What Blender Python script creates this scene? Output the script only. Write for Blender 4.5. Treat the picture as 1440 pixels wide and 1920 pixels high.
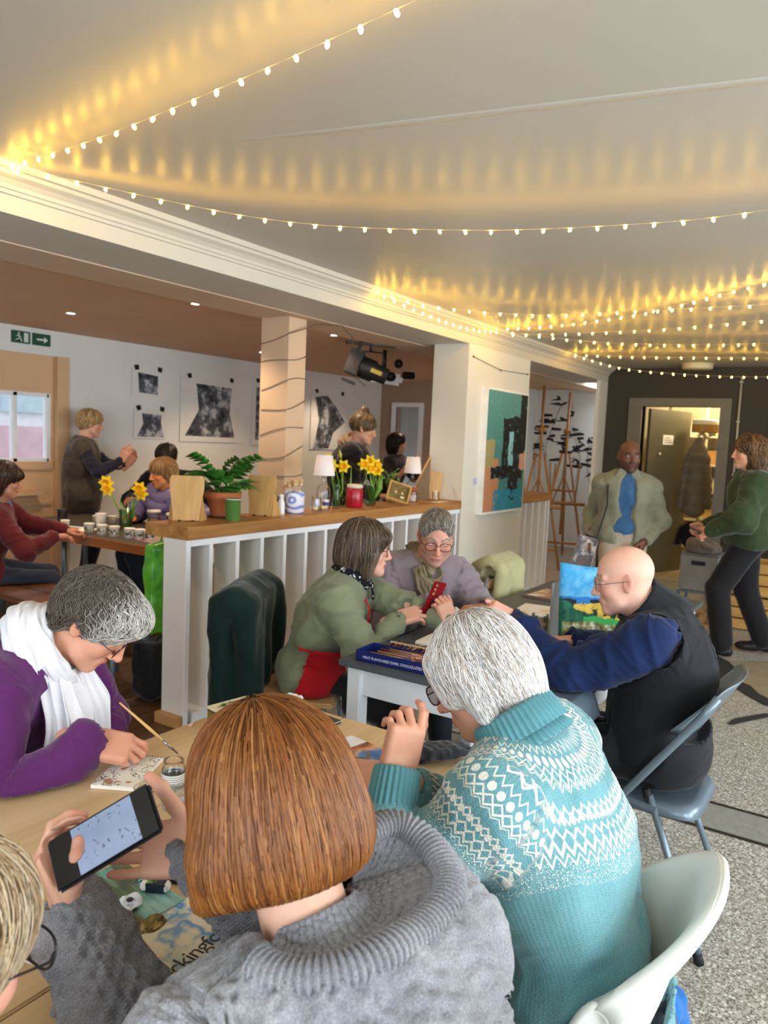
import bpy, bmesh, math, random
import numpy as np
from math import sin, cos, pi, radians, atan2, sqrt
from mathutils import Vector, Matrix

for o in list(bpy.data.objects):
    bpy.data.objects.remove(o, do_unlink=True)
SC = bpy.context.scene
COL = SC.collection
RND = random.Random(7)
rng = np.random.default_rng(11)

# ------------------------------------------------------------------ camera
EYE = 1.55
_y, _p, _r = radians(32.726), radians(-5.479), radians(2.47)
_fw = Vector((cos(_p)*cos(_y), cos(_p)*sin(_y), sin(_p)))
_rt = Vector((sin(_y), -cos(_y), 0.0))
_up = _rt.cross(_fw)
_R = _rt*cos(_r)+_up*sin(_r)
_U = -_rt*sin(_r)+_up*cos(_r)
cam = bpy.data.cameras.new('camera')
cam.sensor_fit = 'VERTICAL'
cam.sensor_height = 36.0
cam.lens = 36.0*1441.0/1920.0
cam.clip_start = 0.05
cam.dof.use_dof = True
cam.dof.focus_distance = 1.7
cam.dof.aperture_fstop = cam.lens/1000.0/0.0042
camo = bpy.data.objects.new('camera', cam)
COL.objects.link(camo)
camo.matrix_world = Matrix(((_R.x, _U.x, -_fw.x, 0), (_R.y, _U.y, -_fw.y, 0), (_R.z, _U.z, -_fw.z, EYE), (0, 0, 0, 1)))
SC.camera = camo

# ------------------------------------------------------------------ world, daylight, exposure
SC.view_settings.view_transform = 'Standard'
SC.view_settings.look = 'None'
SC.view_settings.gamma = 1.0
SC.view_settings.use_curve_mapping = False
SC.view_settings.exposure = 0.0
w = bpy.data.worlds.new('sky')
SC.world = w
w.use_nodes = True
w.node_tree.nodes['Background'].inputs[0].default_value = (0.80, 0.90, 1.0, 1)
w.node_tree.nodes['Background'].inputs[1].default_value = 1.6


def area(name, loc, size, target, power, color):
    l = bpy.data.lights.new(name, 'AREA')
    l.shape = 'RECTANGLE'
    l.size, l.size_y = size
    l.energy = power
    l.color = color
    o = bpy.data.objects.new(name, l)
    COL.objects.link(o)
    o.location = loc
    d = Vector(target)-Vector(loc)
    o.rotation_euler = d.to_track_quat('-Z', 'Y').to_euler()
    return o


DAY = (0.86, 0.94, 1.0)
# daylight entering by the shop windows in the wall behind and to the right of the camera
for i, x in enumerate((0.2, 2.7, 5.2)):
    area('window_or_fill_light', (x, -2.52, 1.45), (2.0, 1.7), (x, 2.0, 1.0), 85, DAY)
area('window_or_fill_light', (-1.95, 0.2, 1.45), (2.6, 1.7), (3.0, 0.6, 0.9), 95, DAY)
# added lamp for daylight in the side room; its ceiling has no skylight
area('window_or_fill_light', (10.7, 3.8, 2.43), (1.2, 1.2), (10.75, 3.8, 0.0), 50, DAY)

# ------------------------------------------------------------------ material helpers
MATS = {}


class X:
    """math-node expression"""
    nt = None

    def __init__(s, v):
        s.v = v.v if isinstance(v, X) else v

    @staticmethod
    def op(o, *a, clamp=False):
        n = X.nt.nodes.new('ShaderNodeMath')
        n.operation = o
        n.use_clamp = clamp
        for i, q in enumerate(a):
            q = q.v if isinstance(q, X) else q
            if isinstance(q, (int, float)):
                n.inputs[i].default_value = q
            else:
                X.nt.links.new(q, n.inputs[i])
        return X(n.outputs[0])

    def __add__(s, o): return X.op('ADD', s, o)
    def __radd__(s, o): return X.op('ADD', o, s)
    def __sub__(s, o): return X.op('SUBTRACT', s, o)
    def __rsub__(s, o): return X.op('SUBTRACT', o, s)
    def __mul__(s, o): return X.op('MULTIPLY', s, o)
    def __rmul__(s, o): return X.op('MULTIPLY', o, s)
    def __truediv__(s, o): return X.op('DIVIDE', s, o)
    def __lt__(s, o): return X.op('LESS_THAN', s, o)
    def __gt__(s, o): return X.op('GREATER_THAN', s, o)
    def sin(s): return X.op('SINE', s)
    def abs(s): return X.op('ABSOLUTE', s)
    def fr(s): return X.op('FRACT', s)
    def fl(s): return X.op('FLOOR', s)
    def min(s, o): return X.op('MINIMUM', s, o)
    def max(s, o): return X.op('MAXIMUM', s, o)
    def tri(s): return ((s.fr()-0.5).abs())*2.0
    def clamp(s): return X.op('ADD', s, 0.0, clamp=True)
    def step(s, a, b): return X.op('MULTIPLY', s-a, 1.0/(b-a), clamp=True)


class MT:
    """material under construction"""

    def __init__(s, name, rough=0.6, spec=0.4, metal=0.0):
        m = bpy.data.materials.new(name)
        m.use_nodes = True
        s.m = m
        s.nt = m.node_tree
        X.nt = s.nt
        s.b = s.nt.nodes['Principled BSDF']
        s.b.inputs['Roughness'].default_value = rough
        s.b.inputs['Specular IOR Level'].default_value = spec
        s.b.inputs['Metallic'].default_value = metal

    def n(s, t, **k):
        q = s.nt.nodes.new(t)
        for a, b in k.items():
            setattr(q, a, b)
        return q

    def link(s, a, b):
        s.nt.links.new(a.v if isinstance(a, X) else a, b)

    def coords(s, kind='Object'):
        return s.n('ShaderNodeTexCoord').outputs[kind]

    def mapping(s, v, scale=(1, 1, 1), rot=(0, 0, 0), loc=(0, 0, 0)):
        q = s.n('ShaderNodeMapping')
        s.link(v, q.inputs[0])
        q.inputs['Scale'].default_value = scale
        q.inputs['Rotation'].default_value = rot
        q.inputs['Location'].default_value = loc
        return q.outputs[0]

    def xyz(s, v):
        q = s.n('ShaderNodeSeparateXYZ')
        s.link(v, q.inputs[0])
        return X(q.outputs[0]), X(q.outputs[1]), X(q.outputs[2])

    def attr(s, name):
        q = s.n('ShaderNodeAttribute')
        q.attribute_name = name
        return q.outputs['Color'], q.outputs['Vector'], q.outputs['Fac']

    def noise(s, v=None, scale=5.0, detail=3.0, rough=0.55, col=False):
        q = s.n('ShaderNodeTexNoise')
        q.inputs['Scale'].default_value = scale
        q.inputs['Detail'].default_value = detail
        q.inputs['Roughness'].default_value = rough
        if v is not None:
            s.link(v, q.inputs['Vector'])
        return q.outputs['Color'] if col else X(q.outputs['Fac'])

    def voronoi(s, v, scale, feature='F1', out='Distance'):
        q = s.n('ShaderNodeTexVoronoi')
        q.feature = feature
        q.inputs['Scale'].default_value = scale
        s.link(v, q.inputs['Vector'])
        return X(q.outputs[out]) if out == 'Distance' else q.outputs[out]

    def ramp(s, f, stops):
        q = s.n('ShaderNodeValToRGB')
        e = q.color_ramp.elements
        while len(e) < len(stops):
            e.new(0.5)
        for i, (p, c) in enumerate(stops):
            e[i].position = p
            e[i].color = (*c, 1) if len(c) == 3 else c
        s.link(f, q.inputs[0])
        return q.outputs[0]

    def mix(s, f, a, b, blend='MIX'):
        q = s.n('ShaderNodeMix', data_type='RGBA', blend_type=blend)
        for i, v in ((0, f), (6, a), (7, b)):
            if isinstance(v, (int, float)):
                q.inputs[i].default_value = v
            elif isinstance(v, tuple):
                q.inputs[i].default_value = (*v, 1) if len(v) == 3 else v
            else:
                s.link(v, q.inputs[i])
        return q.outputs[2]

    def color(s, c):
        if isinstance(c, tuple):
            s.b.inputs['Base Color'].default_value = (*c[:3], 1)
        else:
            s.link(c, s.b.inputs['Base Color'])

    def bump(s, h, strength=0.3, dist=0.01):
        q = s.n('ShaderNodeBump')
        q.inputs['Strength'].default_value = strength
        q.inputs['Distance'].default_value = dist
        s.link(h, q.inputs['Height'])
        s.link(q.outputs[0], s.b.inputs['Normal'])

    def set(s, **k):
        for a, v in k.items():
            i = s.b.inputs[a.replace('_', ' ')]
            if isinstance(v, X):
                s.link(v, i)
            elif hasattr(v, 'is_output'):
                s.link(v, i)
            else:
                i.default_value = v


def lin(h):
    """sRGB hex -> linear"""
    h = h.lstrip('#')
    c = [int(h[i:i+2], 16)/255 for i in (0, 2, 4)]
    return tuple(q/12.92 if q <= .04045 else ((q+.055)/1.055)**2.4 for q in c)


def mat(name, hexcol, rough=0.6, spec=0.4, metal=0.0, var=0.10, vscale=6.0, bump=0.0, bscale=60.0, stretch=None, emit=None, estr=0.0, **kw):
    """plain procedural material: colour with gentle mottling and optional fine relief"""
    if name in MATS:
        return MATS[name]
    M = MT(name, rough, spec, metal)
    c = lin(hexcol) if isinstance(hexcol, str) else hexcol
    co = M.coords()
    if stretch:
        co = M.mapping(co, stretch)
    f = M.noise(co, vscale, 4.0)
    dk = tuple(q*(1-var) for q in c)
    lt = tuple(min(1, q*(1+var)) for q in c)
    M.color(M.ramp(f, [(0.3, dk), (0.7, lt)]))
    if bump:
        M.bump(M.noise(co, bscale, 3.0), bump, 0.004)
    if emit:
        M.b.inputs['Emission Color'].default_value = (*lin(emit), 1)
        M.b.inputs['Emission Strength'].default_value = estr
    for a, v in kw.items():
        M.b.inputs[a.replace('_', ' ')].default_value = v
    MATS[name] = M.m
    return M.m


def wood(name, c1, c2, scale=1.0, axis=0, rough=0.5, knots=True, contrast=1.0):
    if name in MATS:
        return MATS[name]
    M = MT(name, rough, 0.4)
    co = M.coords()
    sc = [9.0*scale]*3
    sc[axis] = 0.7*scale
    v = M.mapping(co, tuple(sc))
    n1 = M.noise(v, 1.6, 5.0, 0.6)
    sc2 = [70*scale]*3
    sc2[axis] = 2.0*scale
    n2 = M.noise(M.mapping(co, tuple(sc2)), 1.0, 3.0)
    f = n1*0.75+n2*0.25
    col = M.ramp(f, [(0.34, lin(c2)), (0.52, tuple((a+b)/2 for a, b in zip(lin(c1), lin(c2)))), (0.66, lin(c1))])
    M.color(col)
    M.bump(n2, 0.15, 0.002)
    MATS[name] = M.m
    return M.m


def glassmat(name, tint='#ffffff', rough=0.03, body=0.0):
    """thin clear glass or film: see-through with a fresnel gloss"""
    if name in MATS:
        return MATS[name]
    M = MT(name)
    tr = M.n('ShaderNodeBsdfTransparent')
    tr.inputs[0].default_value = (*[q*0.995 for q in lin(tint)], 1)
    gl = M.n('ShaderNodeBsdfGlossy')
    gl.inputs['Roughness'].default_value = rough
    lw = M.n('ShaderNodeLayerWeight')
    lw.inputs[0].default_value = 0.10
    mx = M.n('ShaderNodeMixShader')
    M.link(X(lw.outputs['Fresnel'])*0.75+0.03, mx.inputs[0])
    M.link(tr.outputs[0], mx.inputs[1])
    M.link(gl.outputs[0], mx.inputs[2])
    out = mx
    if body:
        df = M.n('ShaderNodeBsdfDiffuse')
        df.inputs[0].default_value = (*lin(tint), 1)
        m2 = M.n('ShaderNodeMixShader')
        m2.inputs[0].default_value = body
        M.link(mx.outputs[0], m2.inputs[1])
        M.link(df.outputs[0], m2.inputs[2])
        out = m2
    M.nt.nodes.remove(M.b)
    M.link(out.outputs[0], M.nt.nodes['Material Output'].inputs[0])
    MATS[name] = M.m
    return M.m


def vmat(name, rough=0.6, spec=0.4, sss=0.0, bump=0.0, bscale=200.0, var=0.08, vs=25.0):
    """colour from the mesh's own colour attribute"""
    if name in MATS:
        return MATS[name]
    M = MT(name, rough, spec)
    c = M.attr('Col')[0]
    f = M.noise(M.coords(), vs, 3.0)
    M.color(M.mix(1.0, c, M.ramp(f, [(0.3, (1-var,)*3), (0.7, (1.0,)*3)]), 'MULTIPLY'))
    if bump:
        M.bump(M.noise(M.coords(), bscale, 2.0), bump, 0.002)
    if sss:
        M.set(Subsurface_Weight=sss, Subsurface_Scale=0.01)
        M.b.inputs['Subsurface Radius'].default_value = (1.0, 0.35, 0.2)
    MATS[name] = M.m
    return M.m


# ------------------------------------------------------------------ object helpers
def thing(name, label, cat, loc=(0, 0, 0), rotz=0.0, group=None):
    o = bpy.data.objects.new(name, None)
    o.empty_display_size = 0.1
    COL.objects.link(o)
    o.location = loc
    o.rotation_euler = (0, 0, rotz)
    tag(o, label, cat, group)
    return o


def tag(o, label=None, cat=None, group=None, kind=None):
    if label:
        o['label'] = label
    if cat:
        o['category'] = cat
    if group:
        o['group'] = group
    if kind:
        o['kind'] = kind
    return o


def dup(root, loc=None, rotz=None, label=None, group=None):
    r = root.copy()
    COL.objects.link(r)
    if loc is not None:
        r.location = loc
    if rotz is not None:
        r.rotation_euler = (0, 0, rotz)
    if label:
        r['label'] = label
    if group:
        r['group'] = group

    def rec(src, dst):
        for ch in list(src.children):
            c = ch.copy()
            COL.objects.link(c)
            c.parent = dst
            rec(ch, c)
    rec(root, r)
    return r


def rotm(rx=0, ry=0, rz=0):
    return np.array(Matrix.Rotation(rz, 3, 'Z') @ Matrix.Rotation(ry, 3, 'Y') @ Matrix.Rotation(rx, 3, 'X'))


class MB:
    """collects shapes, builds one mesh object"""

    def __init__(s):
        s.v = []
        s.f = []
        s.n = 0
        s.sm = []
        s.mi = []
        s.cur = 0

    def add(s, v, f, smooth=False):
        v = np.asarray(v, float).reshape(-1, 3)
        s.v.append(v)
        s.f += [tuple(int(i)+s.n for i in q) for q in f]
        s.sm += [smooth]*len(f)
        s.mi += [s.cur]*len(f)
        s.n += len(v)
        return s

    def box(s, c, size, rot=None, bev=0.0, taper=1.0):
        h = np.array(size, float)/2
        if bev > 0:
            bm = bmesh.new()
            bmesh.ops.create_cube(bm, size=1.0)
            for q in bm.verts:
                q.co = Vector((q.co.x*size[0], q.co.y*size[1], q.co.z*size[2]))
            bmesh.ops.bevel(bm, geom=bm.edges[:], offset=min(bev, min(size)*0.45), segments=2, affect='EDGES')
            bm.verts.index_update()
            v = np.array([q.co[:] for q in bm.verts])
            f = [[q.index for q in fc.verts] for fc in bm.faces]
            bm.free()
        else:
            v = np.array([[x, y, z] for z in (-1, 1) for y in (-1, 1) for x in (-1, 1)])*h
            if taper != 1.0:
                v[4:, :2] *= taper
            f = [(0, 2, 3, 1), (4, 5, 7, 6), (0, 1, 5, 4), (2, 6, 7, 3), (0, 4, 6, 2), (1, 3, 7, 5)]
        if rot is not None:
            v = v @ np.asarray(rot).T
        return s.add(v+np.array(c, float), f)

    def b2(s, lo, hi, bev=0.0):
        lo, hi = np.array(lo, float), np.array(hi, float)
        return s.box((lo+hi)/2, np.abs(hi-lo), None, bev)

    def lathe(s, prof, n=20, loc=(0, 0, 0), rot=None, cap=True, sx=1.0, sy=1.0):
        a = np.linspace(0, 2*pi, n, endpoint=False)
        v = []
        for r, z in prof:
            v += [[r*cos(t)*sx, r*sin(t)*sy, z] for t in a]
        f = []
        m = len(prof)
        for i in range(m-1):
            for j in range(n):
                k = (j+1) % n
                f.append((i*n+j, i*n+k, (i+1)*n+k, (i+1)*n+j))
        if cap:
            f.append(tuple(reversed(range(n))))
            f.append(tuple((m-1)*n+j for j in range(n)))
        v = np.array(v)
        if rot is not None:
            v = v @ np.asarray(rot).T
        return s.add(v+np.array(loc, float), f, True)

    def tube(s, pts, r, n=8, closed=False, sx=1.0, up=None, cap=True):
        p = np.array(pts, float)
        m = len(p)
        rr = np.full(m, r) if np.isscalar(r) else np.array(r, float)
        if closed:
            t = np.roll(p, -1, 0)-np.roll(p, 1, 0)
        else:
            t = np.gradient(p, axis=0)
        t /= np.linalg.norm(t, axis=1)[:, None]+1e-12
        ref = np.array(up if up is not None else (0, 0, 1.0), float)
        if up is None and abs(t[0] @ ref) > 0.9:
            ref = np.array((1.0, 0, 0))
        nrm = ref-t[0]*(ref @ t[0])
        nrm /= np.linalg.norm(nrm)
        v = []
        for i in range(m):
            if up is not None:
                nn = ref-t[i]*(ref @ t[i])
                if np.linalg.norm(nn) > 1e-3:
                    nrm = nn
            nrm = nrm-t[i]*(nrm @ t[i])
            nrm /= np.linalg.norm(nrm)
            b = np.cross(t[i], nrm)
            for j in range(n):
                a = 2*pi*j/n
                v.append(p[i]+rr[i]*(cos(a)*nrm+sin(a)*b*sx))
        f = []
        for i in range(m if closed else m-1):
            i2 = (i+1) % m
            for j in range(n):
                k = (j+1) % n
                f.append((i*n+j, i*n+k, i2*n+k, i2*n+j))
        if cap and not closed:
            f.append(tuple(reversed(range(n))))
            f.append(tuple((m-1)*n+j for j in range(n)))
        return s.add(v, f, True)

    def cyl(s, a, b, r, n=10, r2=None):
        return s.tube([a, b], [r, r if r2 is None else r2], n)

    def prism(s, poly, z0, z1, M=None):
        """polygon in local xy, extruded z0..z1; M 4x4 places it"""
        n = len(poly)
        v = np.array([[x, y, z0] for x, y in poly]+[[x, y, z1] for x, y in poly], float)
        f = [tuple(reversed(range(n))), tuple(range(n, 2*n))]
        f += [(i, (i+1) % n, n+(i+1) % n, n+i) for i in range(n)]
        if M is not None:
            M = np.array(M)
            v = v @ M[:3, :3].T+M[:3, 3]
        return s.add(v, f)

    def ball(s, c, r, n=12, m=8, rot=None):
        r = np.array([r]*3 if np.isscalar(r) else r, float)
        pr = [(max(1e-4, sin(pi*i/m)), -cos(pi*i/m)) for i in range(m+1)]
        a = np.linspace(0, 2*pi, n, endpoint=False)
        v = np.array([[q*cos(t), q*sin(t), z] for q, z in pr for t in a])*r
        if rot is not None:
            v = v @ np.asarray(rot).T
        f = [(i*n+j, i*n+(j+1) % n, (i+1)*n+(j+1) % n, (i+1)*n+j) for i in range(m) for j in range(n)]
        return s.add(v+np.array(c, float), f, True)

    def grid(s, P, smooth=True, both=0.0):
        """P: (a,b,3) array of points; both>0 gives it thickness along local normal"""
        P = np.array(P, float)
        a, b = P.shape[:2]
        idx = np.arange(a*b).reshape(a, b)
        f = [(idx[i, j], idx[i+1, j], idx[i+1, j+1], idx[i, j+1]) for i in range(a-1) for j in range(b-1)]
        if not both:
            return s.add(P.reshape(-1, 3), f, smooth)
        du = np.gradient(P, axis=0)
        dv = np.gradient(P, axis=1)
        nn = np.cross(du, dv)
        nn /= np.linalg.norm(nn, axis=2)[..., None]+1e-12
        Q = P-nn*both
        N = a*b
        f2 = [tuple(N+i for i in reversed(q)) for q in f]
        rim = list(idx[:, 0])+list(idx[-1, 1:])+list(idx[-2::-1, -1])+list(idx[0, -2:0:-1])
        f3 = [(rim[(i+1) % len(rim)], rim[i], N+rim[i], N+rim[(i+1) % len(rim)]) for i in range(len(rim))]
        return s.add(np.concatenate([P.reshape(-1, 3), Q.reshape(-1, 3)]), f+f2+f3, smooth)

    def build(s, name, m, parent=None, loc=None):
        v = np.concatenate(s.v)
        me = bpy.data.meshes.new(name)
        me.from_pydata(v.tolist(), [], s.f)
        me.polygons.foreach_set('use_smooth', s.sm)
        for q in (m if isinstance(m, (list, tuple)) else [m]):
            me.materials.append(q)
        if any(s.mi):
            me.polygons.foreach_set('material_index', s.mi)
        me.update()
        o = bpy.data.objects.new(name, me)
        COL.objects.link(o)
        if parent is not None:
            o.parent = parent
        if loc is not None:
            o.location = loc
        return o


def struct(name, mb, m, parent=None, label=None):
    o = mb.build(name, m, parent)
    if parent is None:
        tag(o, kind='structure', label=label)
    return o


def box_obj(name, lo, hi, m, parent=None, bev=0.0):
    return MB().b2(lo, hi, bev).build(name, m, parent)


def base_of(v):
    v = np.asarray(v)
    return np.array([(v[:, 0].min()+v[:, 0].max())/2, (v[:, 1].min()+v[:, 1].max())/2, v[:, 2].min()])


def instance(mesh_obj, name, parent, loc=(0, 0, 0), rot=(0, 0, 0), scale=None, m=None):
    o = bpy.data.objects.new(name, mesh_obj.data)
    COL.objects.link(o)
    o.parent = parent
    o.location = loc
    o.rotation_euler = rot
    if scale:
        o.scale = scale
    return o
# ================================================================== the room
YB = 2.946       # plane of the bar front and the long beam
CZ = 2.53        # main ceiling
XE = 9.6         # dark end wall


def m_plaster(name, hexc, rough=0.55, bump=0.12, var=0.05, spec=0.35):
    M = MT(name, rough, spec)
    c = lin(hexc)
    co = M.coords()
    f = M.noise(co, 1.3, 5.0)
    M.color(M.ramp(f, [(0.3, tuple(q*(1-var) for q in c)), (0.7, tuple(min(1, q*(1+var)) for q in c))]))
    h = M.noise(co, 5.0, 5.0)*0.8+M.noise(co, 90.0, 2.0)*0.2
    M.bump(h, bump, 0.02)
    return M.m


white_wall = m_plaster('white_wall_paint', '#e6e6e2')
pillar_paint = m_plaster('pillar_paint', '#ddd8cb', 0.5)
beam_paint = m_plaster('beam_paint', '#cbc4b4', 0.5)
tan_paint = m_plaster('tan_column_paint', '#d3b494')
peach_paint = m_plaster('peach_door_paint', '#d9b48c')
brown_paint = m_plaster('taupe_wall_paint', '#a98e7b')
dark_paint = m_plaster('dark_olive_paint', '#3a352a', 0.6)
back_ceiling_paint = m_plaster('back_ceiling_paint', '#cfa57e', 0.6)
trim_white = mat('white_gloss_paint', '#eef1f4', 0.35, 0.5, var=0.03)
fin_paint = mat('pale_fin_paint', '#e0dcd8', 0.45, 0.4, var=0.05, vscale=3)


def m_ceiling():
    M = MT('ceiling_gloss_paint', 0.42, 0.45)
    co = M.coords()
    c = lin('#beb7aa')
    f = M.noise(co, 0.9, 4.0)
    M.color(M.ramp(f, [(0.3, tuple(q*0.95 for q in c)), (0.7, tuple(q*1.04 for q in c))]))
    M.bump(M.noise(co, 1.6, 4.0), 0.10, 0.05)
    return M.m


def m_terrazzo():
    M = MT('terrazzo', 0.42, 0.45)
    co = M.coords()
    v1 = M.voronoi(co, 88.0, 'F1', 'Color')
    d1 = M.voronoi(co, 88.0)
    v2 = M.voronoi(M.mapping(co, (1, 1, 1), loc=(3.1, 1.7, 0)), 190.0, 'F1', 'Color')
    q = M.n('ShaderNodeSeparateColor')
    M.link(v1, q.inputs[0])
    a = X(q.outputs[0])
    q2 = M.n('ShaderNodeSeparateColor')
    M.link(v2, q2.inputs[0])
    b = X(q2.outputs[0])
    cem = lin('#8f8b80')
    big = M.ramp(a, [(0.0, lin('#58534a')), (0.3, lin('#8d877b')), (0.6, lin('#b4afa4')), (1.0, lin('#d8d5cc'))])
    sm = M.ramp(b, [(0.0, lin('#5d594f')), (0.45, lin('#908b7f')), (1.0, lin('#c4c0b6'))])
    chip = (d1 < 0.5)*(a > 0.35)
    M.color(M.mix(chip, sm, big))
    M.bump(d1, 0.05, 0.002)
    return M.m


ceil_mat = m_ceiling()
terr = m_terrazzo()
strip_mat = mat('floor_strip_stone', '#8b8a82', 0.45, var=0.12, vscale=30)
strip_line = mat('floor_strip_brass_dark', '#3b3833', 0.4, metal=0.5)
board_dark = wood('dark_floorboard', '#6b4c33', '#3c2818', 1.0, 0, 0.5)
board_pale = wood('pale_floorboard', '#b9aa97', '#80705f', 1.0, 1, 0.55)

# floors
struct('floor', MB().b2((-2.1, -2.7, -0.1), (XE, YB+0.02, 0)), terr)
st = MB().b2((3.322, -2.6, 0.0), (3.575, YB-0.05, 0.0015))
fl = struct('trim_1', st, strip_mat)
for x in (3.316, 3.581):
    MB().b2((x-0.011, -2.6, 0), (x+0.011, YB-0.05, 0.003)).build('strip_edge', strip_line, fl)
bf = struct('floor_back', MB().b2((-2.1, YB+0.02, -0.1), (9.9, 6.6, -0.012)), board_dark)
pm = MB().b2((-4.0, -0.066, -0.012), (4.0, 0.066, 0.0))
p0 = pm.build('plank', board_dark, bf)
p0.location = (5.9, YB+0.09, 0)
for i in range(1, 26):
    instance(p0, 'plank', bf, (5.9+(i % 3)*0.01, YB+0.09+0.137*i, 0))
sf = struct('floor_side', MB().b2((9.9, YB+0.02, -0.1), (11.6, 4.7, -0.012)), board_pale)
q0 = MB().b2((-0.074, -0.86, -0.012), (0.074, 0.86, 0.0)).build('plank', board_pale, sf)
q0.location = (8.0, YB+0.9, 0.004)
for i in range(1, 23):
    instance(q0, 'plank', sf, (8.0+0.154*i, YB+0.9, 0.004))

# ceilings
struct('ceiling', MB().b2((-2.1, -2.7, CZ), (XE, YB, CZ+0.1)), ceil_mat)
# shallow plaster seam wandering across the ceiling
sm = [(1.75+0.35*t*2.0+0.03*sin(5*t), 2.75-2.9*t, CZ+0.004) for t in np.linspace(0, 1.4, 40)]
struct('trim_2', MB().tube(sm, [0.002+0.005*min(1, i/14) for i in range(40)], 8, sx=4.0, up=(0, 0, 1)), ceil_mat)
struct('ceiling_back', MB().b2((-2.1, 3.76, 2.40), (11.6, 6.7, 2.5)), back_ceiling_paint)

# long beam with cornice, soffit steps
struct('trim_3', MB().b2((-2.1, YB, 2.36), (XE+0.1, 3.40, 2.62)), beam_paint, label='long painted beam over the bar')
struct('trim_4', MB().b2((-2.1, 3.40, 2.355), (11.6, 3.78, 2.52)), tan_paint)
prof = [(0, 2.43), (-0.012, 2.432), (-0.016, 2.445), (-0.024, 2.448), (-0.028, 2.462), (-0.045, 2.478), (-0.068, 2.49), (-0.074, 2.503), (-0.088, 2.506), (-0.095, 2.53), (0, 2.53)]
cb = MB()
n = len(prof)
v = np.array([[x, YB+a, z] for x in (-2.1, XE-0.02) for a, z in prof])
cb.add(v, [tuple(range(n)), tuple(reversed(range(n, 2*n)))]+[(i, n+i, n+(i+1) % n, (i+1) % n) for i in range(n)])
struct('trim_5', cb, beam_paint)

# pillar wall with the painting, far jamb, column
struct('wall_pillar', MB().b2((5.78, YB, 0), (7.095, 3.275, 2.36)), pillar_paint)
struct('wall_jamb', MB().b2((9.29, YB, 0), (XE, 2.99, 2.36)), pillar_paint)
struct('wall_column', MB().b2((4.14, 3.50, 0), (4.33, 3.75, 2.36)), tan_paint)

# back room walls
bw = MB()
bw.b2((-2.1, 6.5, 0), (3.55, 6.65, 2.45)).b2((4.5, 6.5, 0), (9.9, 6.65, 2.45)).b2((3.55, 6.5, 2.17), (4.5, 6.65, 2.45))
struct('wall_back', bw, white_wall)
rw = MB().b2((9.9, 4.7, 0), (10.05, 5.80, 2.45)).b2((9.9, 6.22, 0), (10.05, 6.6, 2.45)).b2((9.9, 5.80, 2.03), (10.05, 6.22, 2.45))
struct('wall_taupe', rw, brown_paint)
struct('wall_beyond', MB().b2((10.9, 5.2, 0), (11.0, 6.8, 2.45)).b2((10.0, 6.6, 0), (11.0, 6.7, 2.45)).b2((10.0, 5.2, 0), (11.0, 5.3, 2.45)), white_wall)
df = MB()
df.b2((9.86, 5.74, 0), (9.92, 5.80, 2.09)).b2((9.86, 6.22, 0), (9.92, 6.28, 2.09)).b2((9.86, 5.80, 2.03), (9.92, 6.22, 2.09))
struct('door_3', df, trim_white)
struct('wall_side', MB().b2((11.4, YB, 0), (11.55, 4.7, 2.6)), white_wall)
struct('wall_side_far', MB().b2((9.9, 4.6, 0), (11.5, 4.7, 2.6)), white_wall)
struct('wall_side_near', MB().b2((XE, YB+0.0, 0), (11.5, YB+0.12, 2.6)), white_wall)
struct('ceiling_side', MB().b2((9.9, YB, 2.45), (11.6, 4.7, 2.55)), white_wall)
struct('wall_left', MB().b2((-2.2, -2.7, 0), (-2.1, -1.35, 2.6)).b2((-2.2, 1.75, 0), (-2.1, 6.7, 2.6)).b2((-2.2, -1.35, 0), (-2.1, 1.75, 0.5)).b2((-2.2, -1.35, 2.4), (-2.1, 1.75, 2.6)), white_wall)

# street-side wall with its shop windows (behind and right of the camera)
wr = MB()
xs = [-2.1, -0.85, 1.25, 1.65, 3.75, 4.15, 6.25, XE]
for a, b in ((0, 1), (2, 3), (4, 5), (6, 7)):
    wr.b2((xs[a], -2.75, 0), (xs[b], -2.6, 2.6))
for a, b in ((1, 2), (3, 4), (5, 6)):
    wr.b2((xs[a], -2.75, 0), (xs[b], -2.6, 0.5)).b2((xs[a], -2.75, 2.4), (xs[b], -2.6, 2.6))
struct('wall_right', wr, white_wall)
for i, (a, b) in enumerate(((-0.85, 1.25), (1.65, 3.75), (4.15, 6.25))):
    fr = MB()
    for z in (0.53, 2.37):
        fr.b2((a, -2.72, z-0.03), (b, -2.64, z+0.03))
    for x in (a+0.03, (a+b)/2, b-0.03):
        fr.b2((x-0.03, -2.72, 0.5), (x+0.03, -2.64, 2.4))
    struct('window_%d' % (i+1), fr, trim_white)

# dark end wall with the store doorway
dw = MB()
dw.b2((XE, -2.7, 0), (XE+0.12, 1.62, 2.6)).b2((XE, 2.50, 0), (XE+0.12, YB, 2.6)).b2((XE, 1.62, 2.07), (XE+0.12, 2.50, 2.6))
struct('wall_end', dw, dark_paint)
frame_grey = mat('door_frame_grey', '#6f6a5e', 0.45, var=0.06)
door_grey = mat('door_leaf_olive', '#57523f', 0.5, var=0.06)
fm = MB()
fm.b2((XE-0.03, 1.50, 0), (XE+0.13, 1.62, 2.17)).b2((XE-0.03, 2.50, 0), (XE+0.13, 2.66, 2.17)).b2((XE-0.03, 1.62, 2.07), (XE+0.13, 2.50, 2.17))
struct('trim_6', fm, frame_grey)
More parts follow.
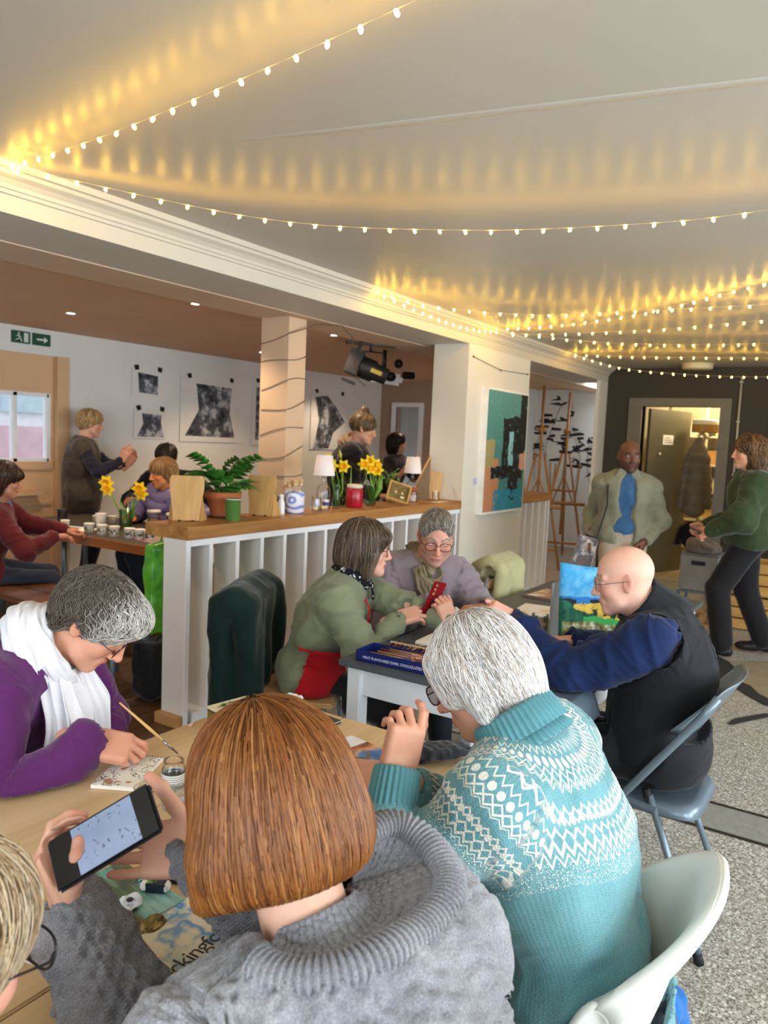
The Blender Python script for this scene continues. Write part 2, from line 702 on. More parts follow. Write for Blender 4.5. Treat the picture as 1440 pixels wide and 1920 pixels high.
# store room shell
store_wall = m_plaster('store_wall_paint', '#e9dfc4')
struct('wall_store', MB().b2((11.5, 0.6, 0), (11.6, YB, 2.6)).b2((XE+0.12, 0.5, 0), (11.6, 0.6, 2.6)), store_wall)
struct('ceiling_store', MB().b2((XE+0.12, 0.5, 2.5), (11.6, YB, 2.6)), store_wall)
struct('floor_store', MB().b2((XE, 0.5, -0.1), (11.6, YB, 0.002)), mat('store_vinyl', '#c4b493', 0.5))
# ================================================================== lamps of the place
def point(name, loc, power, color, radius=0.03, parent=None):
    l = bpy.data.lights.new(name, 'POINT')
    l.energy = power
    l.color = color
    l.shadow_soft_size = radius
    o = bpy.data.objects.new(name, l)
    COL.objects.link(o)
    o.location = loc
    if parent:
        o.parent = parent
    return o


WARM = (1.0, 0.70, 0.42)
bulb_mat = mat('fairy_bulb_glow', '#ffcf70', 0.3, emit='#ffc63c', estr=115.0)
wire_mat = mat('clear_wire', '#c9b98f', 0.4)
bb = MB().ball((0, 0, 0), (0.0062, 0.0062, 0.0095), 8, 6)
_b0 = None


def fairy_string(pts, label, spacing=0.11, sag=0.0, z0=None):
    global _b0
    p = np.array(pts, float)
    # Catmull-Rom through the points
    q = np.vstack([2*p[0]-p[1], p, 2*p[-1]-p[-2]])
    out = []
    for i in range(1, len(q)-2):
        for t in np.linspace(0, 1, 24, endpoint=False):
            a, b, c, d = q[i-1], q[i], q[i+1], q[i+2]
            out.append(0.5*((2*b)+(-a+c)*t+(2*a-5*b+4*c-d)*t*t+(-a+3*b-3*c+d)*t**3))
    out.append(p[-1])
    out = np.array(out)
    L = np.concatenate([[0], np.cumsum(np.linalg.norm(np.diff(out, axis=0), axis=1))])
    root = thing('string_light', label, 'string lights', tuple(out[0]), group=None)
    MB().tube(out-out[0], 0.0011, 4).build('wire', wire_mat, root)
    for s in np.arange(0.03, L[-1], spacing):
        c = np.array([np.interp(s, L, out[:, k]) for k in range(3)])-out[0]
        c[2] -= 0.008
        if _b0 is None:
            _b0 = bb.build('bulb', bulb_mat, root)
            _b0.location = tuple(c)
        else:
            o = instance(_b0, 'bulb', root, tuple(c), (RND.uniform(-.5, .5), RND.uniform(-.5, .5), 0))
    return root


H_ = CZ-0.04
fairy_string([(1.73, 2.86, CZ-0.02), (1.647, 2.228, 2.475), (1.538, 1.531, 2.46), (1.455, 0.924, 2.47), (1.36, 0.2, 2.50)], 'string of warm fairy lights running from the cornice across the ceiling away from the bar', 0.105)
fairy_string([(1.735, 2.865, CZ-0.02), (2.49, 2.25, 2.44), (2.88, 1.55, 2.415), (3.08, 0.88, 2.415), (3.14, 0.42, 2.43), (3.2, -0.5, 2.50)], 'string of warm fairy lights sagging over the tables between its two ends', 0.105)
fairy_string([(4.22, 2.87, CZ-0.03), (4.60, 2.63, 2.45), (5.13, 2.13, 2.45), (5.25, 1.4, 2.46), (5.5, 0.4, 2.50)], 'string of fairy lights starting above the bar end and crossing towards the windows', 0.115)
fairy_string([(4.26, 2.83, CZ-0.05), (4.75, 2.80, 2.44), (5.4, 2.80, 2.43), (6.08, 2.82, CZ-0.04)], 'string of fairy lights looped along the cornice above the bar', 0.115)
fairy_string([(6.05, 2.76, CZ-0.02), (5.86, 2.2, 2.49), (5.50, 1.45, 2.49), (4.95, 0.75, 2.51), (4.6, 0.3, 2.51)], 'string of fairy lights slanting back from the painting wall over the room', 0.115)
fairy_string([(6.18, 2.78, CZ-0.03), (6.45, 2.2, 2.44), (6.75, 1.6, 2.43), (7.0, 0.8, 2.45), (7.1, 0.2, 2.48)], 'string of fairy lights crossing the ceiling in front of the painting wall', 0.115)
fairy_string([(6.11, 2.74, CZ-0.06), (6.12, 2.3, 2.46), (6.02, 1.5, 2.45), (5.85, 0.7, 2.46)], 'short string of fairy lights between two others by the painting wall', 0.115)
fairy_string([(7.85, 2.80, CZ-0.03), (7.9, 2.2, 2.47), (8.1, 1.5, 2.47), (8.35, 0.9, 2.48)], 'string of fairy lights crossing the ceiling by the easels opening', 0.115)
fairy_string([(7.86, 2.80, CZ-0.03), (8.35, 2.45, 2.41), (8.6, 2.0, 2.37), (8.75, 1.4, 2.345), (8.9, 0.8, 2.35)], 'lowest string of fairy lights sagging in front of the dark wall', 0.115)

# recessed downlights in the back ceiling
dl_rim = mat('downlight_rim', '#dcdcdc', 0.3, metal=0.6)
dl_glow = mat('downlight_glow', '#fff6e6', 0.4, emit='#fff0dc', estr=30.0)
first = None
for i, (x, y) in enumerate(((3.71, 5.31), (3.735, 3.98), (5.3, 3.98), (6.2, 5.6), (8.3, 4.6), (8.3, 5.9), (2.0, 4.4), (5.6, 5.0))):
    lab = ['recessed spotlight over the cups table near the exit sign', 'recessed spotlight close behind the beam by the column', 'bright recessed spotlight between column and stage lamp'][i] if i < 3 else 'recessed spotlight in the back room ceiling'
    if first is None:
        first = thing('ceiling_spotlight', lab, 'spotlight', (x, y, 2.40))
        MB().lathe([(0.030, -0.004), (0.045, -0.006), (0.047, 0.0), (0.030, 0.0)], 20, cap=False).build('rim', dl_rim, first)
        MB().lathe([(0.0305, -0.003), (0.001, -0.0035)], 20, cap=False).build('lamp_face', dl_glow, first)
        f = first
    else:
        f = dup(first, (x, y, 2.40), 0, lab)
    if i > 2:
        f['group'] = 'back room spotlights'
    sp = bpy.data.lights.new('spot_beam', 'SPOT')
    sp.energy = 62
    sp.color = (1.0, 0.74, 0.50)
    sp.spot_size = radians(125)
    sp.spot_blend = 0.6
    sp.shadow_soft_size = 0.05
    so = bpy.data.objects.new('spot_beam', sp)
    COL.objects.link(so)
    so.location = (x, y, 2.385)
# store room lamp
sl = thing('ceiling_lamp', 'plain ceiling lamp in the store room', 'lamp', (10.5, 1.75, 2.5))
MB().lathe([(0.12, 0), (0.14, -0.03), (0.10, -0.07), (0.001, -0.085)], 20).build('shade', mat('store_lamp_glow', '#fff2d0', emit='#ffdf9e', estr=14.0), sl)
point('store_bulb', (10.5, 1.75, 2.34), 55, (1.0, 0.80, 0.48), 0.08)
# smoke detector like disc
sd = thing('ceiling_light', 'flat round cream light fitting on the ceiling before the dark wall', 'ceiling light', (9.25, 1.84, CZ))
MB().lathe([(0.15, 0), (0.165, -0.02), (0.165, -0.05), (0.15, -0.06), (0.001, -0.062)], 28).build('cover', mat('cream_plastic', '#d8cfa8', 0.4), sd)
MB().lathe([(0.172, 0), (0.172, -0.012), (0.15, -0.014)], 28, cap=False).build('base_ring', mat('cream_plastic', '#d8cfa8'), sd)
# ================================================================== implicit-surface modelling
def V(*a):
    return np.array(a if len(a) > 1 else a[0], float)


def nz(v):
    v = np.asarray(v, float)
    return v/(np.linalg.norm(v)+1e-12)


def smin(a, b, k):
    if k <= 0:
        return np.minimum(a, b)
    h = np.clip(0.5+0.5*(b-a)/k, 0, 1)
    return b*(1-h)+a*h-k*h*(1-h)


class Sdf:
    def __init__(s):
        s.p = []

    def cone(s, a, b, r1, r2=None, k=0.02, op='u', side=None, w=1.0):
        a, b = V(a), V(b)
        r2 = r1 if r2 is None else r2
        R = max(r1, r2)*max(1, w)
        lo, hi = np.minimum(a, b)-R, np.maximum(a, b)+R
        s.p.append(('c', (a, b, r1, r2, None if side is None else nz(side), w), k, op, lo, hi))
        return s

    def chain(s, pts, rad, k=0.02, op='u', side=None, w=1.0):
        for i in range(len(pts)-1):
            s.cone(pts[i], pts[i+1], rad[i], rad[i+1], k, op, side, w)
        return s

    def ell(s, c, r, R=None, k=0.02, op='u'):
        c = V(c)
        r = V(r) if not np.isscalar(r) else V(r, r, r)
        R = np.eye(3) if R is None else np.asarray(R)
        m = r.max()
        s.p.append(('e', (c, r, R), k, op, c-m, c+m))
        return s

    def rbox(s, c, h, r, R=None, k=0.01, op='u'):
        c, h = V(c), V(h)
        R = np.eye(3) if R is None else np.asarray(R)
        m = np.linalg.norm(h)+r
        s.p.append(('b', (c, h, r, R), k, op, c-m, c+m))
        return s

    def plane(s, c, nrm, k=0.0, op='i'):
        """keep the side the normal points away from"""
        s.p.append(('p', (V(c), nz(nrm)), k, op, None, None))
        return s

    @staticmethod
    def one(t, a, P):
        if t == 'c':
            A, B, r1, r2, side, w = a
            ba = B-A
            pa = P-A
            h = np.clip((pa @ ba)/max(ba @ ba, 1e-12), 0, 1)
            v = pa-h[..., None]*ba
            if side is not None and w != 1.0:
                q = v @ side
                v = v-(q*(1-1/w))[..., None]*side
            return np.sqrt((v*v).sum(-1))-(r1+(r2-r1)*h)
        if t == 'e':
            c, r, R = a
            q = (P-c) @ R
            k0 = np.sqrt(((q/r)**2).sum(-1))
            k1 = np.sqrt(((q/(r*r))**2).sum(-1))+1e-9
            return k0*(k0-1)/k1
        if t == 'b':
            c, h, r, R = a
            q = np.abs((P-c) @ R)-h
            return np.sqrt((np.maximum(q, 0)**2).sum(-1))+np.minimum(q.max(-1), 0)-r
        if t == 'p':
            c, n = a
            return (P-c) @ n

    @staticmethod
    def comb(d, e, k, op):
        if op == 'u':
            return smin(d, e, k)
        if op == 's':
            return -smin(-d, e, k)
        return -smin(-d, -e, k)

    def ev(s, P):
        P = np.asarray(P, float)
        d = np.full(P.shape[:-1], 0.3)
        for t, a, k, op, lo, hi in s.p:
            d = s.comb(d, s.one(t, a, P), k, op)
        return d

    def grad(s, P, e=0.002):
        g = np.stack([s.ev(P+np.eye(3)[i]*e)-s.ev(P-np.eye(3)[i]*e) for i in range(3)], -1)
        return g/(np.linalg.norm(g, axis=-1)[..., None]+1e-9)

    def mesh(s, res):
        us = [q for q in s.p if q[3] == 'u']
        lo = np.min([q[4] for q in us], 0)-2.5*res
        hi = np.max([q[5] for q in us], 0)+2.5*res
        n = np.ceil((hi-lo)/res).astype(int)+1
        ax = [lo[i]+res*np.arange(n[i]) for i in range(3)]
        D = np.full(tuple(n), 0.12)
        for t, a, k, op, l, h in s.p:
            if l is None:
                sl = [slice(0, n[i]) for i in range(3)]
            else:
                m = 0.03+k if op == 'u' else k+0.012
                i0 = np.clip(np.floor((l-m-lo)/res).astype(int), 0, n)
                i1 = np.clip(np.ceil((h+m-lo)/res).astype(int)+1, 0, n)
                sl = [slice(i0[i], i1[i]) for i in range(3)]
            gx, gy, gz = np.meshgrid(*[ax[i][sl[i]] for i in range(3)], indexing='ij')
            if gx.size == 0:
                continue
            P = np.stack([gx, gy, gz], -1)
            D[tuple(sl)] = s.comb(D[tuple(sl)], s.one(t, a, P), k, op)
        return nets(D, lo, res)


def nets(D, lo, res):
    """naive surface nets"""
    ins = D < 0
    nx, ny, nz_ = D.shape
    cnt = np.zeros((nx-1, ny-1, nz_-1), np.int8)
    offs = [(i, j, k) for i in (0, 1) for j in (0, 1) for k in (0, 1)]
    for i, j, k in offs:
        cnt += ins[i:nx-1+i, j:ny-1+j, k:nz_-1+k]
    act = np.argwhere((cnt > 0) & (cnt < 8))
    idx = np.full(cnt.shape, -1, np.int64)
    idx[tuple(act.T)] = np.arange(len(act))
    val = {o: D[act[:, 0]+o[0], act[:, 1]+o[1], act[:, 2]+o[2]] for o in offs}
    acc = np.zeros((len(act), 3))
    wt = np.zeros(len(act))
    for o in offs:
        for a in range(3):
            if o[a] == 0:
                p = list(o)
                p[a] = 1
                va, vb = val[o], val[tuple(p)]
                m = (va < 0) != (vb < 0)
                t = np.where(m, va/np.where(m, va-vb, 1), 0)
                q = np.tile(np.array(o, float), (len(act), 1))
                q[:, a] += t
                acc += q*m[:, None]
                wt += m
    verts = lo+res*(act+acc/wt[:, None])
    faces = []
    for a in range(3):
        b, c = (a+1) % 3, (a+2) % 3
        s0 = [slice(None)]*3
        s1 = [slice(None)]*3
        s0[a] = slice(0, -1)
        s1[a] = slice(1, None)
        A, B = ins[tuple(s0)], ins[tuple(s1)]
        e = np.argwhere(A != B)
        ok = (e[:, b] > 0) & (e[:, c] > 0) & (e[:, b] < D.shape[b]-1) & (e[:, c] < D.shape[c]-1)
        e = e[ok]
        fl = A[tuple(e.T)]

        def cell(db, dc):
            q = e.copy()
            q[:, b] += db
            q[:, c] += dc
            return idx[tuple(q.T)]
        q = np.stack([cell(-1, -1), cell(0, -1), cell(0, 0), cell(-1, 0)], 1)
        q[~fl] = q[~fl][:, ::-1]
        faces.append(q)
    return verts, np.concatenate(faces)


def vnormals(v, f):
    n = np.zeros_like(v)
    a = v[f[:, 2]]-v[f[:, 0]]
    b = v[f[:, 3]]-v[f[:, 1]]
    c = np.cross(a, b)
    for i in range(4):
        np.add.at(n, f[:, i], c)
    return n/(np.linalg.norm(n, axis=1)[:, None]+1e-12)


def relax(v, f, it=1, lam=0.5):
    for _ in range(it):
        s = np.zeros_like(v)
        w = np.zeros(len(v))
        for i in range(4):
            j = f[:, (i+1) % 4]
            np.add.at(s, f[:, i], v[j])
            np.add.at(w, f[:, i], 1)
            np.add.at(s, j, v[f[:, i]])
            np.add.at(w, j, 1)
        v = v*(1-lam)+lam*s/np.maximum(w, 1)[:, None]
    return v


_G = rng.normal(size=(32, 32, 32))


def vnoise(p):
    """smooth value noise, unit cell, roughly -1..1"""
    i = np.floor(p).astype(int)
    f = p-i
    f = f*f*(3-2*f)
    o = 0
    for a in (0, 1):
        for b in (0, 1):
            for c in (0, 1):
                w = (f[..., 0] if a else 1-f[..., 0])*(f[..., 1] if b else 1-f[..., 1])*(f[..., 2] if c else 1-f[..., 2])
                o = o+w*_G[(i[..., 0]+a) % 32, (i[..., 1]+b) % 32, (i[..., 2]+c) % 32]
    return o*0.8


def np_obj(name, v, f, m, parent=None, origin=(0, 0, 0), col=None, attrs=None, smooth=True):
    me = bpy.data.meshes.new(name)
    v = np.asarray(v)-np.asarray(origin)
    f = np.asarray(f)
    me.vertices.add(len(v))
    me.vertices.foreach_set('co', v.astype(np.float32).ravel())
    k = f.shape[1]
    me.loops.add(f.size)
    me.loops.foreach_set('vertex_index', f.astype(np.int32).ravel())
    me.polygons.add(len(f))
    me.polygons.foreach_set('loop_start', np.arange(0, f.size, k, dtype=np.int32))
    me.polygons.foreach_set('loop_total', np.full(len(f), k, np.int32))
    me.update(calc_edges=True)
    me.polygons.foreach_set('use_smooth', np.full(len(f), smooth))
    if col is not None:
        a = me.color_attributes.new('Col', 'FLOAT_COLOR', 'POINT')
        c = np.ones((len(v), 4), np.float32)
        c[:, :3] = col
        a.data.foreach_set('color', c.ravel())
    for nme, arr in (attrs or {}).items():
        a = me.attributes.new(nme, 'FLOAT_VECTOR', 'POINT')
        a.data.foreach_set('vector', np.asarray(arr, np.float32).ravel())
    me.materials.append(m)
    o = bpy.data.objects.new(name, me)
    COL.objects.link(o)
    if parent is not None:
        o.parent = parent
    return o


def strands(name, sdf, roots, flow, nstep, step, m, parent, origin, col, rad=0.0012, lift=0.002, sides=3, jitter=0.0, seed=3, stop=None, wave=0.0):
    """thin hair tubes that run over an implicit surface following a flow field"""
    g = np.random.default_rng(seed)
    p = np.array(roots, float)
    N = len(p)
    off = lift*(0.3+1.0*g.random(N))
    d = sdf.ev(p)
    for _ in range(3):
        p = p-sdf.grad(p)*(sdf.ev(p)-off)[:, None]
    path = [p.copy()]
    jv = g.normal(size=(N, 3))*jitter
    ph = g.random(N)*6.28
    ln = (g.random(N)*0.35+0.65)
    for i in range(nstep):
        n = sdf.grad(p)
        t = flow(p, i)+jv
        if wave:
            t = t+wave*np.cross(n, t)*np.sin(ph+i*0.8)[:, None]
        t = t-n*(t*n).sum(-1)[:, None]
        t /= np.linalg.norm(t, axis=1)[:, None]+1e-9
        p2 = p+t*(step*ln)[:, None]
        p2 = p2-sdf.grad(p2)*(sdf.ev(p2)-off)[:, None]
        if stop is not None:
            hold = stop(p)
            p2 = np.where(hold[:, None], p+1e-5*t, p2)
        p = p2
        path.append(p.copy())
    P = np.stack(path, 1)
    M = P.shape[1]
    T = np.gradient(P, axis=1)
    T /= np.linalg.norm(T, axis=2)[..., None]+1e-9
    nn = np.stack([sdf.grad(P[:, i]) for i in range(M)], 1)
    b = np.cross(T, nn)
    b /= np.linalg.norm(b, axis=2)[..., None]+1e-9
    taper = rad*np.clip(np.minimum(1.0, 1.25-np.linspace(0, 1, M)**2), 0.25, 1)
    rr = taper[None, :]*(0.6+0.8*g.random(N))[:, None]
    ring = []
    for k in range(sides):
        a = 2*pi*k/sides
        ring.append(P+rr[..., None]*(cos(a)*nn+sin(a)*b*1.6))
    v = np.stack(ring, 2).reshape(-1, 3)
    base = (np.arange(N)[:, None]*M+np.arange(M-1)[None, :])*sides
    f = []
    for k in range(sides):
        k2 = (k+1) % sides
        f.append(np.stack([base+k, base+k2, base+sides+k2, base+sides+k], -1).reshape(-1, 4))
    f = np.concatenate(f)
    c = col(P[:, 0], g) if callable(col) else np.tile(col, (N, 1))
    c = np.repeat(c, M*sides, axis=0)
    return np_obj(name, v, f, m, parent, origin, c)
# ================================================================== people
skin_mat = vmat('skin', 0.5, 0.35, sss=0.12, bump=0.08, bscale=260, var=0.06, vs=40)
hair_mat = vmat('hair', 0.42, 0.35, var=0.25, vs=60)
eye_mat = None


def m_eye():
    M = MT('eye', 0.08, 0.6)
    x, y, z = M.xyz(M.coords())
    # the eye looks along its own +X
    a = x*(1/0.0125)
    iris = a > 0.86
    pup = a > 0.965
    c = M.mix(iris, (0.78, 0.76, 0.74), (0.09, 0.07, 0.05))
    M.color(M.mix(pup, c, (0.004, 0.004, 0.004)))
    return M.m


eye_mat = m_eye()
lens_mat = glassmat('spectacle_lens')


def head_frame(yaw, pitch=0.0, roll=0.0):
    """yaw of the gaze in world degrees, pitch + = looking down, roll + = tips to own right"""
    y, p, r = radians(yaw), radians(pitch), radians(roll)
    f = V(cos(y)*cos(p), sin(y)*cos(p), -sin(p))
    l = V(-sin(y), cos(y), 0)
    u = np.cross(f, l)
    return np.stack([f, l*cos(r)+u*sin(r), u*cos(r)-l*sin(r)], 1)


def head_sdf(c, R, s=1.0, neck=None, jaw=1.0, nose=1.0, fem=False, nr=0.052):
    S = Sdf()

    def L(x, y, z):
        return V(c)+R @ (V(x, y, z)*s)

    def r3(*q):
        return V(*q)*s
    S.ell(L(-0.012, 0, 0.030), r3(0.098, 0.076, 0.088), R, 0)
    S.ell(L(0.028, 0, -0.035), r3(0.062, 0.060*jaw, 0.075), R, 0.03*s)
    S.cone(L(0.03, 0.040*jaw, -0.070), L(0.068, 0.010, -0.098), 0.020*s, 0.016*s, 0.03*s)
    S.cone(L(0.03, -0.040*jaw, -0.070), L(0.068, -0.010, -0.098), 0.020*s, 0.016*s, 0.03*s)
    S.ell(L(0.072, 0, -0.100), r3(0.016, 0.018, 0.014), R, 0.02*s)
    for q in (1, -1):
        S.ell(L(0.052, 0.040*q, -0.026), r3(0.028, 0.024, 0.024), R, 0.02*s)
        S.cone(L(0.080, 0.016*q, 0.026), L(0.066, 0.048*q, 0.024), 0.010*s, 0.009*s, 0.014*s)
    for q in (1, -1):   # sockets
        S.ell(L(0.094, 0.032*q, 0.004), r3(0.014, 0.019, 0.012), R, 0.010*s, 's')
        S.cone(L(0.0765, 0.022*q, 0.0025), L(0.0725, 0.043*q, 0.003), 0.0095*s, 0.0085*s, 0.004*s)   # lids
    S.cone(L(0.086, 0, 0.020), L(0.108*nose, 0, -0.030), 0.0075*s, 0.0105*s, 0.010*s)
    S.ell(L(0.109*nose, 0, -0.033), r3(0.0105, 0.0115, 0.0095), R, 0.006*s)
    for q in (1, -1):
        S.ell(L(0.096, 0.0125*q, -0.037), r3(0.010, 0.007, 0.0075), R, 0.005*s)
    S.ell(L(0.080, 0, -0.066), r3(0.014, 0.026, 0.020), R, 0.012*s)
    S.cone(L(0.0915, 0.014, -0.0645), L(0.0945, 0.0, -0.0620), 0.0045*s, 0.0052*s, 0.005*s)
    S.cone(L(0.0915, -0.014, -0.0645), L(0.0945, 0.0, -0.0620), 0.0045*s, 0.0052*s, 0.005*s)
    S.cone(L(0.0895, 0.012, -0.0735), L(0.0895, -0.012, -0.0735), 0.0058*s, 0.0058*s, 0.004*s)
    S.cone(L(0.098, 0.018, -0.0690), L(0.098, -0.018, -0.0690), 0.0022*s, 0.0022*s, 0.003*s, 's')
    for q in (1, -1):   # ears
        er = R @ rotm(0, radians(-14), radians(-24*q))
        S.ell(L(-0.012, 0.079*q, -0.004), r3(0.019, 0.007, 0.033), er, 0.006*s)
        S.ell(L(-0.006, 0.088*q, 0.000), r3(0.010, 0.008, 0.018), er, 0.004*s, 's')
        S.ell(L(-0.006, 0.076*q, -0.028), r3(0.009, 0.006, 0.010), er, 0.005*s)
    if neck is not None:
        a = L(-0.022, 0, -0.045)
        S.cone(a, neck, nr*s, nr*1.08*s, 0.025*s)
        S.cone(L(0.03, 0, -0.080), V(neck)+R[:, 0]*0.03, 0.026*s, 0.03*s, 0.03*s)
    return S


def head_color(v, c, R, s, tone, rosy=1.0, lips=1.0, stubble=None, brow=None):
    q = ((v-V(c)) @ R)/s
    col = np.tile(V(lin(tone)), (len(v), 1))

    def blob(x, y, z, r):
        d = np.sqrt(((q-V(x, y, z))**2).sum(1))
        return np.clip(1-d/r, 0, 1)
    red = np.maximum.reduce([blob(0.07, 0.042, -0.028, 0.045), blob(0.07, -0.042, -0.028, 0.045), blob(0.112, 0, -0.033, 0.03), blob(-0.01, 0.085, 0, 0.05), blob(-0.01, -0.085, 0, 0.05)])
    col *= 1-rosy*red[:, None]*V(0.02, 0.22, 0.22)
    lp = (np.abs(q[:, 2]+0.0685) < 0.0105) & (np.abs(q[:, 1]) < 0.0215) & (q[:, 0] > 0.083)
    col[lp] = col[lp]*(1-lips*V(0.12, 0.45, 0.40))
    ln = (np.abs(q[:, 2]+0.0690) < 0.002) & (np.abs(q[:, 1]) < 0.021) & (q[:, 0] > 0.080)
    col[ln] *= 0.45
    if stubble is not None:
        st = np.clip((-0.03-q[:, 2])/0.02, 0, 1)*np.clip((q[:, 0]-0.0)/0.03, 0, 1)*np.clip((q[:, 2]+0.125)/0.01, 0, 1)
        st *= ~lp
        a, b = stubble
        col = col*(1-a*st[:, None])+V(lin(b))*(a*st[:, None])
    if brow is not None:
        for k in (1, -1):
            yy = q[:, 1]*k
            bz = 0.0275+0.006*np.sin(np.clip((yy-0.012)/0.042, 0, 1)*pi)
            m = (yy > 0.012) & (yy < 0.055) & (np.abs(q[:, 2]-bz) < 0.0048) & (q[:, 0] > 0.045)
            col[m] = V(lin(brow))
    return col


def hand_sdf(S, w, f, n, right, curl=(0.5, 0.5, 0.5, 0.5), thumb=(0.6, 0.5, 0.3), spread=0.12, s=1.0, wristlen=0.05, tips=None):
    """wrist point, finger direction, palm normal; curl = bend per finger joint in radians"""
    f = nz(f)
    n = nz(V(n)-f*(V(n) @ f))
    t = np.cross(f, n)*(1 if right else -1)
    w = V(w)
    R = np.stack([f, t, n], 1)
    S.cone(w-f*wristlen, w+f*0.01, 0.027*s, 0.026*s, 0.01, side=n, w=0.78)
    S.rbox(w+f*0.052*s, V(0.034, 0.030, 0.004)*s, 0.011*s, R, 0.018*s)
    S.ell(w+f*0.035*s+t*0.024*s+n*0.008*s, V(0.032, 0.017, 0.015)*s, R, 0.012*s)
    ends = []
    base = [(0.088, 0.031), (0.094, 0.0105), (0.090, -0.010), (0.081, -0.029)]
    ln = [0.072, 0.081, 0.074, 0.058]
    rd = [0.0090, 0.0092, 0.0086, 0.0078]
    for i in range(4):
        p = w+(f*base[i][0]+t*base[i][1])*s
        c = curl[i]
        c = (c, c, c*0.8) if np.isscalar(c) else c
        sp = spread*(1.5-i)/1.5
        d = nz(f*cos(sp)+t*sin(sp))
        m = n
        pts = [p-d*0.012*s+m*0.0]
        ang = 0.0
        q = p
        pts = [p-d*0.01*s, p]
        for j, fr in enumerate((0.46, 0.30, 0.24)):
            ang += c[j]
            dd = d*cos(ang)+m*sin(ang)
            q = q+dd*ln[i]*fr*s
            pts.append(q)
        r = rd[i]*s
        S.chain(pts, [r*1.05, r*1.06, r*0.98, r*0.90, r*0.74], 0.004*s)
        ends.append((pts[-1], nz(pts[-1]-pts[-2]), nz(m*cos(ang)-d*sin(ang)), r))
    # thumb: (out, bend1, bend2)
    o, b1, b2 = thumb
    p = w+(f*0.022+t*0.026+n*0.006)*s
    d0 = nz(f*cos(o)*0.9+t*sin(o)+n*0.35)
    ax = nz(np.cross(d0, f))
    d1 = nz(d0*cos(b1)+np.cross(ax, d0)*sin(b1))
    d2 = nz(d0*cos(b1+b2)+np.cross(ax, d0)*sin(b1+b2))
    pts = [p, p+d0*0.044*s, p+(d0*0.044+d1*0.034)*s, p+(d0*0.044+d1*0.034+d2*0.026)*s]
    S.chain(pts, [0.0135*s, 0.0112*s, 0.0104*s, 0.0080*s], 0.006*s)
    ends.append((pts[-1], d2, nz(n-d2*(n @ d2)), 0.009*s))
    if tips is not None:
        tips += ends
    return ends


def ik(a, c, l1, l2, pole):
    """elbow/knee position"""
    a, c = V(a), V(c)
    d = c-a
    L = np.linalg.norm(d)
    L2 = min(L, (l1+l2)*0.999)
    u = d/L
    x = (l1*l1-l2*l2+L2*L2)/(2*L2)
    h = sqrt(max(l1*l1-x*x, 0))
    p = V(pole)-u*(V(pole) @ u)
    p = nz(p)
    return a+u*x+p*h


def fold_disp(v, nrm, amp, scale, seed=0, stretch=None):
    q = v*scale+seed*7.3
    if stretch is not None:
        q = q*V(stretch)
    a = vnoise(q)
    b = vnoise(q*2.1+3.7)
    d = (1-np.abs(a)*1.6)*0.7+b*0.3
    return v+nrm*(amp*d)[:, None]


def creases(v, n, uv, amp, seed=0):
    """slack folds that run across limbs and hang down the torso"""
    u, t, k = uv[:, 0], uv[:, 1], uv[:, 2]
    arm = k > 0.5
    a = vnoise(np.stack([np.where(arm, t*20+u*7, t*7+u*4), np.where(arm, u*6, u*15-t*4), k*3.3+seed*1.7], 1))
    b = vnoise(np.stack([t*34-u*16, u*12+t*5, k*2.1+seed], 1))
    r = np.clip(1-np.abs(a)*1.9, 0, 1)**1.3*0.8+np.clip(1-np.abs(b)*2.2, 0, 1)*0.3
    return v+n*(amp*np.where(arm, 1.0, 0.8)*(r-0.35))[:, None]


def push(P, sdf, m, it=3):
    """move points out until they clear an implicit surface by m"""
    P = np.asarray(P, float)
    sh = P.shape
    q = P.reshape(-1, 3).copy()
    for _ in range(it):
        q += sdf.grad(q)*np.maximum(m-sdf.ev(q), 0)[:, None]
    return q.reshape(sh)


def shell_grid(nu=34, nv=40):
    """moulded chair shell, chair space, facing +Y"""
    cl = np.array([(0.235, 0.430), (0.20, 0.452), (0.10, 0.440), (0.0, 0.432), (-0.10, 0.440), (-0.165, 0.478), (-0.200, 0.55), (-0.225, 0.65), (-0.250, 0.75), (-0.275, 0.795), (-0.292, 0.808)])
    L = np.linspace(0, 1, len(cl))
    s_ = np.linspace(0, 1, nv)
    cy = np.convolve(np.pad(np.interp(s_, L, cl[:, 0]), 2, mode='edge'), np.ones(5)/5, 'valid')
    cz = np.convolve(np.pad(np.interp(s_, L, cl[:, 1]), 2, mode='edge'), np.ones(5)/5, 'valid')
    wd = np.interp(s_, [0, 0.1, 0.4, 0.55, 1.0], [0.19, 0.215, 0.225, 0.225, 0.215])
    a = np.linspace(-1, 1, nu)[:, None]
    back = np.clip((s_-0.42)/0.2, 0, 1)
    top = np.clip((s_-0.55)/0.45, 0, 1)
    e = np.abs(a)**2.4
    return np.stack([wd*np.sin(a*1.25)/sin(1.25)*(1-0.05*top*e), cy+back*0.15*e, cz+(1-back)*0.055*e-0.19*top*np.abs(a)**2.6], -1)


def back_grid():
    a = np.linspace(-1, 1, 20)[:, None]
    b = np.linspace(0, 1, 10)[None]
    return np.stack(np.broadcast_arrays(a*0.212, -0.082-0.125*b-0.045*(1-a*a), 0.655+0.045*a**2+(0.20-0.045*a**2)*b-0.02*(a**6)*b), -1)


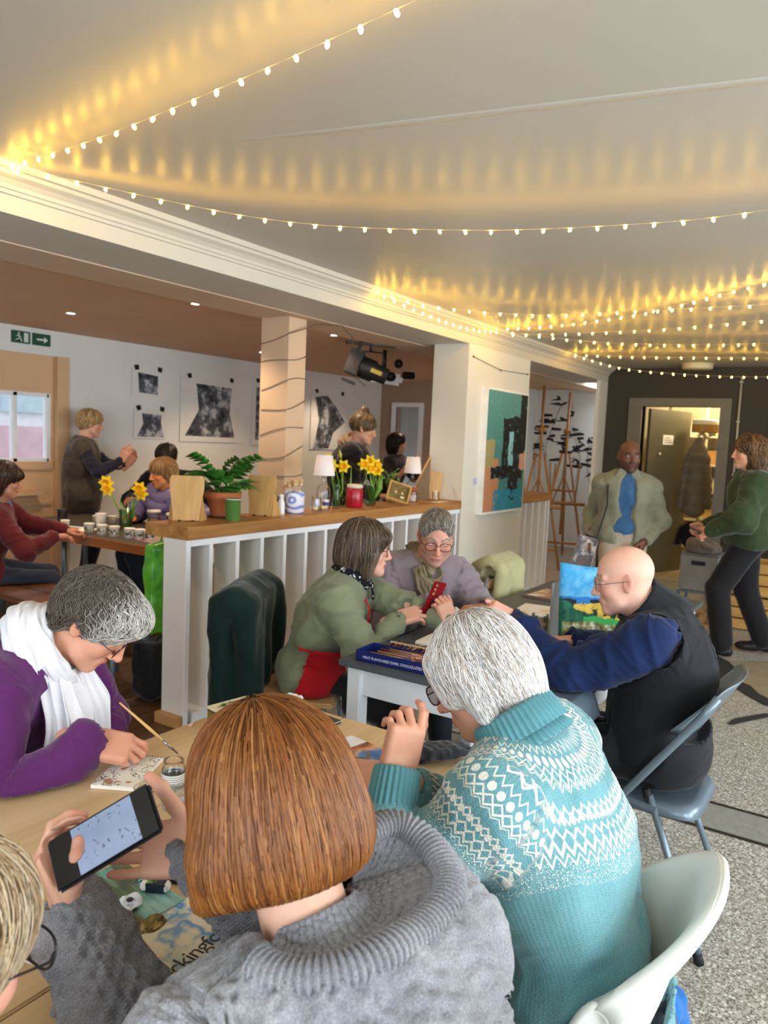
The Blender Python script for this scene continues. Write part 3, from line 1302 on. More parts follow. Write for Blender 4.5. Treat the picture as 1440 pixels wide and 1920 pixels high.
def chair_voids(kind, loc, rz):
    """solid space of a chair, kept free of bodies, clothes and coats"""
    R = rotm(0, 0, rz)
    o = V(loc)
    w = lambda q: R @ V(q)+o
    bx = lambda c, h: ('b', w(c), V(h), R)
    if kind == 'shell':
        G = shell_grid(12, 30)
        return [('c', w(G[i, j]), w(G[i+1, j]), 0.021) for j in range(30) for i in range(11)]+[('c', w((a*0.12, b*0.10, 0.425)), w((a*0.20, b*0.22, 0)), 0.017) for a in (-1, 1) for b in (-1, 1)]
    if kind == 'folding':
        G = back_grid()[::3]
        vs = [('c', w(G[i, j]), w(G[i+1, j]), 0.026) for j in range(G.shape[1]) for i in range(len(G)-1)]+[bx((0, 0.02, 0.235), (0.2, 0.2, 0.226))]
        for s in (-1, 1):
            vs += [('c', w((s*0.215, 0.35, 0.02)), w((s*0.215, 0.06, 0.445)), 0.018), ('c', w((s*0.215, 0.06, 0.445)), w((s*0.215, -0.17, 0.77)), 0.018), ('c', w((s*0.215, -0.17, 0.77)), w((s*0.205, -0.205, 0.83)), 0.018), ('c', w((s*0.19, -0.03, 0.45)), w((s*0.189, -0.018, 0.492)), 0.018)]
        return vs
    vs = [bx((0, 0, 0.232), (0.205, 0.205, 0.232))]
    for s in (-1, 1):
        vs += [('c', w((s*0.175, -0.17, 0.43)), w((s*0.175, -0.205, 0.62)), 0.027), ('c', w((s*0.175, -0.205, 0.62)), w((s*0.175, -0.24, 0.85)), 0.027)]
    for z in (0.62, 0.78):
        for s in (-1, 1):
            for k in (-0.017, 0.017):
                vs.append(('c', w((s*0.175, -0.202-(z-0.62)*0.2, z+k)), w((0, -0.235-(z-0.62)*0.2, z+k)), 0.023))
    return vs


def box_void(lo, hi):
    lo, hi = V(lo), V(hi)
    return ('b', (lo+hi)/2, (hi-lo)/2, np.eye(3))


def carve(S, voids):
    for q in voids:
        if q[0] == 'b':
            S.rbox(q[1], q[2], 0.009, q[3], 0.002, 's')
        else:
            S.cone(q[1], q[2], q[3]+0.008, None, 0.002, 's')
    return S


def unhit(v, voids, m=0.003):
    """push stray vertices out of the solid space of other things"""
    v = np.array(v, float)
    sh = v.shape
    v = v.reshape(-1, 3)
    for q in voids:
        if q[0] == 'b':
            R = q[3]
            p = (v-q[1]) @ R
            d = q[2]+m-np.abs(p)
            i = np.where((d > 0).all(1))[0]
            if len(i):
                k = d[i].argmin(1)
                p[i, k] = np.where(p[i, k] < 0, -1, 1)*(q[2]+m)[k]
                v[i] = p[i] @ R.T+q[1]
        else:
            ba = q[2]-q[1]
            h = np.clip(((v-q[1]) @ ba)/(ba @ ba), 0, 1)
            d = v-q[1]-h[:, None]*ba
            n = np.linalg.norm(d, axis=1)
            i = n < q[3]+m
            v[i] += d[i]/(n[i][:, None]+1e-9)*(q[3]+m-n[i])[:, None]
    return v.reshape(sh)


T_NEAR = box_void((-0.31, 0.625, 0.62), (1.78, 1.552, 0.742))
T_GREY = box_void((2.24, 0.75, 0.60), (4.445, 1.62, 0.742))
T_CUPS = box_void((3.47, 4.09, 0.68), (4.41, 6.06, 0.753))


class Person:
    """joints in world metres"""

    def __init__(s, label, pelvis, neck, head, hyaw, hpitch=0, hroll=0, face=None, S=1.0, group=None, tone='#d9a588', twist=0.0, girth=1.0, shw=0.165, drop=0.055, hs=1.0):
        s.S = S
        s.pel, s.neck, s.head = V(pelvis), V(neck), V(head)
        s.R = head_frame(hyaw, hpitch, hroll)
        s.face = hyaw if face is None else face
        y = radians(s.face)
        s.fwd = V(cos(y), sin(y), 0)
        s.up = nz(s.neck-s.pel)
        s.fwd = nz(s.fwd-s.up*(s.fwd @ s.up))
        s.left = np.cross(s.up, s.fwd)
        # the spine bows backwards a little
        s.mid = (s.pel+s.neck)/2-s.fwd*0.02*S
        yl = radians(twist)
        sl = s.left*cos(yl)-s.fwd*sin(yl)
        s.sl = sl
        s.shL = s.neck+sl*shw*S-s.up*drop*S
        s.shR = s.neck-sl*shw*S-s.up*drop*S
        s.g = girth
        s.tone = tone
        b = V((s.pel[0], s.pel[1], 0))
        s.o = b
        s.root = thing('person', label, 'person', tuple(b), 0, group)
        s.legs = None
        s.arms = {}
        s.hs = hs
        s.voids = []

    def arm(s, side, hand, pole, hf, hn, curl=(0.5,)*4, thumb=(0.6, 0.4, 0.3), spread=0.1, l1=0.29, l2=0.25, hsize=1.0):
        sh = s.shL if side == 'L' else s.shR
        e = ik(sh, hand, l1*s.S, l2*s.S, pole)
        d = V(hand)-sh
        mx = (l1+l2)*s.S*0.999
        if np.linalg.norm(d) > mx:
            hand = sh+nz(d)*mx
        s.arms[side] = dict(sh=sh, el=e, wr=V(hand), f=hf, n=hn, curl=curl, thumb=thumb, spread=spread, hs=hsize)
        return s

    def leg(s, feet, pole=None, knees=None):
        """feet: ankle targets (left, right)"""
        s.legs = []
        for i, (q, a) in enumerate(zip((1, -1), feet)):
            hip = s.pel+s.left*0.085*q*s.S*s.g
            k = knees[i] if knees else ik(hip, a, 0.43*s.S, 0.42*s.S, s.fwd if pole is None else pole)
            s.legs.append((hip, V(k), V(a)))
        return s

    # ---- the continuous body
    def body(s, res=0.011, hres=0.0035, handres=0.0026, jaw=1.0, nose=1.0, rosy=1.0, lips=1.0, stubble=None, brow=None, eyes=True, neckr=0.052, hands=True):
        vs, fs, cs = [], [], []
        n0 = 0

        def put(v, f, c):
            nonlocal n0
            vs.append(v)
            fs.append(f+n0)
            cs.append(c)
            n0 += len(v)
        S = s.S
        B = Sdf()
        g = s.g*S
        B.ell(s.pel, V(0.105, 0.150, 0.10)*g, np.stack([s.fwd, s.left, s.up], 1), 0)
        Rm = np.stack([s.fwd, s.left, s.up], 1)
        B.ell(s.mid, V(0.090, 0.125, 0.15)*g, Rm, 0.08)
        B.ell(s.pel*0.28+s.neck*0.72, V(0.095, 0.135, 0.14)*g, Rm, 0.08)
        B.cone(s.shL, s.shR, 0.045*S, 0.045*S, 0.05)
        B.cone(s.neck-s.up*0.05, s.neck+nz(s.head-s.neck)*0.03, 0.05*S, 0.045*S, 0.04)
        for a in s.arms.values():
            B.cone(a['sh'], a['el'], 0.048*S, 0.037*S, 0.03).cone(a['el'], a['wr'], 0.036*S, 0.024*S, 0.02)
        for hip, k, a in (s.legs or []):
            B.cone(hip, k, 0.075*S, 0.052*S, 0.04).cone(k, a, 0.050*S, 0.034*S, 0.02)
            fd = nz(V(s.fwd[0], s.fwd[1], 0))
            B.cone(a-V(0, 0, 0.03), a+fd*0.13-V(0, 0, 0.05), 0.034, 0.026, 0.02)
        v, f = carve(B, s.voids).mesh(res)
        v = unhit(v, s.voids)
        put(v, f, np.tile(V(lin(s.tone)), (len(v), 1)))
        H = head_sdf(s.head, s.R, S*s.hs, s.neck, jaw, nose, nr=neckr)
        s.H = H
        v, f = H.mesh(hres)
        put(v, f, head_color(v, s.head, s.R, S*s.hs, s.tone, rosy, lips, stubble, brow))
        for side, a in s.arms.items():
            if not hands or a['f'] is None:
                continue
            Hs = Sdf()
            ends = hand_sdf(Hs, a['wr'], a['f'], a['n'], side == 'R', a['curl'], a['thumb'], a['spread'], S*a['hs'])
            a['ends'] = ends
            v, f = carve(Hs, s.voids).mesh(handres)
            v = unhit(v, s.voids, 0.001)
            c = np.tile(V(lin(s.tone))*V(1.0, 0.93, 0.92), (len(v), 1))
            for p, d, m, r in ends:     # finger tips redder, nails paler
                dd = np.linalg.norm(v-p, axis=1)
                c *= 1-np.clip(1-dd/0.03, 0, 1)[:, None]*V(0.0, 0.16, 0.16)
                q = v-(p-d*0.002-m*r*0.75)
                dn = np.sqrt((q @ d/0.0065)**2+((q @ np.cross(d, m))/0.0050)**2+((q @ m)/0.004)**2)
                c[dn < 1] = c[dn < 1]*0.5+V(0.72, 0.48, 0.42)*0.5
            put(v, f, c)
        o = np_obj('body', np.concatenate(vs), np.concatenate(fs), skin_mat, s.root, s.o, np.concatenate(cs))
        if eyes:
            em = bpy.data.meshes.get('eye_ball')
            if em is None:
                e0 = MB().ball((0, 0, 0), 0.0125, 16, 12)
                eo = e0.build('eye', eye_mat, s.root)
                em = eo.data
                em.name = 'eye_ball'
                # polar axis to X so that the pupil is round
                for vv in em.vertices:
                    vv.co = Vector((vv.co.z, vv.co.y, -vv.co.x))
                bpy.data.objects.remove(eo)
        s.bodyo = o
        return s

    def L(s, x, y, z):
        return s.head+s.R @ (V(x, y, z)*s.S*s.hs)

    def eyeballs(s, look=(0, 0)):
        for q in (1, -1):
            o = bpy.data.objects.new('eye', bpy.data.meshes['eye_ball'])
            COL.objects.link(o)
            o.parent = s.root
            R = s.R @ rotm(0, radians(look[1]), radians(look[0]))
            M4 = Matrix(R.tolist()).to_4x4()
            p = s.L(0.0715, 0.032*q, 0.003)-s.o
            o.matrix_local = Matrix.Translation(p) @ M4 @ Matrix.Scale(s.S*s.hs, 4)
        return s

    def glasses(s, col='#2a211c', w=0.027, h=0.021, r=0.0016, z=0.000, x=0.100, round_=2.6, name='glasses', lens=True, tilt=0.0):
        m = mat('spectacle_frame_'+col[1:], col, 0.3, 0.5)
        F = MB()
        for q in (1, -1):
            pts = []
            for t in np.linspace(0, 2*pi, 28, endpoint=False):
                ct, st_ = cos(t), sin(t)
                e = 2/round_
                yy = w*np.sign(ct)*abs(ct)**e
                zz = h*np.sign(st_)*abs(st_)**e
                pts.append(s.L(x-0.10*(abs(yy+0.033*1) if False else 0)-abs(yy)*0.06, 0.034*q+yy, z+zz)-s.o)
            F.tube(pts, r*s.S, 6, closed=True)
            F.tube([s.L(x-0.004, q*(0.034+w), z+0.006)-s.o, s.L(x-0.02, q*0.075, z+0.006)-s.o, s.L(-0.01, q*0.083, z+0.004)-s.o, s.L(-0.028, q*0.080, z-0.012)-s.o], r*s.S, 6)
        F.tube([s.L(x, 0.034-w, z+0.004)-s.o, s.L(x+0.004, 0, z+0.008)-s.o, s.L(x, -0.034+w, z+0.004)-s.o], r*s.S, 6)
        g = F.build(name, m, s.root)
        if lens:
            Q = MB()
            for q in (1, -1):
                pts = []
                for t in np.linspace(0, 2*pi, 24, endpoint=False):
                    ct, st_ = cos(t), sin(t)
                    e = 2/round_
                    pts.append((w*np.sign(ct)*abs(ct)**e, h*np.sign(st_)*abs(st_)**e))
                M4 = np.eye(4)
                M4[:3, :3] = np.stack([s.R[:, 1], s.R[:, 2], s.R[:, 0]], 1)*s.S
                M4[:3, 3] = s.L(x-0.001, 0.034*q, z)-s.o
                Q.prism(pts, 0, 0.0012, M4)
            Q.build('lens', lens_mat, g)
        return s

    # ---- clothing shells
    def torso_sdf(s, ease=0.02, waist=1.0, hip=1.0, bust=0.0, length=0.05, belly=0.0, shr=0.062, k=0.07, collar=True):
        S, g = s.S, s.g*s.S
        T = Sdf()
        Rm = np.stack([s.fwd, s.left, s.up], 1)
        e = ease
        T.ell(s.pel+s.up*0.02, V(0.115*g+e, 0.160*g*hip+e, 0.11*g+e), Rm, 0)
        T.ell(s.mid, V(0.098*g+e+belly*0.5, 0.135*g*waist+e, 0.17*g), Rm, k)
        if belly:
            T.ell(s.mid*0.6+s.pel*0.4+s.fwd*0.05, V(0.09+belly, 0.12+e, 0.12), Rm, k)
        T.ell(s.pel*0.30+s.neck*0.70, V(0.105*g+e, 0.150*g+e, 0.155*g), Rm, k)
        if bust:
            for q in (1, -1):
                T.ell(s.pel*0.38+s.neck*0.62+s.fwd*0.07*g+s.left*0.065*q*g, V(0.06, 0.06, 0.065)*bust, Rm, 0.05)
        T.cone(s.shL-s.up*0.008, s.shR-s.up*0.008, shr*S+e*0.3, shr*S+e*0.3, 0.06)
        T.cone(s.shL-s.up*0.005, s.neck-s.up*0.025, shr*S*0.8+e*0.3, 0.066*S, 0.05)
        T.cone(s.shR-s.up*0.005, s.neck-s.up*0.025, shr*S*0.8+e*0.3, 0.066*S, 0.05)
        return T

    def sleeve(s, T, side, r=(0.066, 0.056, 0.042), k=0.035, cuff=0.03, end=None, bulge=0.0):
        a = s.arms[side]
        S = s.S
        w = a['wr']-nz(a['wr']-a['el'])*cuff
        if end is not None:
            w = a['el']+(a['wr']-a['el'])*end
        T.cone(a['sh'], a['el'], r[0]*S, r[1]*S, k)
        T.cone(a['el'], w, r[1]*S, r[2]*S, 0.02)
        if bulge:
            T.ell(a['el']-V(0, 0, 0.01), bulge, None, 0.03)
        a['cuff'] = w
        return T

    def garment(s, T, name, m, res=0.008, fold=0.004, fscale=9.0, seed=0, uvseg=None, col=None, hollow=True, smooth=1, crease=0.009, post=None, neckhole=None):
        if hollow:
            for a in s.arms.values():
                if 'cuff' in a:
                    d = nz(a['wr']-a['el'])
                    T.cone(a['cuff']-d*0.02, a['cuff']+d*0.09, 0.0285*s.S, 0.030*s.S, 0.002, 's')
        if neckhole:
            d = nz(s.head-s.neck)
            T.cone(s.neck+d*0.0, s.neck+d*0.12, neckhole, neckhole*1.25, 0.006, 's')
        carve(T, s.voids)
        v, f = T.mesh(res)
        if smooth:
            v = relax(v, f, smooth)
        n = vnormals(v, f)
        if fold:
            v = fold_disp(v, n, fold, fscale, seed)
        at = {}
        uv = limb_uv(v, s.segs() if uvseg is None else uvseg)
        if crease:
            v = creases(v, n, uv, crease, seed)
        if uvseg is not None:
            at['knit'] = uv
            if post is not None:
                v = post(v, n, uv)
        v = unhit(v, s.voids, 0.006)
        o = np_obj(name, v, f, m, s.root, s.o, col if not callable(col) else col(v), at)
        return o

    def segs(s, back=None):
        """reference segments for knit coordinates"""
        back = -s.fwd if back is None else back
        sg = [(s.pel-s.up*0.1, s.neck+s.up*0.05, back, 0.145, 0.125)]
        for a in s.arms.values():
            L1 = np.linalg.norm(a['el']-a['sh'])
            sg.append((a['sh'], a['el'], back, 0.055, 0.055))
            sg.append((a['el'], a['wr']+nz(a['wr']-a['el'])*0.03, back, 0.045, 0.045, L1))
        return sg

    def trousers(s, m, r=(0.095, 0.068, 0.055), name='trousers', res=0.012, cut=0.05, fold=0.004):
        T = Sdf()
        g = s.g*s.S
        Rm = np.stack([s.fwd, s.left, s.up], 1)
        T.ell(s.pel-s.up*0.005, V(0.118*g+0.006, 0.165*g+0.006, 0.125*g), Rm, 0)
        for hip, k, a in s.legs:
            T.cone(hip, k, r[0]*s.S, r[1]*s.S, 0.05)
            T.cone(k, a-nz(a-k)*cut*0.3, r[1]*s.S, r[2]*s.S, 0.02)
        v, f = carve(T, s.voids).mesh(res)
        v = relax(v, f, 1)
        v = unhit(fold_disp(v, vnormals(v, f), fold, 9.0, 5), s.voids)
        np_obj(name, v, f, m, s.root, s.o)
        return s

    def shoes(s, m, ln=0.17, toe=None):
        for i, (hip, k, a) in enumerate(s.legs):
            fd = nz(V(s.fwd[0], s.fwd[1], 0)) if toe is None else nz(V(toe[i]))
            T = Sdf()
            z0 = a[2]-0.085*s.S
            b = V(a[0], a[1], z0)
            side = np.cross(V(0, 0, 1), fd)
            R = np.stack([fd, side, V(0, 0, 1)], 1)
            T.ell(b+fd*ln*0.62+V(0, 0, 0.035), V(0.085, 0.046, 0.038), R, 0)
            T.ell(b-fd*0.03+V(0, 0, 0.04), V(0.05, 0.036, 0.042), R, 0.03)
            T.cone(b+fd*0.05+V(0, 0, 0.05), a, 0.04, 0.042, 0.04)
            T.plane(b+V(0, 0, 0.004), (0, 0, -1))
            v, f = T.mesh(0.009)
            np_obj('shoe', v, f, m, s.root, s.o)
        return s


def limb_uv(v, segs):
    """(around metres, along metres, segment id) of the nearest reference segment"""
    best = np.full(len(v), 1e9)
    out = np.zeros((len(v), 3))
    for i, sg in enumerate(segs):
        a, b, ref, r, rr = sg[:5]
        off = sg[5] if len(sg) > 5 else 0.0
        ba = b-a
        L = np.linalg.norm(ba)
        u = ba/L
        t = (v-a) @ u
        tc = np.clip(t, 0, L)
        d = np.linalg.norm(v-a-tc[:, None]*u, axis=1)-r
        e1 = nz(V(ref)-u*(V(ref) @ u))
        e2 = np.cross(u, e1)
        ang = np.arctan2((v-a) @ e2, (v-a) @ e1)
        m = d < best
        best = np.where(m, d, best)
        out[m, 0] = ang[m]*rr
        out[m, 1] = t[m]+off
        out[m, 2] = i
    return out
# image-aligned directions of the photographer's view, used to aim hands and gazes
cR, cU, cF = np.array(_R), np.array(_U), np.array(_fw)


def fabric(name, hexc, rough=0.85, wscale=400.0, bump=0.35, var=0.12, vs=14.0, sheen=0.25):
    if name in MATS:
        return MATS[name]
    M = MT(name, rough, 0.2)
    c = lin(hexc)
    co = M.coords()
    f = M.noise(co, vs, 5.0, 0.65)
    M.color(M.ramp(f, [(0.28, tuple(q*(1-var) for q in c)), (0.72, tuple(min(1, q*(1+var)) for q in c))]))
    M.bump(M.noise(co, wscale, 2.0), bump, 0.0025)
    M.set(Sheen_Weight=sheen, Sheen_Roughness=0.4)
    MATS[name] = M.m
    return M.m


def knitmat(name, hexc, wale=0.0065, course=0.006, bump=0.5, var=0.18, heather=0.25, rib=False, rough=0.9):
    """stockinette or rib relief in the garment's own knit coordinates"""
    if name in MATS:
        return MATS[name]
    M = MT(name, rough, 0.15)
    c = lin(hexc)
    kv = M.attr('knit')[1]
    u, v, w = M.xyz(kv)
    co = M.coords()
    f = M.noise(co, 10.0, 5.0)
    f2 = M.noise(co, 260.0, 2.0)
    g = f*(1-heather)+f2*heather
    M.color(M.ramp(g, [(0.3, tuple(q*(1-var) for q in c)), (0.7, tuple(min(1, q*(1+var)) for q in c))]))
    uu = (u*(1/wale)).tri()
    vv = ((v*(1/course))+uu*0.5).tri()
    h = uu if rib else uu*0.5+vv*0.5
    M.bump(h*0.8+f2*0.4, bump, 0.003)
    M.set(Sheen_Weight=0.3, Sheen_Roughness=0.4)
    MATS[name] = M.m
    return M.m


def ribtube(pts, rad, nrib, amp, up=None, thick=0.006, side=None, w=1.0, per=5):
    """open ribbed tube through the points (collars, cuffs)"""
    p = np.array(pts, float)
    t = np.gradient(p, axis=0)
    t /= np.linalg.norm(t, axis=1)[:, None]
    n = nrib*per
    ref = V(side if side is not None else (1, 0, 0))
    rows = []
    for i in range(len(p)):
        e1 = nz(ref-t[i]*(ref @ t[i]))
        e2 = np.cross(t[i], e1)
        a = np.linspace(0, 2*pi, n+1)
        r = rad[i]+amp*np.cos(a*nrib)
        rows.append(p[i]+(r*np.cos(a)*w)[:, None]*e1+(r*np.sin(a))[:, None]*e2)
    return MB().grid(np.array(rows).transpose(1, 0, 2), True, thick)


def scatter_on(sdf, n, res, keep, seed=1):
    v, f = sdf.mesh(res)
    v = v[keep(v)]
    g = np.random.default_rng(seed)
    return v[g.integers(0, len(v), n)]+g.normal(size=(n, 3))*res*0.5


def pal(cols, w=None, dark=None):
    cs = np.array([lin(c) for c in cols])

    def f(root, g):
        i = g.choice(len(cs), len(root), p=w)
        return cs[i]*(0.8+0.4*g.random((len(root), 1)))
    return f


def hair_base(P, T, name, hexc, res=0.005, disp=0.0, seed=1, scale=60):
    v, f = T.mesh(res)
    if disp:
        n = vnormals(v, f)
        v = v+n*(disp*vnoise(v*scale+seed))[:, None]
    col = np.tile(V(lin(hexc)), (len(v), 1))
    return np_obj(name, v, f, hair_mat, P.root, P.o, col)


# ------------------------------------------------------------------ woman with auburn bob, grey cable-knit hooded jumper, phone
W = Person('seated person with auburn bob in a grey cable-knit hooded jumper photographing with a phone', (0.64, 0.27, 0.50), (0.715, 0.535, 0.925), (0.735, 0.635, 1.078), 70, 22, -4, face=68, S=1.0, tone='#e0b096', girth=1.10, shw=0.155)
RED = W
W.voids = chair_voids('shell', (0.64, 0.30, 0), radians(-10))+[T_NEAR, box_void((0.55, 0.74, 0.70), (0.95, 1.12, 0.757))]
_e1 = nz(cR*0.87+cU*0.50+cF*0.12)
_e2 = nz((cR*0.46-cU*0.88)*0.80-cF*0.58)
_e2 = nz(_e2-_e1*(_e2 @ _e1))
W.voids.append(('b', V(0.655, 0.856, 0.985), V(0.080, 0.039, 0.008), np.stack([_e1, _e2, np.cross(_e1, _e2)], 1)))
W.arm('L', (0.636, 0.906, 0.862), (0.25, -0.3, -1.0), cU*0.86-cR*0.42+cF*0.05, cR*0.80+cF*0.55+cU*0.3, curl=(0.7, 0.75, 0.75, 0.75), thumb=(0.75, 0.1, 0.1), spread=0.08)
W.arm('R', (0.775, 0.785, 0.940), (0.6, -0.2, -1.0), -cR*0.95-cU*0.12+cF*0.2, -cF*0.75+cU*0.55, curl=((0.1, 0.35, 0.4), (0.12, 0.2, 0.2), (0.1, 0.2, 0.2), (0.2, 0.3, 0.3)), thumb=(0.75, -0.1, 0.25), spread=0.18)
W.leg(((0.62, 0.83, 0.09), (0.88, 0.80, 0.09)))
W.body(brow='#7a4d2c')
W.trousers(fabric('navy_trouser', '#2b3140'))
W.shoes(mat('black_shoe', '#1d1b1a', 0.4))


def m_cable():
    M = MT('grey_cable_knit', 0.92, 0.12)
    co = M.coords()
    kv = M.attr('knit')[1]
    u, v, w = M.xyz(kv)
    f = M.noise(co, 9.0, 4.0)
    f2 = M.noise(co, 320.0, 3.0, 0.7)
    g = f*0.45+f2*0.55
    M.color(M.ramp(g, [(0.28, lin('#57575c')), (0.5, lin('#86868b')), (0.72, lin('#b0b0b2'))]))
    uu = (u*(1/0.0055)).tri()
    vv = (v*(1/0.0050)+uu*0.5).tri()
    M.bump(uu*0.35+vv*0.35+f2*0.6, 0.65, 0.0035)
    M.set(Sheen_Weight=0.35, Sheen_Roughness=0.35)
    return M.m


cable = m_cable()


def cable_post(v, n, uv):
    u, t = uv[:, 0], uv[:, 1]
    per = 0.052
    c = np.floor(u/per)
    x = (u/per-c-0.5)*2
    ph = 2*pi*t/0.055+c*1.3
    a = 1-((x-0.38*np.sin(ph))/0.34)**2
    b = 1-((x+0.38*np.sin(ph))/0.34)**2
    h = np.clip(np.maximum(a, b), 0, 1)
    return v+n*(0.0095*h)[:, None]


T = W.torso_sdf(ease=0.024, shr=0.070)
T.ell(W.pel*0.35+W.neck*0.65-W.fwd*0.05, V(0.10, 0.165, 0.19), np.stack([W.fwd, W.left, W.up], 1), 0.05)
T.ell((0.745, 0.485, 1.015), (0.15, 0.075, 0.065), rotm(0, 0, -0.1), 0.03, 's')
W.sleeve(T, 'L', (0.072, 0.066, 0.050), cuff=0.012)
W.sleeve(T, 'R', (0.072, 0.066, 0.050), cuff=0.012)
T.ell(W.arms['L']['el']*0.5+W.arms['L']['wr']*0.5-V(0, 0, 0.01), (0.055, 0.06, 0.055), None, 0.04)
W.garment(T, 'jumper', cable, res=0.0058, fold=0.006, fscale=8, uvseg=W.segs(W.fwd), post=cable_post, seed=2, neckhole=0.075)
# hood lying open on the upper back: its ribbed rim and the woven lining inside
rim = np.array([(0.597, 0.532, 0.976), (0.597, 0.488, 0.978), (0.615, 0.45, 0.983), (0.651, 0.422, 0.988), (0.698, 0.409, 0.988), (0.758, 0.405, 0.982), (0.817, 0.407, 0.983), (0.86, 0.427, 0.983), (0.888, 0.457, 0.989), (0.901, 0.489, 0.997), (0.897, 0.524, 1.011), (0.863, 0.545, 1.014), (0.817, 0.548, 1.010)])
q = np.vstack([2*rim[0]-rim[1], rim, 2*rim[-1]-rim[-2]])
cur = []
for i in range(1, len(q)-2):
    for t in np.linspace(0, 1, 10, endpoint=False):
        a, b, c, d = q[i-1:i+3]
        cur.append(0.5*(2*b+(c-a)*t+(2*a-5*b+4*c-d)*t*t+(3*b-a-3*c+d)*t**3))
cur = np.array(cur+[rim[-1]])


def rib_rim(cur, r, amp, per, name, m, person, flat=1.25):
    L = np.concatenate([[0], np.cumsum(np.linalg.norm(np.diff(cur, axis=0), axis=1))])
    n = int(L[-1]/per)*6
    s_ = np.linspace(0, L[-1], n)
    pts = np.stack([np.interp(s_, L, cur[:, k]) for k in range(3)], 1)
    for k in range(3):
        pts[:, k] = np.convolve(np.pad(pts[:, k], 12, mode='edge'), np.ones(25)/25, 'valid')
    rr = r+amp*np.cos(2*pi*s_/per)
    rr[:6] *= np.linspace(0.5, 1, 6)
    rr[-6:] *= np.linspace(1, 0.5, 6)
    mb = MB().tube(pts-person.o, rr, 12, sx=flat, up=(0, 0, 1))
    return mb.build(name, m, person.root)


hood = rib_rim(cur, 0.0165, 0.0026, 0.0085, 'hood_rim', cable, W)
# lining: a slack bowl from the rim towards the neck
hd_ = nz(W.head-W.neck)
G = []
for k in np.linspace(0, 1, 30):
    d = cur-W.neck
    d = d-(d @ hd_)[:, None]*hd_
    ring = W.neck+hd_*0.035+d/np.linalg.norm(d, axis=1)[:, None]*0.062
    row = cur*(1-k)+ring*k-V(0, 0, 1)*(0.030*sin(pi*k))
    G.append(row)
G = push(np.array(G), T, 0.004)
vv, uu = np.meshgrid(np.arange(G.shape[1]), np.arange(G.shape[0]))
wv = np.where(((uu//4)+(vv//4)) % 2 == 0, np.abs(np.sin((vv % 4+0.5)/4*pi)), np.abs(np.sin((uu % 4+0.5)/4*pi)))
MB().grid(G-W.o+(wv*0.0065)[..., None]*V(0, -0.2, 1.0), True, 0.004).build('hood_lining', cable, W.root)
# outside of the hood: sags from the rim over the back
G = []
mid_ = cur.mean(0)
for k in np.linspace(0, 1, 24):
    out = (cur-mid_)*V(1, 1, 0)
    out /= np.linalg.norm(out, axis=1)[:, None]
    G.append(cur+out*(0.050*sin(pi*0.75*k))-V(0, 0, 1)*(0.11*k*k+0.02*k))
G = push(np.array(G), T, 0.012)
vv, uu = np.meshgrid(np.arange(G.shape[1]), np.arange(G.shape[0]))
xx = (vv % 10)/5.0-1
sn = 0.4*np.sin(uu*0.6+vv//10)
hb = np.clip(np.maximum(1-((xx-sn)/0.4)**2, 1-((xx+sn)/0.4)**2), 0, 1)
n_ = np.cross(np.gradient(G, axis=0), np.gradient(G, axis=1))
n_ /= np.linalg.norm(n_, axis=2)[..., None]+1e-9
n_ *= np.sign(((G-mid_)*n_).sum(-1, keepdims=True))
MB().grid(G-W.o+(hb*0.010)[..., None]*n_, True, 0.004).build('hood_outside', cable, W.root)

# auburn bob
Hh = Sdf()
Lh, Rh = W.L, W.R
Hh.ell(Lh(-0.016, 0, 0.034), V(0.113, 0.095, 0.094), Rh, 0)
Hh.ell(Lh(-0.035, 0, -0.045), V(0.106, 0.106, 0.108), Rh, 0.05)
Hh.cone(Lh(-0.02, 0.075, -0.06), Lh(0.010, 0.088, -0.118), 0.045, 0.030, 0.04)
Hh.cone(Lh(-0.02, -0.075, -0.06), Lh(0.010, -0.088, -0.118), 0.045, 0.030, 0.04)
Hh.ell(Lh(0.135, 0, -0.060), V(0.105, 0.085, 0.105), Rh, 0.012, 's')
Hh.plane(Lh(-0.02, 0, -0.102), -Rh[:, 2]*1.0-Rh[:, 0]*0.02, 0.02)
hair_base(W, Hh, 'hair', '#7d4820', 0.005)
crown = Lh(-0.035, 0.01, 0.135)


def flow_bob(p, i):
    d = p-crown
    r = np.linalg.norm(d, axis=1)[:, None]
    t = d/(r+1e-6)*np.clip(0.10/(r+0.02), 0, 1.5)
    t = t-Rh[:, 2]*1.0-V(0, 0, 0.6)
    low = np.clip((((p-W.head) @ Rh)[:, 2]+0.10)/-0.05, 0, 1)[:, None]
    return t+low*nz(Rh[:, 0]*0.6)*((p-W.head) @ Rh[:, 0] < -0.02)[:, None]


rt = scatter_on(Hh, 5200, 0.008, lambda v: ((v-W.head) @ Rh)[:, 2] > -0.09, 4)
bobcol = pal(['#70401d', '#7d4820', '#8a5424', '#986231', '#ab7843', '#824d20'], [0.15, 0.25, 0.26, 0.17, 0.05, 0.12])
strands('hair_strands', Hh, rt, flow_bob, 13, 0.0125, hair_mat, W.root, W.o, bobcol, 0.0008, 0.0030, 3, 0.10, 5, stop=lambda p: ((p-W.head) @ Rh)[:, 2] < -0.108)

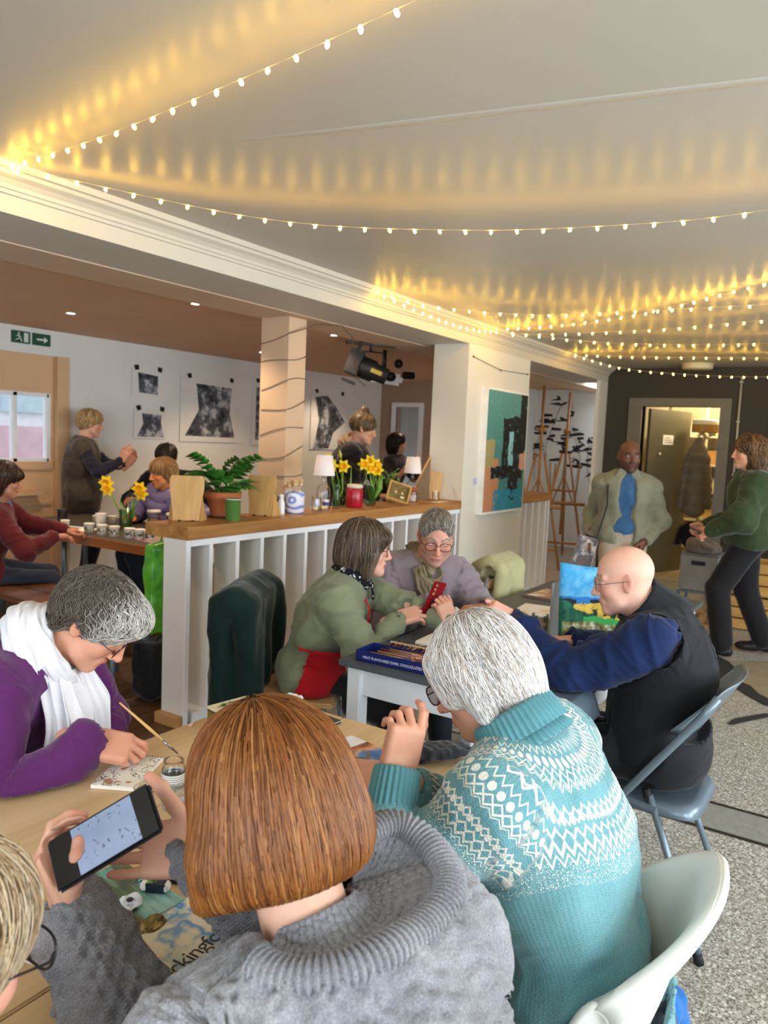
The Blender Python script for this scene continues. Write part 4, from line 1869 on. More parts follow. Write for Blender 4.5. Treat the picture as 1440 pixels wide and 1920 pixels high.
# the phone she holds
pc = V(0.655, 0.856, 0.985)
e1 = nz(cR*0.87+cU*0.50+cF*0.12)
e2 = nz((cR*0.46-cU*0.88)*0.80-cF*0.58)
e2 = nz(e2-e1*(e2 @ e1))
e3 = np.cross(e1, e2)
if e3 @ cF > 0:
    e3 = -e3
ph = thing('phone', 'black phone held up landscape with a photo of a drawing on its screen', 'phone', tuple(pc))
RR = np.stack([e1, e2, e3], 1)
MB().box((0, 0, 0), (0.158, 0.076, 0.009), RR, 0.004).build('case', mat('black_phone_case', '#15161a', 0.35), ph)
MB().box(e3*0.0047, (0.150, 0.069, 0.0012), RR).build('glass', mat('black_glass', '#0a0a0c', 0.08, 0.6), ph)


def m_screen():
    M = MT('phone_screen', 0.15, 0.4)
    co = M.coords()
    sk = M.noise(co, 160.0, 4.0, 0.7)
    bl = M.noise(co, 36.0, 2.0)
    mk = (sk < 0.41)*(bl > 0.54)
    f = M.noise(co, 14, 2)
    base = M.ramp(f, [(0.3, lin('#8fa3c4')), (0.7, lin('#a9bbda'))])
    c = M.mix(mk*0.8, base, lin('#4b5568'))
    M.color((0.01, 0.01, 0.01))
    M.set(Emission_Color=c, Emission_Strength=0.85)
    return M.m


scr = MB().box(e1*0.004+e3*0.0056, (0.092, 0.066, 0.0006), RR).build('screen', m_screen(), ph)
MB().ball(e1*0.076+e2*-0.030+e3*-0.004, 0.004, 8, 6).build('camera_bump', mat('black_glass', '#0a0a0c'), ph)

# ------------------------------------------------------------------ woman with white hair, teal fair-isle jumper
W = Person('seated person with white hair in a teal and cream fair isle turtleneck jumper', (1.395, 0.375, 0.50), (1.370, 0.548, 0.975), (1.375, 0.642, 1.090), 100, 34, 6, face=92, S=0.97, tone='#dca588', girth=1.10)
WHT = W
W.voids = chair_voids('shell', (1.380, 0.455, 0), radians(8))+[T_NEAR]
W.arm('L', (1.180, 0.705, 0.935), (-0.5, -0.5, -1.0), cU*0.95+cR*0.22, cF*0.75-cR*0.35, curl=((0.25, 0.7, 0.5), (0.9, 0.9, 0.6), (1.0, 0.9, 0.6), (1.0, 0.9, 0.6)), thumb=(0.4, 0.3, 0.3), spread=0.10, hsize=0.95)
W.arm('R', (1.300, 0.80, 0.850), (0.8, -0.2, -0.8), -cR*0.9+cU*0.05+cF*0.1, -cU*0.6+cF*0.4, curl=((0.5, 0.6, 0.4), (0.7, 0.8, 0.5), (0.8, 0.8, 0.5), (0.9, 0.8, 0.5)), thumb=(0.4, 0.3, 0.2))
W.leg(((1.26, 0.80, 0.09), (1.46, 0.80, 0.09)))
W.body(brow='#a39b92')
W.trousers(fabric('navy_trouser', '#2b3140'))
W.shoes(mat('black_shoe', '#1d1b1a', 0.4))
W.glasses('#3a2620', 0.027, 0.020)


def m_isle():
    M = MT('fair_isle_knit', 0.9, 0.12)
    y = M.attr('yoke')[1]
    kn = M.attr('knit')[1]
    a, rho, sid = M.xyz(y)
    u, v, w = M.xyz(kn)
    co = M.coords()
    f = M.noise(co, 8.0, 4.0)
    fz = M.noise(co, 420.0, 2.0)
    rg = rho+(fz-0.5)*0.0035

    def zz(n, r0, amp, wd, sh=0.0):
        t = (a*n+sh).tri()
        return ((rg-(t*amp+r0)).abs()) < wd
    m = zz(15, 0.062, 0.046, 0.0042)
    m = m.max(zz(15, 0.108, -0.046, 0.0042)).max(zz(15, 0.075, 0.030, 0.0022)).max(zz(15, 0.097, -0.022, 0.0022))
    m = m.max(zz(62, 0.122, 0.022, 0.0036))
    t = ((a*62.0).fr()-0.5)*(1/0.34)
    rr = (rg-0.163)*(1/0.0125)
    m = m.max(((t*t)+(rr*rr)) < 1.0)
    m = m.max(zz(62, 0.176, 0.016, 0.0034, 0.5)).max(zz(62, 0.192, 0.016, 0.0034)).max(zz(62, 0.204, 0.012, 0.0016))
    m = m.max(zz(62, 0.238, 0.016, 0.0034)).max(zz(62, 0.262, -0.016, 0.0034))
    t2 = ((a*62.0+0.5).fr()-0.5)*(1/0.22)
    r2 = (rg-0.258)*(1/0.006)
    m = m.max(((t2*t2)+(r2*r2)) < 1.0)
    m = m.max(zz(62, 0.270, 0.014, 0.0034, 0.5)).max(zz(62, 0.290, 0.016, 0.0046)).max(zz(62, 0.306, 0.014, 0.0022))
    speck = (fz > 0.60)*(rho > 0.315)*(rho < 0.345)
    m = m.max(speck)
    m = m*(sid > 0.5)
    # small zigzag above the cuffs
    lc = (sid < 0.5)*0.0
    fair = m.clamp()
    g = f*0.5+fz*0.5
    teal = M.ramp(g, [(0.3, lin('#53868d')), (0.7, lin('#80b0b6'))])
    crm = M.ramp(g, [(0.3, lin('#d6d2c3')), (0.7, lin('#f1eee4'))])
    M.color(M.mix(fair, teal, crm))
    uu = (u*(1/0.0060)).tri()
    vv = (v*(1/0.0054)+uu*0.5).tri()
    M.bump(uu*0.35+vv*0.35+fz*0.5+fair*0.35, 0.5, 0.0028)
    M.set(Sheen_Weight=0.35, Sheen_Roughness=0.35)
    return M.m


isle = m_isle()
T = W.torso_sdf(ease=0.030, shr=0.074, waist=1.12, hip=1.12)
T.ell(W.pel*0.35+W.neck*0.65-W.fwd*0.03, V(0.11, 0.17, 0.17), np.stack([W.fwd, W.left, W.up], 1), 0.05)
W.sleeve(T, 'L', (0.078, 0.066, 0.052), cuff=0.085)
W.sleeve(T, 'R', (0.076, 0.062, 0.048), cuff=0.085)
v, f = carve(T, W.voids).mesh(0.0062)
v = relax(v, f, 1)
n = vnormals(v, f)
# deep slack folds round the waist, soft ones elsewhere
tt = (v-W.pel) @ W.up
low = np.clip(1-(tt-0.02)/0.16, 0, 1)
ang = np.arctan2((v-W.pel) @ W.left, -((v-W.pel) @ W.fwd))
v = v+n*(low*0.012*np.sin(tt*62+1.2*np.sin(ang*1.5)+1.0))[:, None]
v = fold_disp(v, n, 0.005, 8, 3)
uv = limb_uv(v, W.segs(W.fwd))
v = unhit(creases(v, n, uv, 0.008, 3), W.voids)
ax = nz(W.up*1.0+V(0, 0, 0.35))
cen = W.neck+W.fwd*0.01
d = v-cen
e1_ = nz(W.fwd-ax*(W.fwd @ ax))
e2_ = np.cross(ax, e1_)
az = np.arctan2(d @ e2_, d @ e1_)/(2*pi)
rho = np.linalg.norm(d-0.25*(d @ ax)[:, None]*ax, axis=1)
# forearms carry no yoke bands
fore = np.isin(uv[:, 2], (2, 4))
up_ = np.isin(uv[:, 2], (1, 3))
rho = np.where(up_, 0.155+uv[:, 1], rho)
rho = (rho-0.028)*1.5
az = np.where(up_, uv[:, 0]/0.055/(2*pi)*0.42, az)
yk = np.stack([az, rho, np.where(fore, 0.0, 1.0)], 1)
np_obj('jumper', v, f, isle, W.root, W.o, None, {'knit': uv, 'yoke': yk})
teal = fabric('teal_rib_knit', '#5f959c', 0.9, 300, 0.4, 0.15, 9)
hd = nz(W.head-W.neck)
c0 = W.neck-hd*0.012-W.fwd*0.01
rows = [(0.0, 0.092), (0.015, 0.084), (0.035, 0.074), (0.060, 0.069), (0.074, 0.072), (0.078, 0.078), (0.070, 0.084), (0.048, 0.088), (0.022, 0.092)]
ribtube([c0+hd*a-W.fwd*0.012 for a, r in rows[:5]], [r for a, r in rows[:5]], 46, 0.0028, side=W.fwd, thick=0.006).build('collar', teal, W.root).location = tuple(-W.o)
ribtube([c0+hd*a-W.fwd*0.012 for a, r in reversed(rows[5:])], [r for a, r in reversed(rows[5:])], 46, 0.0028, side=W.fwd, thick=0.006).build('collar_fold', teal, W.root).location = tuple(-W.o)
for sd in 'LR':
    a = W.arms[sd]
    dd = nz(a['wr']-a['el'])
    s0 = a['cuff']+dd*0.022
    o = ribtube([s0+dd*k for k in (-0.012, 0.0, 0.03, 0.062, 0.070)], [0.040, 0.047, 0.045, 0.043, 0.041], 26, 0.0024, side=W.fwd, thick=0.006).build('cuff', teal, W.root)
    o.location = tuple(-W.o)

    # cream zigzag band above the cuff
    z0 = s0-dd*0.030
    B = MB()
    e1 = nz(W.fwd-dd*(W.fwd @ dd))
    e2 = np.cross(dd, e1)
    pts = []
    for k in range(45):
        t = 2*pi*k/44
        pts.append(z0+dd*(0.011*(1 if k % 2 else -1))+(e1*cos(t)+e2*sin(t))*(0.0580 if sd == 'L' else 0.0540)-W.o)
    B.tube(pts, 0.0028, 5)
    B.build('cuff_pattern', mat('cream_yarn', '#e6e1d2', 0.9), W.root)

# white layered hair
Hh = Sdf()
Lw, Rw = W.L, W.R
Hh.ell(Lw(-0.014, 0, 0.034), V(0.102, 0.081, 0.088), Rw, 0)
Hh.ell(Lw(-0.046, 0, -0.025), V(0.072, 0.078, 0.082), Rw, 0.04)
Hh.cone(Lw(-0.055, 0, -0.045), Lw(-0.075, 0.0, -0.100), 0.054, 0.026, 0.04)
for q in (1, -1):
    Hh.cone(Lw(0.01, 0.070*q, 0.02), Lw(-0.005, 0.078*q, -0.075), 0.030, 0.016, 0.03)
    Hh.cone(Lw(0.045, 0.062*q, 0.05), Lw(0.050, 0.068*q, -0.02), 0.025, 0.015, 0.03)
Hh.ell(Lw(0.135, 0, -0.045), V(0.088, 0.075, 0.085), Rw, 0.012, 's')
hair_base(W, Hh, 'hair', '#cfc8c0', 0.005)
cw = Lw(-0.03, -0.02, 0.135)


def flow_w(p, i):
    d = p-cw
    r = np.linalg.norm(d, axis=1)[:, None]
    t = d/(r+1e-6)*np.clip(0.10/(r+0.02), 0, 1.6)-Rw[:, 2]*0.8-V(0, 0, 0.35)-Rw[:, 0]*0.25
    return t


rt = scatter_on(Hh, 4200, 0.008, lambda v: ((v-W.head) @ Rw)[:, 2] > -0.10, 6)
wcol = pal(['#c4b5a6', '#d8d0c8', '#e6e3e0', '#efeeee', '#cdbfb2'], [0.18, 0.24, 0.26, 0.18, 0.14])
strands('hair_strands', Hh, rt, flow_w, 12, 0.012, hair_mat, W.root, W.o, wcol, 0.0008, 0.0045, 3, 0.20, 8, wave=0.2)
# ------------------------------------------------------------------ woman in purple painting in a sketchbook
W = Person('seated person in a purple cardigan and white fringed scarf painting in a small sketchbook', (1.06, 2.02, 0.50), (1.135, 1.765, 0.985), (1.222, 1.642, 1.062), -52, 46, 6, face=-60, S=1.0, tone='#dda386', girth=1.12)
PUR = W
W.voids = chair_voids('chair', (1.05, 2.06, 0), radians(-150))+[T_NEAR, ('b', V(1.150, 1.420, 0.745), V(0.088, 0.055, 0.006), rotm(0, 0, radians(28)))]
W.arm('R', (1.100, 1.500, 0.812), (-0.9, 0.2, -0.6), cR*0.93-cU*0.22+cF*0.15, -cU*0.75+cF*0.55, curl=((0.55, 0.6, 0.35), (0.7, 0.7, 0.4), (0.8, 0.8, 0.5), (0.9, 0.8, 0.5)), thumb=(0.25, 0.3, 0.3), spread=0.05)
W.arm('L', (1.26, 1.66, 0.66), (0.9, 0.6, -0.5), cR*0.4-cF*0.6, -cU+cF*0.1, curl=(0.3,)*4)
W.leg(((1.25, 1.55, 0.09), (1.05, 1.52, 0.09)))
W.body(brow='#7d736b', nose=1.03)
W.eyeballs((0, 18))
W.trousers(fabric('grey_trouser', '#3b3c42'))
W.shoes(mat('black_shoe', '#1d1b1a'))
W.glasses('#4b2f33', 0.027, 0.019, 0.0015)
T = W.torso_sdf(ease=0.022, shr=0.070)
W.sleeve(T, 'R', (0.074, 0.066, 0.052), cuff=0.0, bulge=0.055)
W.sleeve(T, 'L', (0.074, 0.062, 0.050), cuff=0.01)
W.garment(T, 'cardigan', knitmat('purple_knit', '#5e2a63', 0.004, 0.004, 0.35, 0.16), res=0.0068, fold=0.008, fscale=7.5, seed=4, uvseg=W.segs(W.fwd), neckhole=0.07)
# patterned blouse peeping out at the nape
fl = MT('blouse_print', 0.7, 0.3)
nn = fl.noise(fl.coords(), 55, 2)
fl.color(fl.ramp(nn, [(0.40, lin('#3e4a78')), (0.5, lin('#e8e4e4')), (0.62, lin('#c59aa5'))]))
Sb = Sdf().ell(W.neck-W.fwd*0.055-W.up*0.008-W.left*0.03, (0.035, 0.05, 0.03), np.stack([W.fwd, W.left, W.up], 1), 0)
v, f = Sb.mesh(0.005)
np_obj('blouse_collar', v, f, fl.m, W.root, W.o)


def pleated_scarf(person, name, m, rings, drops, seed=1, pl=7, over=None):
    """rings: list of (offset up the neck, radius fwd, radius side, thickness); drops: hanging ends"""
    mb = MB()
    hd = nz(person.head-person.neck)
    f0 = nz(person.fwd-hd*(person.fwd @ hd))
    l0 = np.cross(hd, f0)
    n_ = 72
    for j, (h, rf, rs, th, dip) in enumerate(rings):
        rows = []
        m_ = 26
        for i in range(n_+1):
            t = 2*pi*i/n_
            c = person.neck+hd*h+f0*(rf*cos(t))+l0*(rs*sin(t))-V(0, 0, 1)*dip*max(0, cos(t))**1.5+person.fwd*0.0
            out = nz(f0*cos(t)+l0*sin(t))
            row = []
            for k in range(m_):
                a = 2*pi*k/(m_-1)
                rr = th*(1+0.22*sin(a*pl+seed+2.2*sin(t*2+j))+0.1*sin(t*5+a*3))
                row.append(c+out*rr*cos(a)*0.65+hd*rr*sin(a)*1.15)
            rows.append(row)
        rows = np.array(rows)
        if over is not None:
            rows = rows+(push(rows.mean(1), over, rings[0][3]*0.35)-rows.mean(1))[:, None]
        mb.grid(rows-person.o)
    for d in drops:
        pts, wd, th = d['pts'], d['w'], d.get('t', 0.010)
        p = np.array(pts, float)
        L = np.linspace(0, 1, len(p))
        s_ = np.linspace(0, 1, 34)
        c = np.stack([np.interp(s_, L, p[:, k]) for k in range(3)], 1)
        for k in range(3):
            c[:, k] = np.convolve(np.pad(c[:, k], 3, mode='edge'), np.ones(7)/7, 'valid')
        ww = np.interp(s_, np.linspace(0, 1, len(wd)), wd)
        ac = nz(V(d['across']))
        no = nz(V(d['normal']))
        rows = []
        for i in range(34):
            x = np.linspace(-1, 1, 30)
            wav = th*np.sin(x*d.get('pl', 9)+seed+1.2*sin(s_[i]*3))
            rows.append(c[i]+(x*ww[i])[:, None]*ac+wav[:, None]*no)
        rows = np.array(rows)
        if over is not None:
            rows = rows+(push(rows, over, 0.016)-rows).max(1, keepdims=True)*0+(push(rows.mean(1), over, 0.026)-rows.mean(1))[:, None]
            rows = push(rows, over, 0.012)
        mb.grid(rows-person.o, True, 0.003)
        if d.get('fringe'):
            last = rows[-1]
            for k in range(0, 30, 1):
                q = last[k]
                mb.tube([q-person.o, q-person.o+V(RND.uniform(-.004, .004), RND.uniform(-.004, .004), -0.018), q-person.o+V(RND.uniform(-.008, .008), RND.uniform(-.008, .008), -0.038)], [0.0013, 0.0011, 0.0007], 4)
    return mb.build(name, m, person.root)


scarf_white = fabric('white_scarf_cotton', '#ecebf0', 0.85, 350, 0.3, 0.04, 20)
fr = W.fwd
pleated_scarf(W, 'scarf', scarf_white, [(0.022, 0.085, 0.088, 0.030, 0.015), (0.050, 0.076, 0.080, 0.028, 0.035), (0.008, 0.100, 0.098, 0.026, 0.060)],
              [dict(pts=[W.neck+fr*0.08-W.left*0.06, W.neck+fr*0.135-W.left*0.085-V(0, 0, 0.10), W.neck+fr*0.12-W.left*0.095-V(0, 0, 0.24)], w=[0.035, 0.045, 0.045], across=W.left*0.6+fr*0.8, normal=-W.left, pl=8, fringe=True),
               dict(pts=[W.neck+fr*0.09+W.left*0.0, W.neck+fr*0.150-V(0, 0, 0.08)-W.left*0.02, W.neck+fr*0.150-V(0, 0, 0.19)-W.left*0.02], w=[0.05, 0.075, 0.06], across=W.left, normal=fr, pl=7, fringe=True),
               dict(pts=[W.neck+fr*0.10+W.left*0.05, W.neck+fr*0.165+W.left*0.06-V(0, 0, 0.09), W.neck+fr*0.165+W.left*0.075-V(0, 0, 0.21)], w=[0.03, 0.045, 0.03], across=W.left+fr*0.2, normal=fr, pl=8)], 3)

# short wavy grey hair: dark crown, silver fringe
Hh = Sdf()
Lp, Rp = W.L, W.R
Hh.ell(Lp(-0.014, 0, 0.036), V(0.108, 0.088, 0.088), Rp, 0)
Hh.ell(Lp(-0.066, 0, -0.005), V(0.048, 0.070, 0.066), Rp, 0.03)
Hh.ell(Lp(0.060, 0, 0.075), V(0.050, 0.070, 0.034), Rp, 0.03)
for q in (1, -1):
    Hh.cone(Lp(0.035, 0.068*q, 0.045), Lp(0.025, 0.077*q, 0.010), 0.026, 0.010, 0.02)
    Hh.cone(Lp(-0.045, 0.070*q, 0.01), Lp(-0.055, 0.066*q, -0.05), 0.022, 0.012, 0.02)
Hh.ell(Lp(0.135, 0, -0.045), V(0.085, 0.09, 0.085), Rp, 0.012, 's')
hair_base(W, Hh, 'hair', '#6a635a', 0.005, 0.004, 2, 55)
cp = Lp(-0.06, 0, 0.11)


def flow_p(p, i):
    d = p-cp
    return d/(np.linalg.norm(d, axis=1)[:, None]+1e-6)-Rp[:, 2]*0.5+Rp[:, 0]*0.4


rt = scatter_on(Hh, 3000, 0.008, lambda v: v[:, 2] > -9, 7)


def greycol(root, g):
    x = ((root-PUR.head) @ PUR.R)[:, 0]
    k = np.clip((x+0.025)/0.06+g.normal(size=len(x))*0.28, 0, 1)[:, None]
    return (V(lin('#665b50'))*(1-k)+V(lin('#d4d0c8'))*k)*(0.75+0.5*g.random((len(x), 1)))


strands('hair_strands', Hh, rt, flow_p, 9, 0.0095, hair_mat, W.root, W.o, greycol, 0.0008, 0.006, 3, 0.35, 9, wave=0.9)
# brush in her fingers
bt = V(1.242, 1.352, 0.775)
bh = V(1.150, 1.455, 0.905)
br = thing('paint_brush', 'thin paint brush with pale wooden handle held over the water jar', 'brush', tuple(bt))
dv = bh-bt
MB().tube([dv*0.28, dv*0.5, dv*1.0], [0.0032, 0.0042, 0.0022], 8).build('handle', wood('brush_wood', '#dcb877', '#c39a5a', 2.0, 2), br)
MB().cyl(dv*0.10, dv*0.28, 0.0030, 8, 0.0032).build('ferrule', mat('ferrule_metal', '#9aa0a6', 0.3, metal=1.0), br)
MB().tube([dv*0.0, dv*0.05, dv*0.10], [0.0004, 0.0024, 0.0026], 8).build('bristles', mat('brush_hair', '#5a4a3a', 0.8), br)

# ------------------------------------------------------------------ bald man in black gilet over navy fleece
W = Person('seated bald person with glasses in a black gilet over a navy fleece', (2.645, 0.545, 0.55), (2.670, 0.600, 0.985), (2.590, 0.695, 1.112), 107, 14, 0, face=100, S=1.02, tone='#e6b39d', girth=1.06, shw=0.175, hs=0.92)
BLD = W
W.voids = chair_voids('folding', (2.605, 0.550, 0), 0.0)+[T_GREY, box_void((2.19, 0.69, 0.60), (2.52, 1.0, 0.754))]
W.arm('L', (2.480, 1.030, 0.925), (-0.25, 0, -1), -cR*0.85+cU*0.45+cF*0.1, cF*0.7-cU*0.4, curl=((1.1, 1.3, 0.8),)*4, thumb=(0.3, 0.6, 0.4), spread=0.02)
W.arm('R', (2.80, 0.93, 0.815), (0.9, 0, -0.6), -cR*0.9, -cU, curl=(0.4,)*4)
W.leg(((2.52, 0.99, 0.09), (2.69, 0.99, 0.09)))
W.body(brow='#b98f78', nose=1.0, rosy=1.2, neckr=0.060)
W.eyeballs((0, 10))
W.glasses('#555a5e', 0.025, 0.018, 0.0010)
W.trousers(fabric('dark_trouser', '#22242a'))
W.shoes(mat('black_shoe', '#1d1b1a'))
T = Sdf()
navy = fabric('navy_fleece', '#1b2a52', 0.95, 500, 0.35, 0.14, 30, 0.15)
W.sleeve(T, 'L', (0.082, 0.075, 0.050), cuff=0.01, bulge=0.07)
W.sleeve(T, 'R', (0.080, 0.070, 0.050), cuff=0.02)
T.cone(W.shL-W.left*0.04, W.shR+W.left*0.04, 0.06, 0.06, 0.02)
W.garment(T, 'fleece', navy, res=0.0075, fold=0.008, fscale=9, crease=0.016, seed=6)
T = W.torso_sdf(ease=0.040, shr=0.076, waist=1.22, hip=1.2, belly=0.03)
T.ell(W.pel*0.3+W.neck*0.7-W.fwd*0.035, V(0.12, 0.18, 0.19), np.stack([W.fwd, W.left, W.up], 1), 0.05)
# armholes
for sd, q in (('L', 1), ('R', -1)):
    a = W.arms[sd]
    T.cone(a['sh']+W.left*0.016*q-W.up*0.0, a['sh']*0.3+a['el']*0.7, 0.088, 0.088, 0.012, 's')
T.plane(W.pel-W.up*0.085, -W.up, 0.012)
hd = nz(W.head-W.neck)
gil = fabric('black_softshell', '#191b1f', 0.8, 600, 0.15, 0.12, 6, 0.1)
o = W.garment(T, 'gilet', gil, res=0.0075, fold=0.005, fscale=6.5, seed=8, hollow=False, neckhole=0.07)
c0 = W.neck-hd*0.03-W.fwd*0.012
o = ribtube([c0-W.fwd*(0.01-k*0.28)+hd*k for k in (0, 0.04, 0.08, 0.115, 0.122)], [0.108, 0.098, 0.091, 0.090, 0.089], 14, 0.0012, side=W.fwd, thick=0.008).build('gilet_collar', gil, W.root)
o.location = tuple(-W.o)
# seam lines on the gilet back
ms = MB()
for q in (0.35,):
    pts = []
    for k in np.linspace(0.55, 0.95, 16):
        base = W.pel*(1-k)+W.neck*k
        p = base-W.fwd*0.30+W.left*0.09*q
        for _ in range(40):
            dd = T.ev(p[None])[0]
            if dd < 0.001:
                break
            p = p+W.fwd*dd*0.8
        pts.append(p-W.o-W.fwd*0.004)
    ms.tube(unhit(np.array(pts)+W.o, W.voids, 0.008)-W.o, 0.0018, 5)
ms.build('seam', mat('dark_seam', '#2e3034', 0.8), W.root)
# his brush
a = W.arms['L']['ends'][0][0]
br = thing('paint_brush', 'dark handled brush pointing down from the fist of the bald painter', 'brush', tuple(a+nz(-cR*0.75-cU*0.6)*0.088))
d1 = nz(-cR*0.75-cU*0.6)
MB().tube([-d1*0.05, d1*0.02, d1*0.06], [0.002, 0.0032, 0.0026], 8).build('handle', mat('brush_blue', '#33506e', 0.4), br)
MB().tube([d1*0.06, d1*0.075, d1*0.09], [0.0028, 0.0026, 0.0005], 8).build('bristles', mat('brush_hair', '#5a4a3a'), br)

# ------------------------------------------------------------------ woman with brown bob, olive jumper, red apron
W = Person('seated person with brown bob and glasses in an olive jumper and red apron', (2.60, 2.03, 0.52), (2.640, 1.865, 0.945), (2.690, 1.815, 1.082), -58, 4, 2, face=-62, S=0.97, tone='#e2af98', girth=1.0)
GWO = W
W.voids = chair_voids('chair', (2.55, 2.05, 0), radians(-152))+[T_GREY]
_e1 = nz(cU*0.90+cR*0.38-cF*0.1)
_e2 = nz(cR*0.55-cU*0.25+cF*0.62)
_e2 = nz(_e2-_e1*(_e2 @ _e1))
W.voids.append(('b', V(2.822, 1.545, 0.880), V(0.081, 0.040, 0.010), np.stack([_e1, _e2, np.cross(_e1, _e2)], 1)))
W.arm('R', (2.695, 1.645, 0.800), (-0.9, 0.1, -0.7), cR*0.85+cU*0.25, -cU*0.7+cF*0.6, curl=((0.6, 0.7, 0.4),)*4, thumb=(0.3, 0.3, 0.3))
W.arm('L', (2.818, 1.425, 0.783), (0.6, 0.3, -0.9), -cR*0.35+cU*0.85+cF*0.1, cF*0.75-cR*0.5, curl=((0.6, 0.9, 0.6),)*4, thumb=(0.5, 0.2, 0.2))
W.leg(((2.66, 1.54, 0.09), (2.48, 1.52, 0.09)))
W.body(hres=0.0038, brow='#6b5546', lips=1.3)
W.eyeballs((-4, 6))
W.glasses('#4a2a2a', 0.0255, 0.021, 0.0017, round_=2.3)
W.trousers(fabric('black_trouser', '#1c1b1d'))
W.shoes(mat('black_shoe', '#1d1b1a'))
T = W.torso_sdf(ease=0.030, shr=0.070, bust=1.0, waist=1.15, hip=1.15)
W.sleeve(T, 'R', (0.074, 0.070, 0.040), cuff=0.005, bulge=0.070)
W.sleeve(T, 'L', (0.072, 0.066, 0.040), cuff=0.005)
W.garment(T, 'jumper', knitmat('olive_knit', '#7d8468', 0.005, 0.005, 0.3, 0.12), res=0.0085, fold=0.008, fscale=8, crease=0.015, seed=11, uvseg=W.segs(-W.fwd), neckhole=0.065)
red = fabric('red_apron_cotton', '#b3141f', 0.75, 400, 0.2, 0.08, 8, 0.1)
# apron: bib and skirt draped on the front of the jumper
AP = W.torso_sdf(ease=0.030, shr=0.070, bust=1.0, waist=1.15, hip=1.15)
G = []
for k in np.linspace(0, 1, 30):
    z = 0.30*(1-k)-0.045*k
    hw = np.interp(k, [0, 0.28, 0.40, 1], [0.075, 0.095, 0.185, 0.20])
    row = []
    for x in np.linspace(-1, 1, 24):
        p = W.pel+W.up*(z+0.02)+W.left*x*hw+W.fwd*0.30
        if abs(x)*hw > 0.10:
            p = W.pel+W.up*(z+0.02)+W.left*np.sign(x)*(0.10+(abs(x)*hw-0.10)*1.2)+W.fwd*0.30
        for _ in range(60):
            dd = AP.ev(p[None])[0]
            if dd < 0.004 or (p-W.pel) @ W.fwd < -0.02:
                break
            p = p-W.fwd*max(dd, 0.002)*0.7
        row.append(p+W.fwd*0.012)
    G.append(row)
G = unhit(push(np.array(G), T, 0.024), W.voids, 0.006)
mb = MB().grid(G-W.o, True, 0.003)
mb.build('apron', red, W.root)
for x in (0, -1):
    a = G[0][x]
    MB().tube([a-W.o, (a+W.neck+W.up*0.0)/2+W.fwd*0.055-W.o, W.neck+W.left*(-0.05 if x == 0 else 0.05)*1+W.fwd*0.02+W.up*0.045-W.o], 0.006, 6, sx=0.4).build('apron_strap', red, W.root)
MB().tube([G[12][0]-W.o, G[12][0]-W.fwd*0.06-W.left*0.02-W.o], 0.006, 6).build('apron_tie', red, W.root)
dots = MT('spotted_scarf', 0.8, 0.2)
dv_ = dots.voronoi(dots.coords(), 70.0)
dots.color(dots.mix(dv_ < 0.28, lin('#14151a'), lin('#e8e6e0')))
pleated_scarf(W, 'neck_scarf', dots.m, [(0.020, 0.066, 0.066, 0.020, 0.012), (0.040, 0.060, 0.060, 0.016, 0.006)], [dict(pts=[W.neck+W.fwd*0.075-W.left*0.0+V(0, 0, 0.01), W.neck+W.fwd*0.10-V(0, 0, 0.045)], w=[0.018, 0.012], across=W.left, normal=W.fwd, t=0.004)], 5, over=AP)
Hh = Sdf()
Lg, Rg = W.L, W.R
Hh.ell(Lg(-0.014, 0, 0.040), V(0.114, 0.094, 0.092)*0.97, Rg, 0)
Hh.ell(Lg(-0.038, 0, -0.040), V(0.098, 0.100, 0.100)*0.97, Rg, 0.04)
for q in (1, -1):
    Hh.cone(Lg(0.02, 0.072*q, -0.02), Lg(0.020, 0.078*q, -0.105), 0.034, 0.020, 0.03)
Hh.cone(Lg(0.085, 0.04, 0.058), Lg(0.085, -0.04, 0.058), 0.022, 0.022, 0.02)
Hh.ell(Lg(0.130, 0, -0.055), V(0.088, 0.080, 0.098), Rg, 0.010, 's')
Hh.plane(Lg(-0.02, 0, -0.128), -Rg[:, 2], 0.02)
hair_base(W, Hh, 'hair', '#4e4034', 0.006)
cg = Lg(-0.02, 0, 0.125)
rt = scatter_on(Hh, 1500, 0.009, lambda v: ((v-GWO.head) @ GWO.R)[:, 2] > -0.08, 12)
strands('hair_strands', Hh, rt, lambda p, i: (p-cg)*3-Rg[:, 2]*1.0, 10, 0.015, hair_mat, W.root, W.o, pal(['#4b3c30', '#5e4e40', '#74624f', '#8d7b68'], [0.3, 0.35, 0.25, 0.1]), 0.0013, 0.0035, 3, 0.1, 13, stop=lambda p: ((p-GWO.head) @ GWO.R)[:, 2] < -0.125)

# red phone in her left hand
pc = V(2.822, 1.545, 0.880)
e1 = nz(cU*0.90+cR*0.38-cF*0.1)
e2 = nz(cR*0.55-cU*0.25+cF*0.62)
e2 = nz(e2-e1*(e2 @ e1))
e3 = np.cross(e1, e2)
if e3 @ cF > 0:
    e3 = -e3
RR = np.stack([e1, e2, e3], 1)
ph = thing('phone', 'red cased phone held upright with camera lenses and ring grip showing', 'phone', tuple(pc))
MB().box((0, 0, 0), (0.160, 0.078, 0.010), RR, 0.004).build('case', mat('red_phone_case', '#8e1420', 0.35), ph)
MB().box(-e3*0.0052, (0.150, 0.070, 0.001), RR).build('screen', mat('black_glass', '#0a0a0c'), ph)
for k in range(3):
    MB().lathe([(0.0065, 0), (0.0065, 0.003), (0.004, 0.0035), (0.001, 0.002)], 14, e1*(0.062-0.019*k)+e2*-0.022+e3*0.005, RR).build('camera_lens', mat('lens_ring_gold', '#d8b98f', 0.25, metal=0.8), ph)
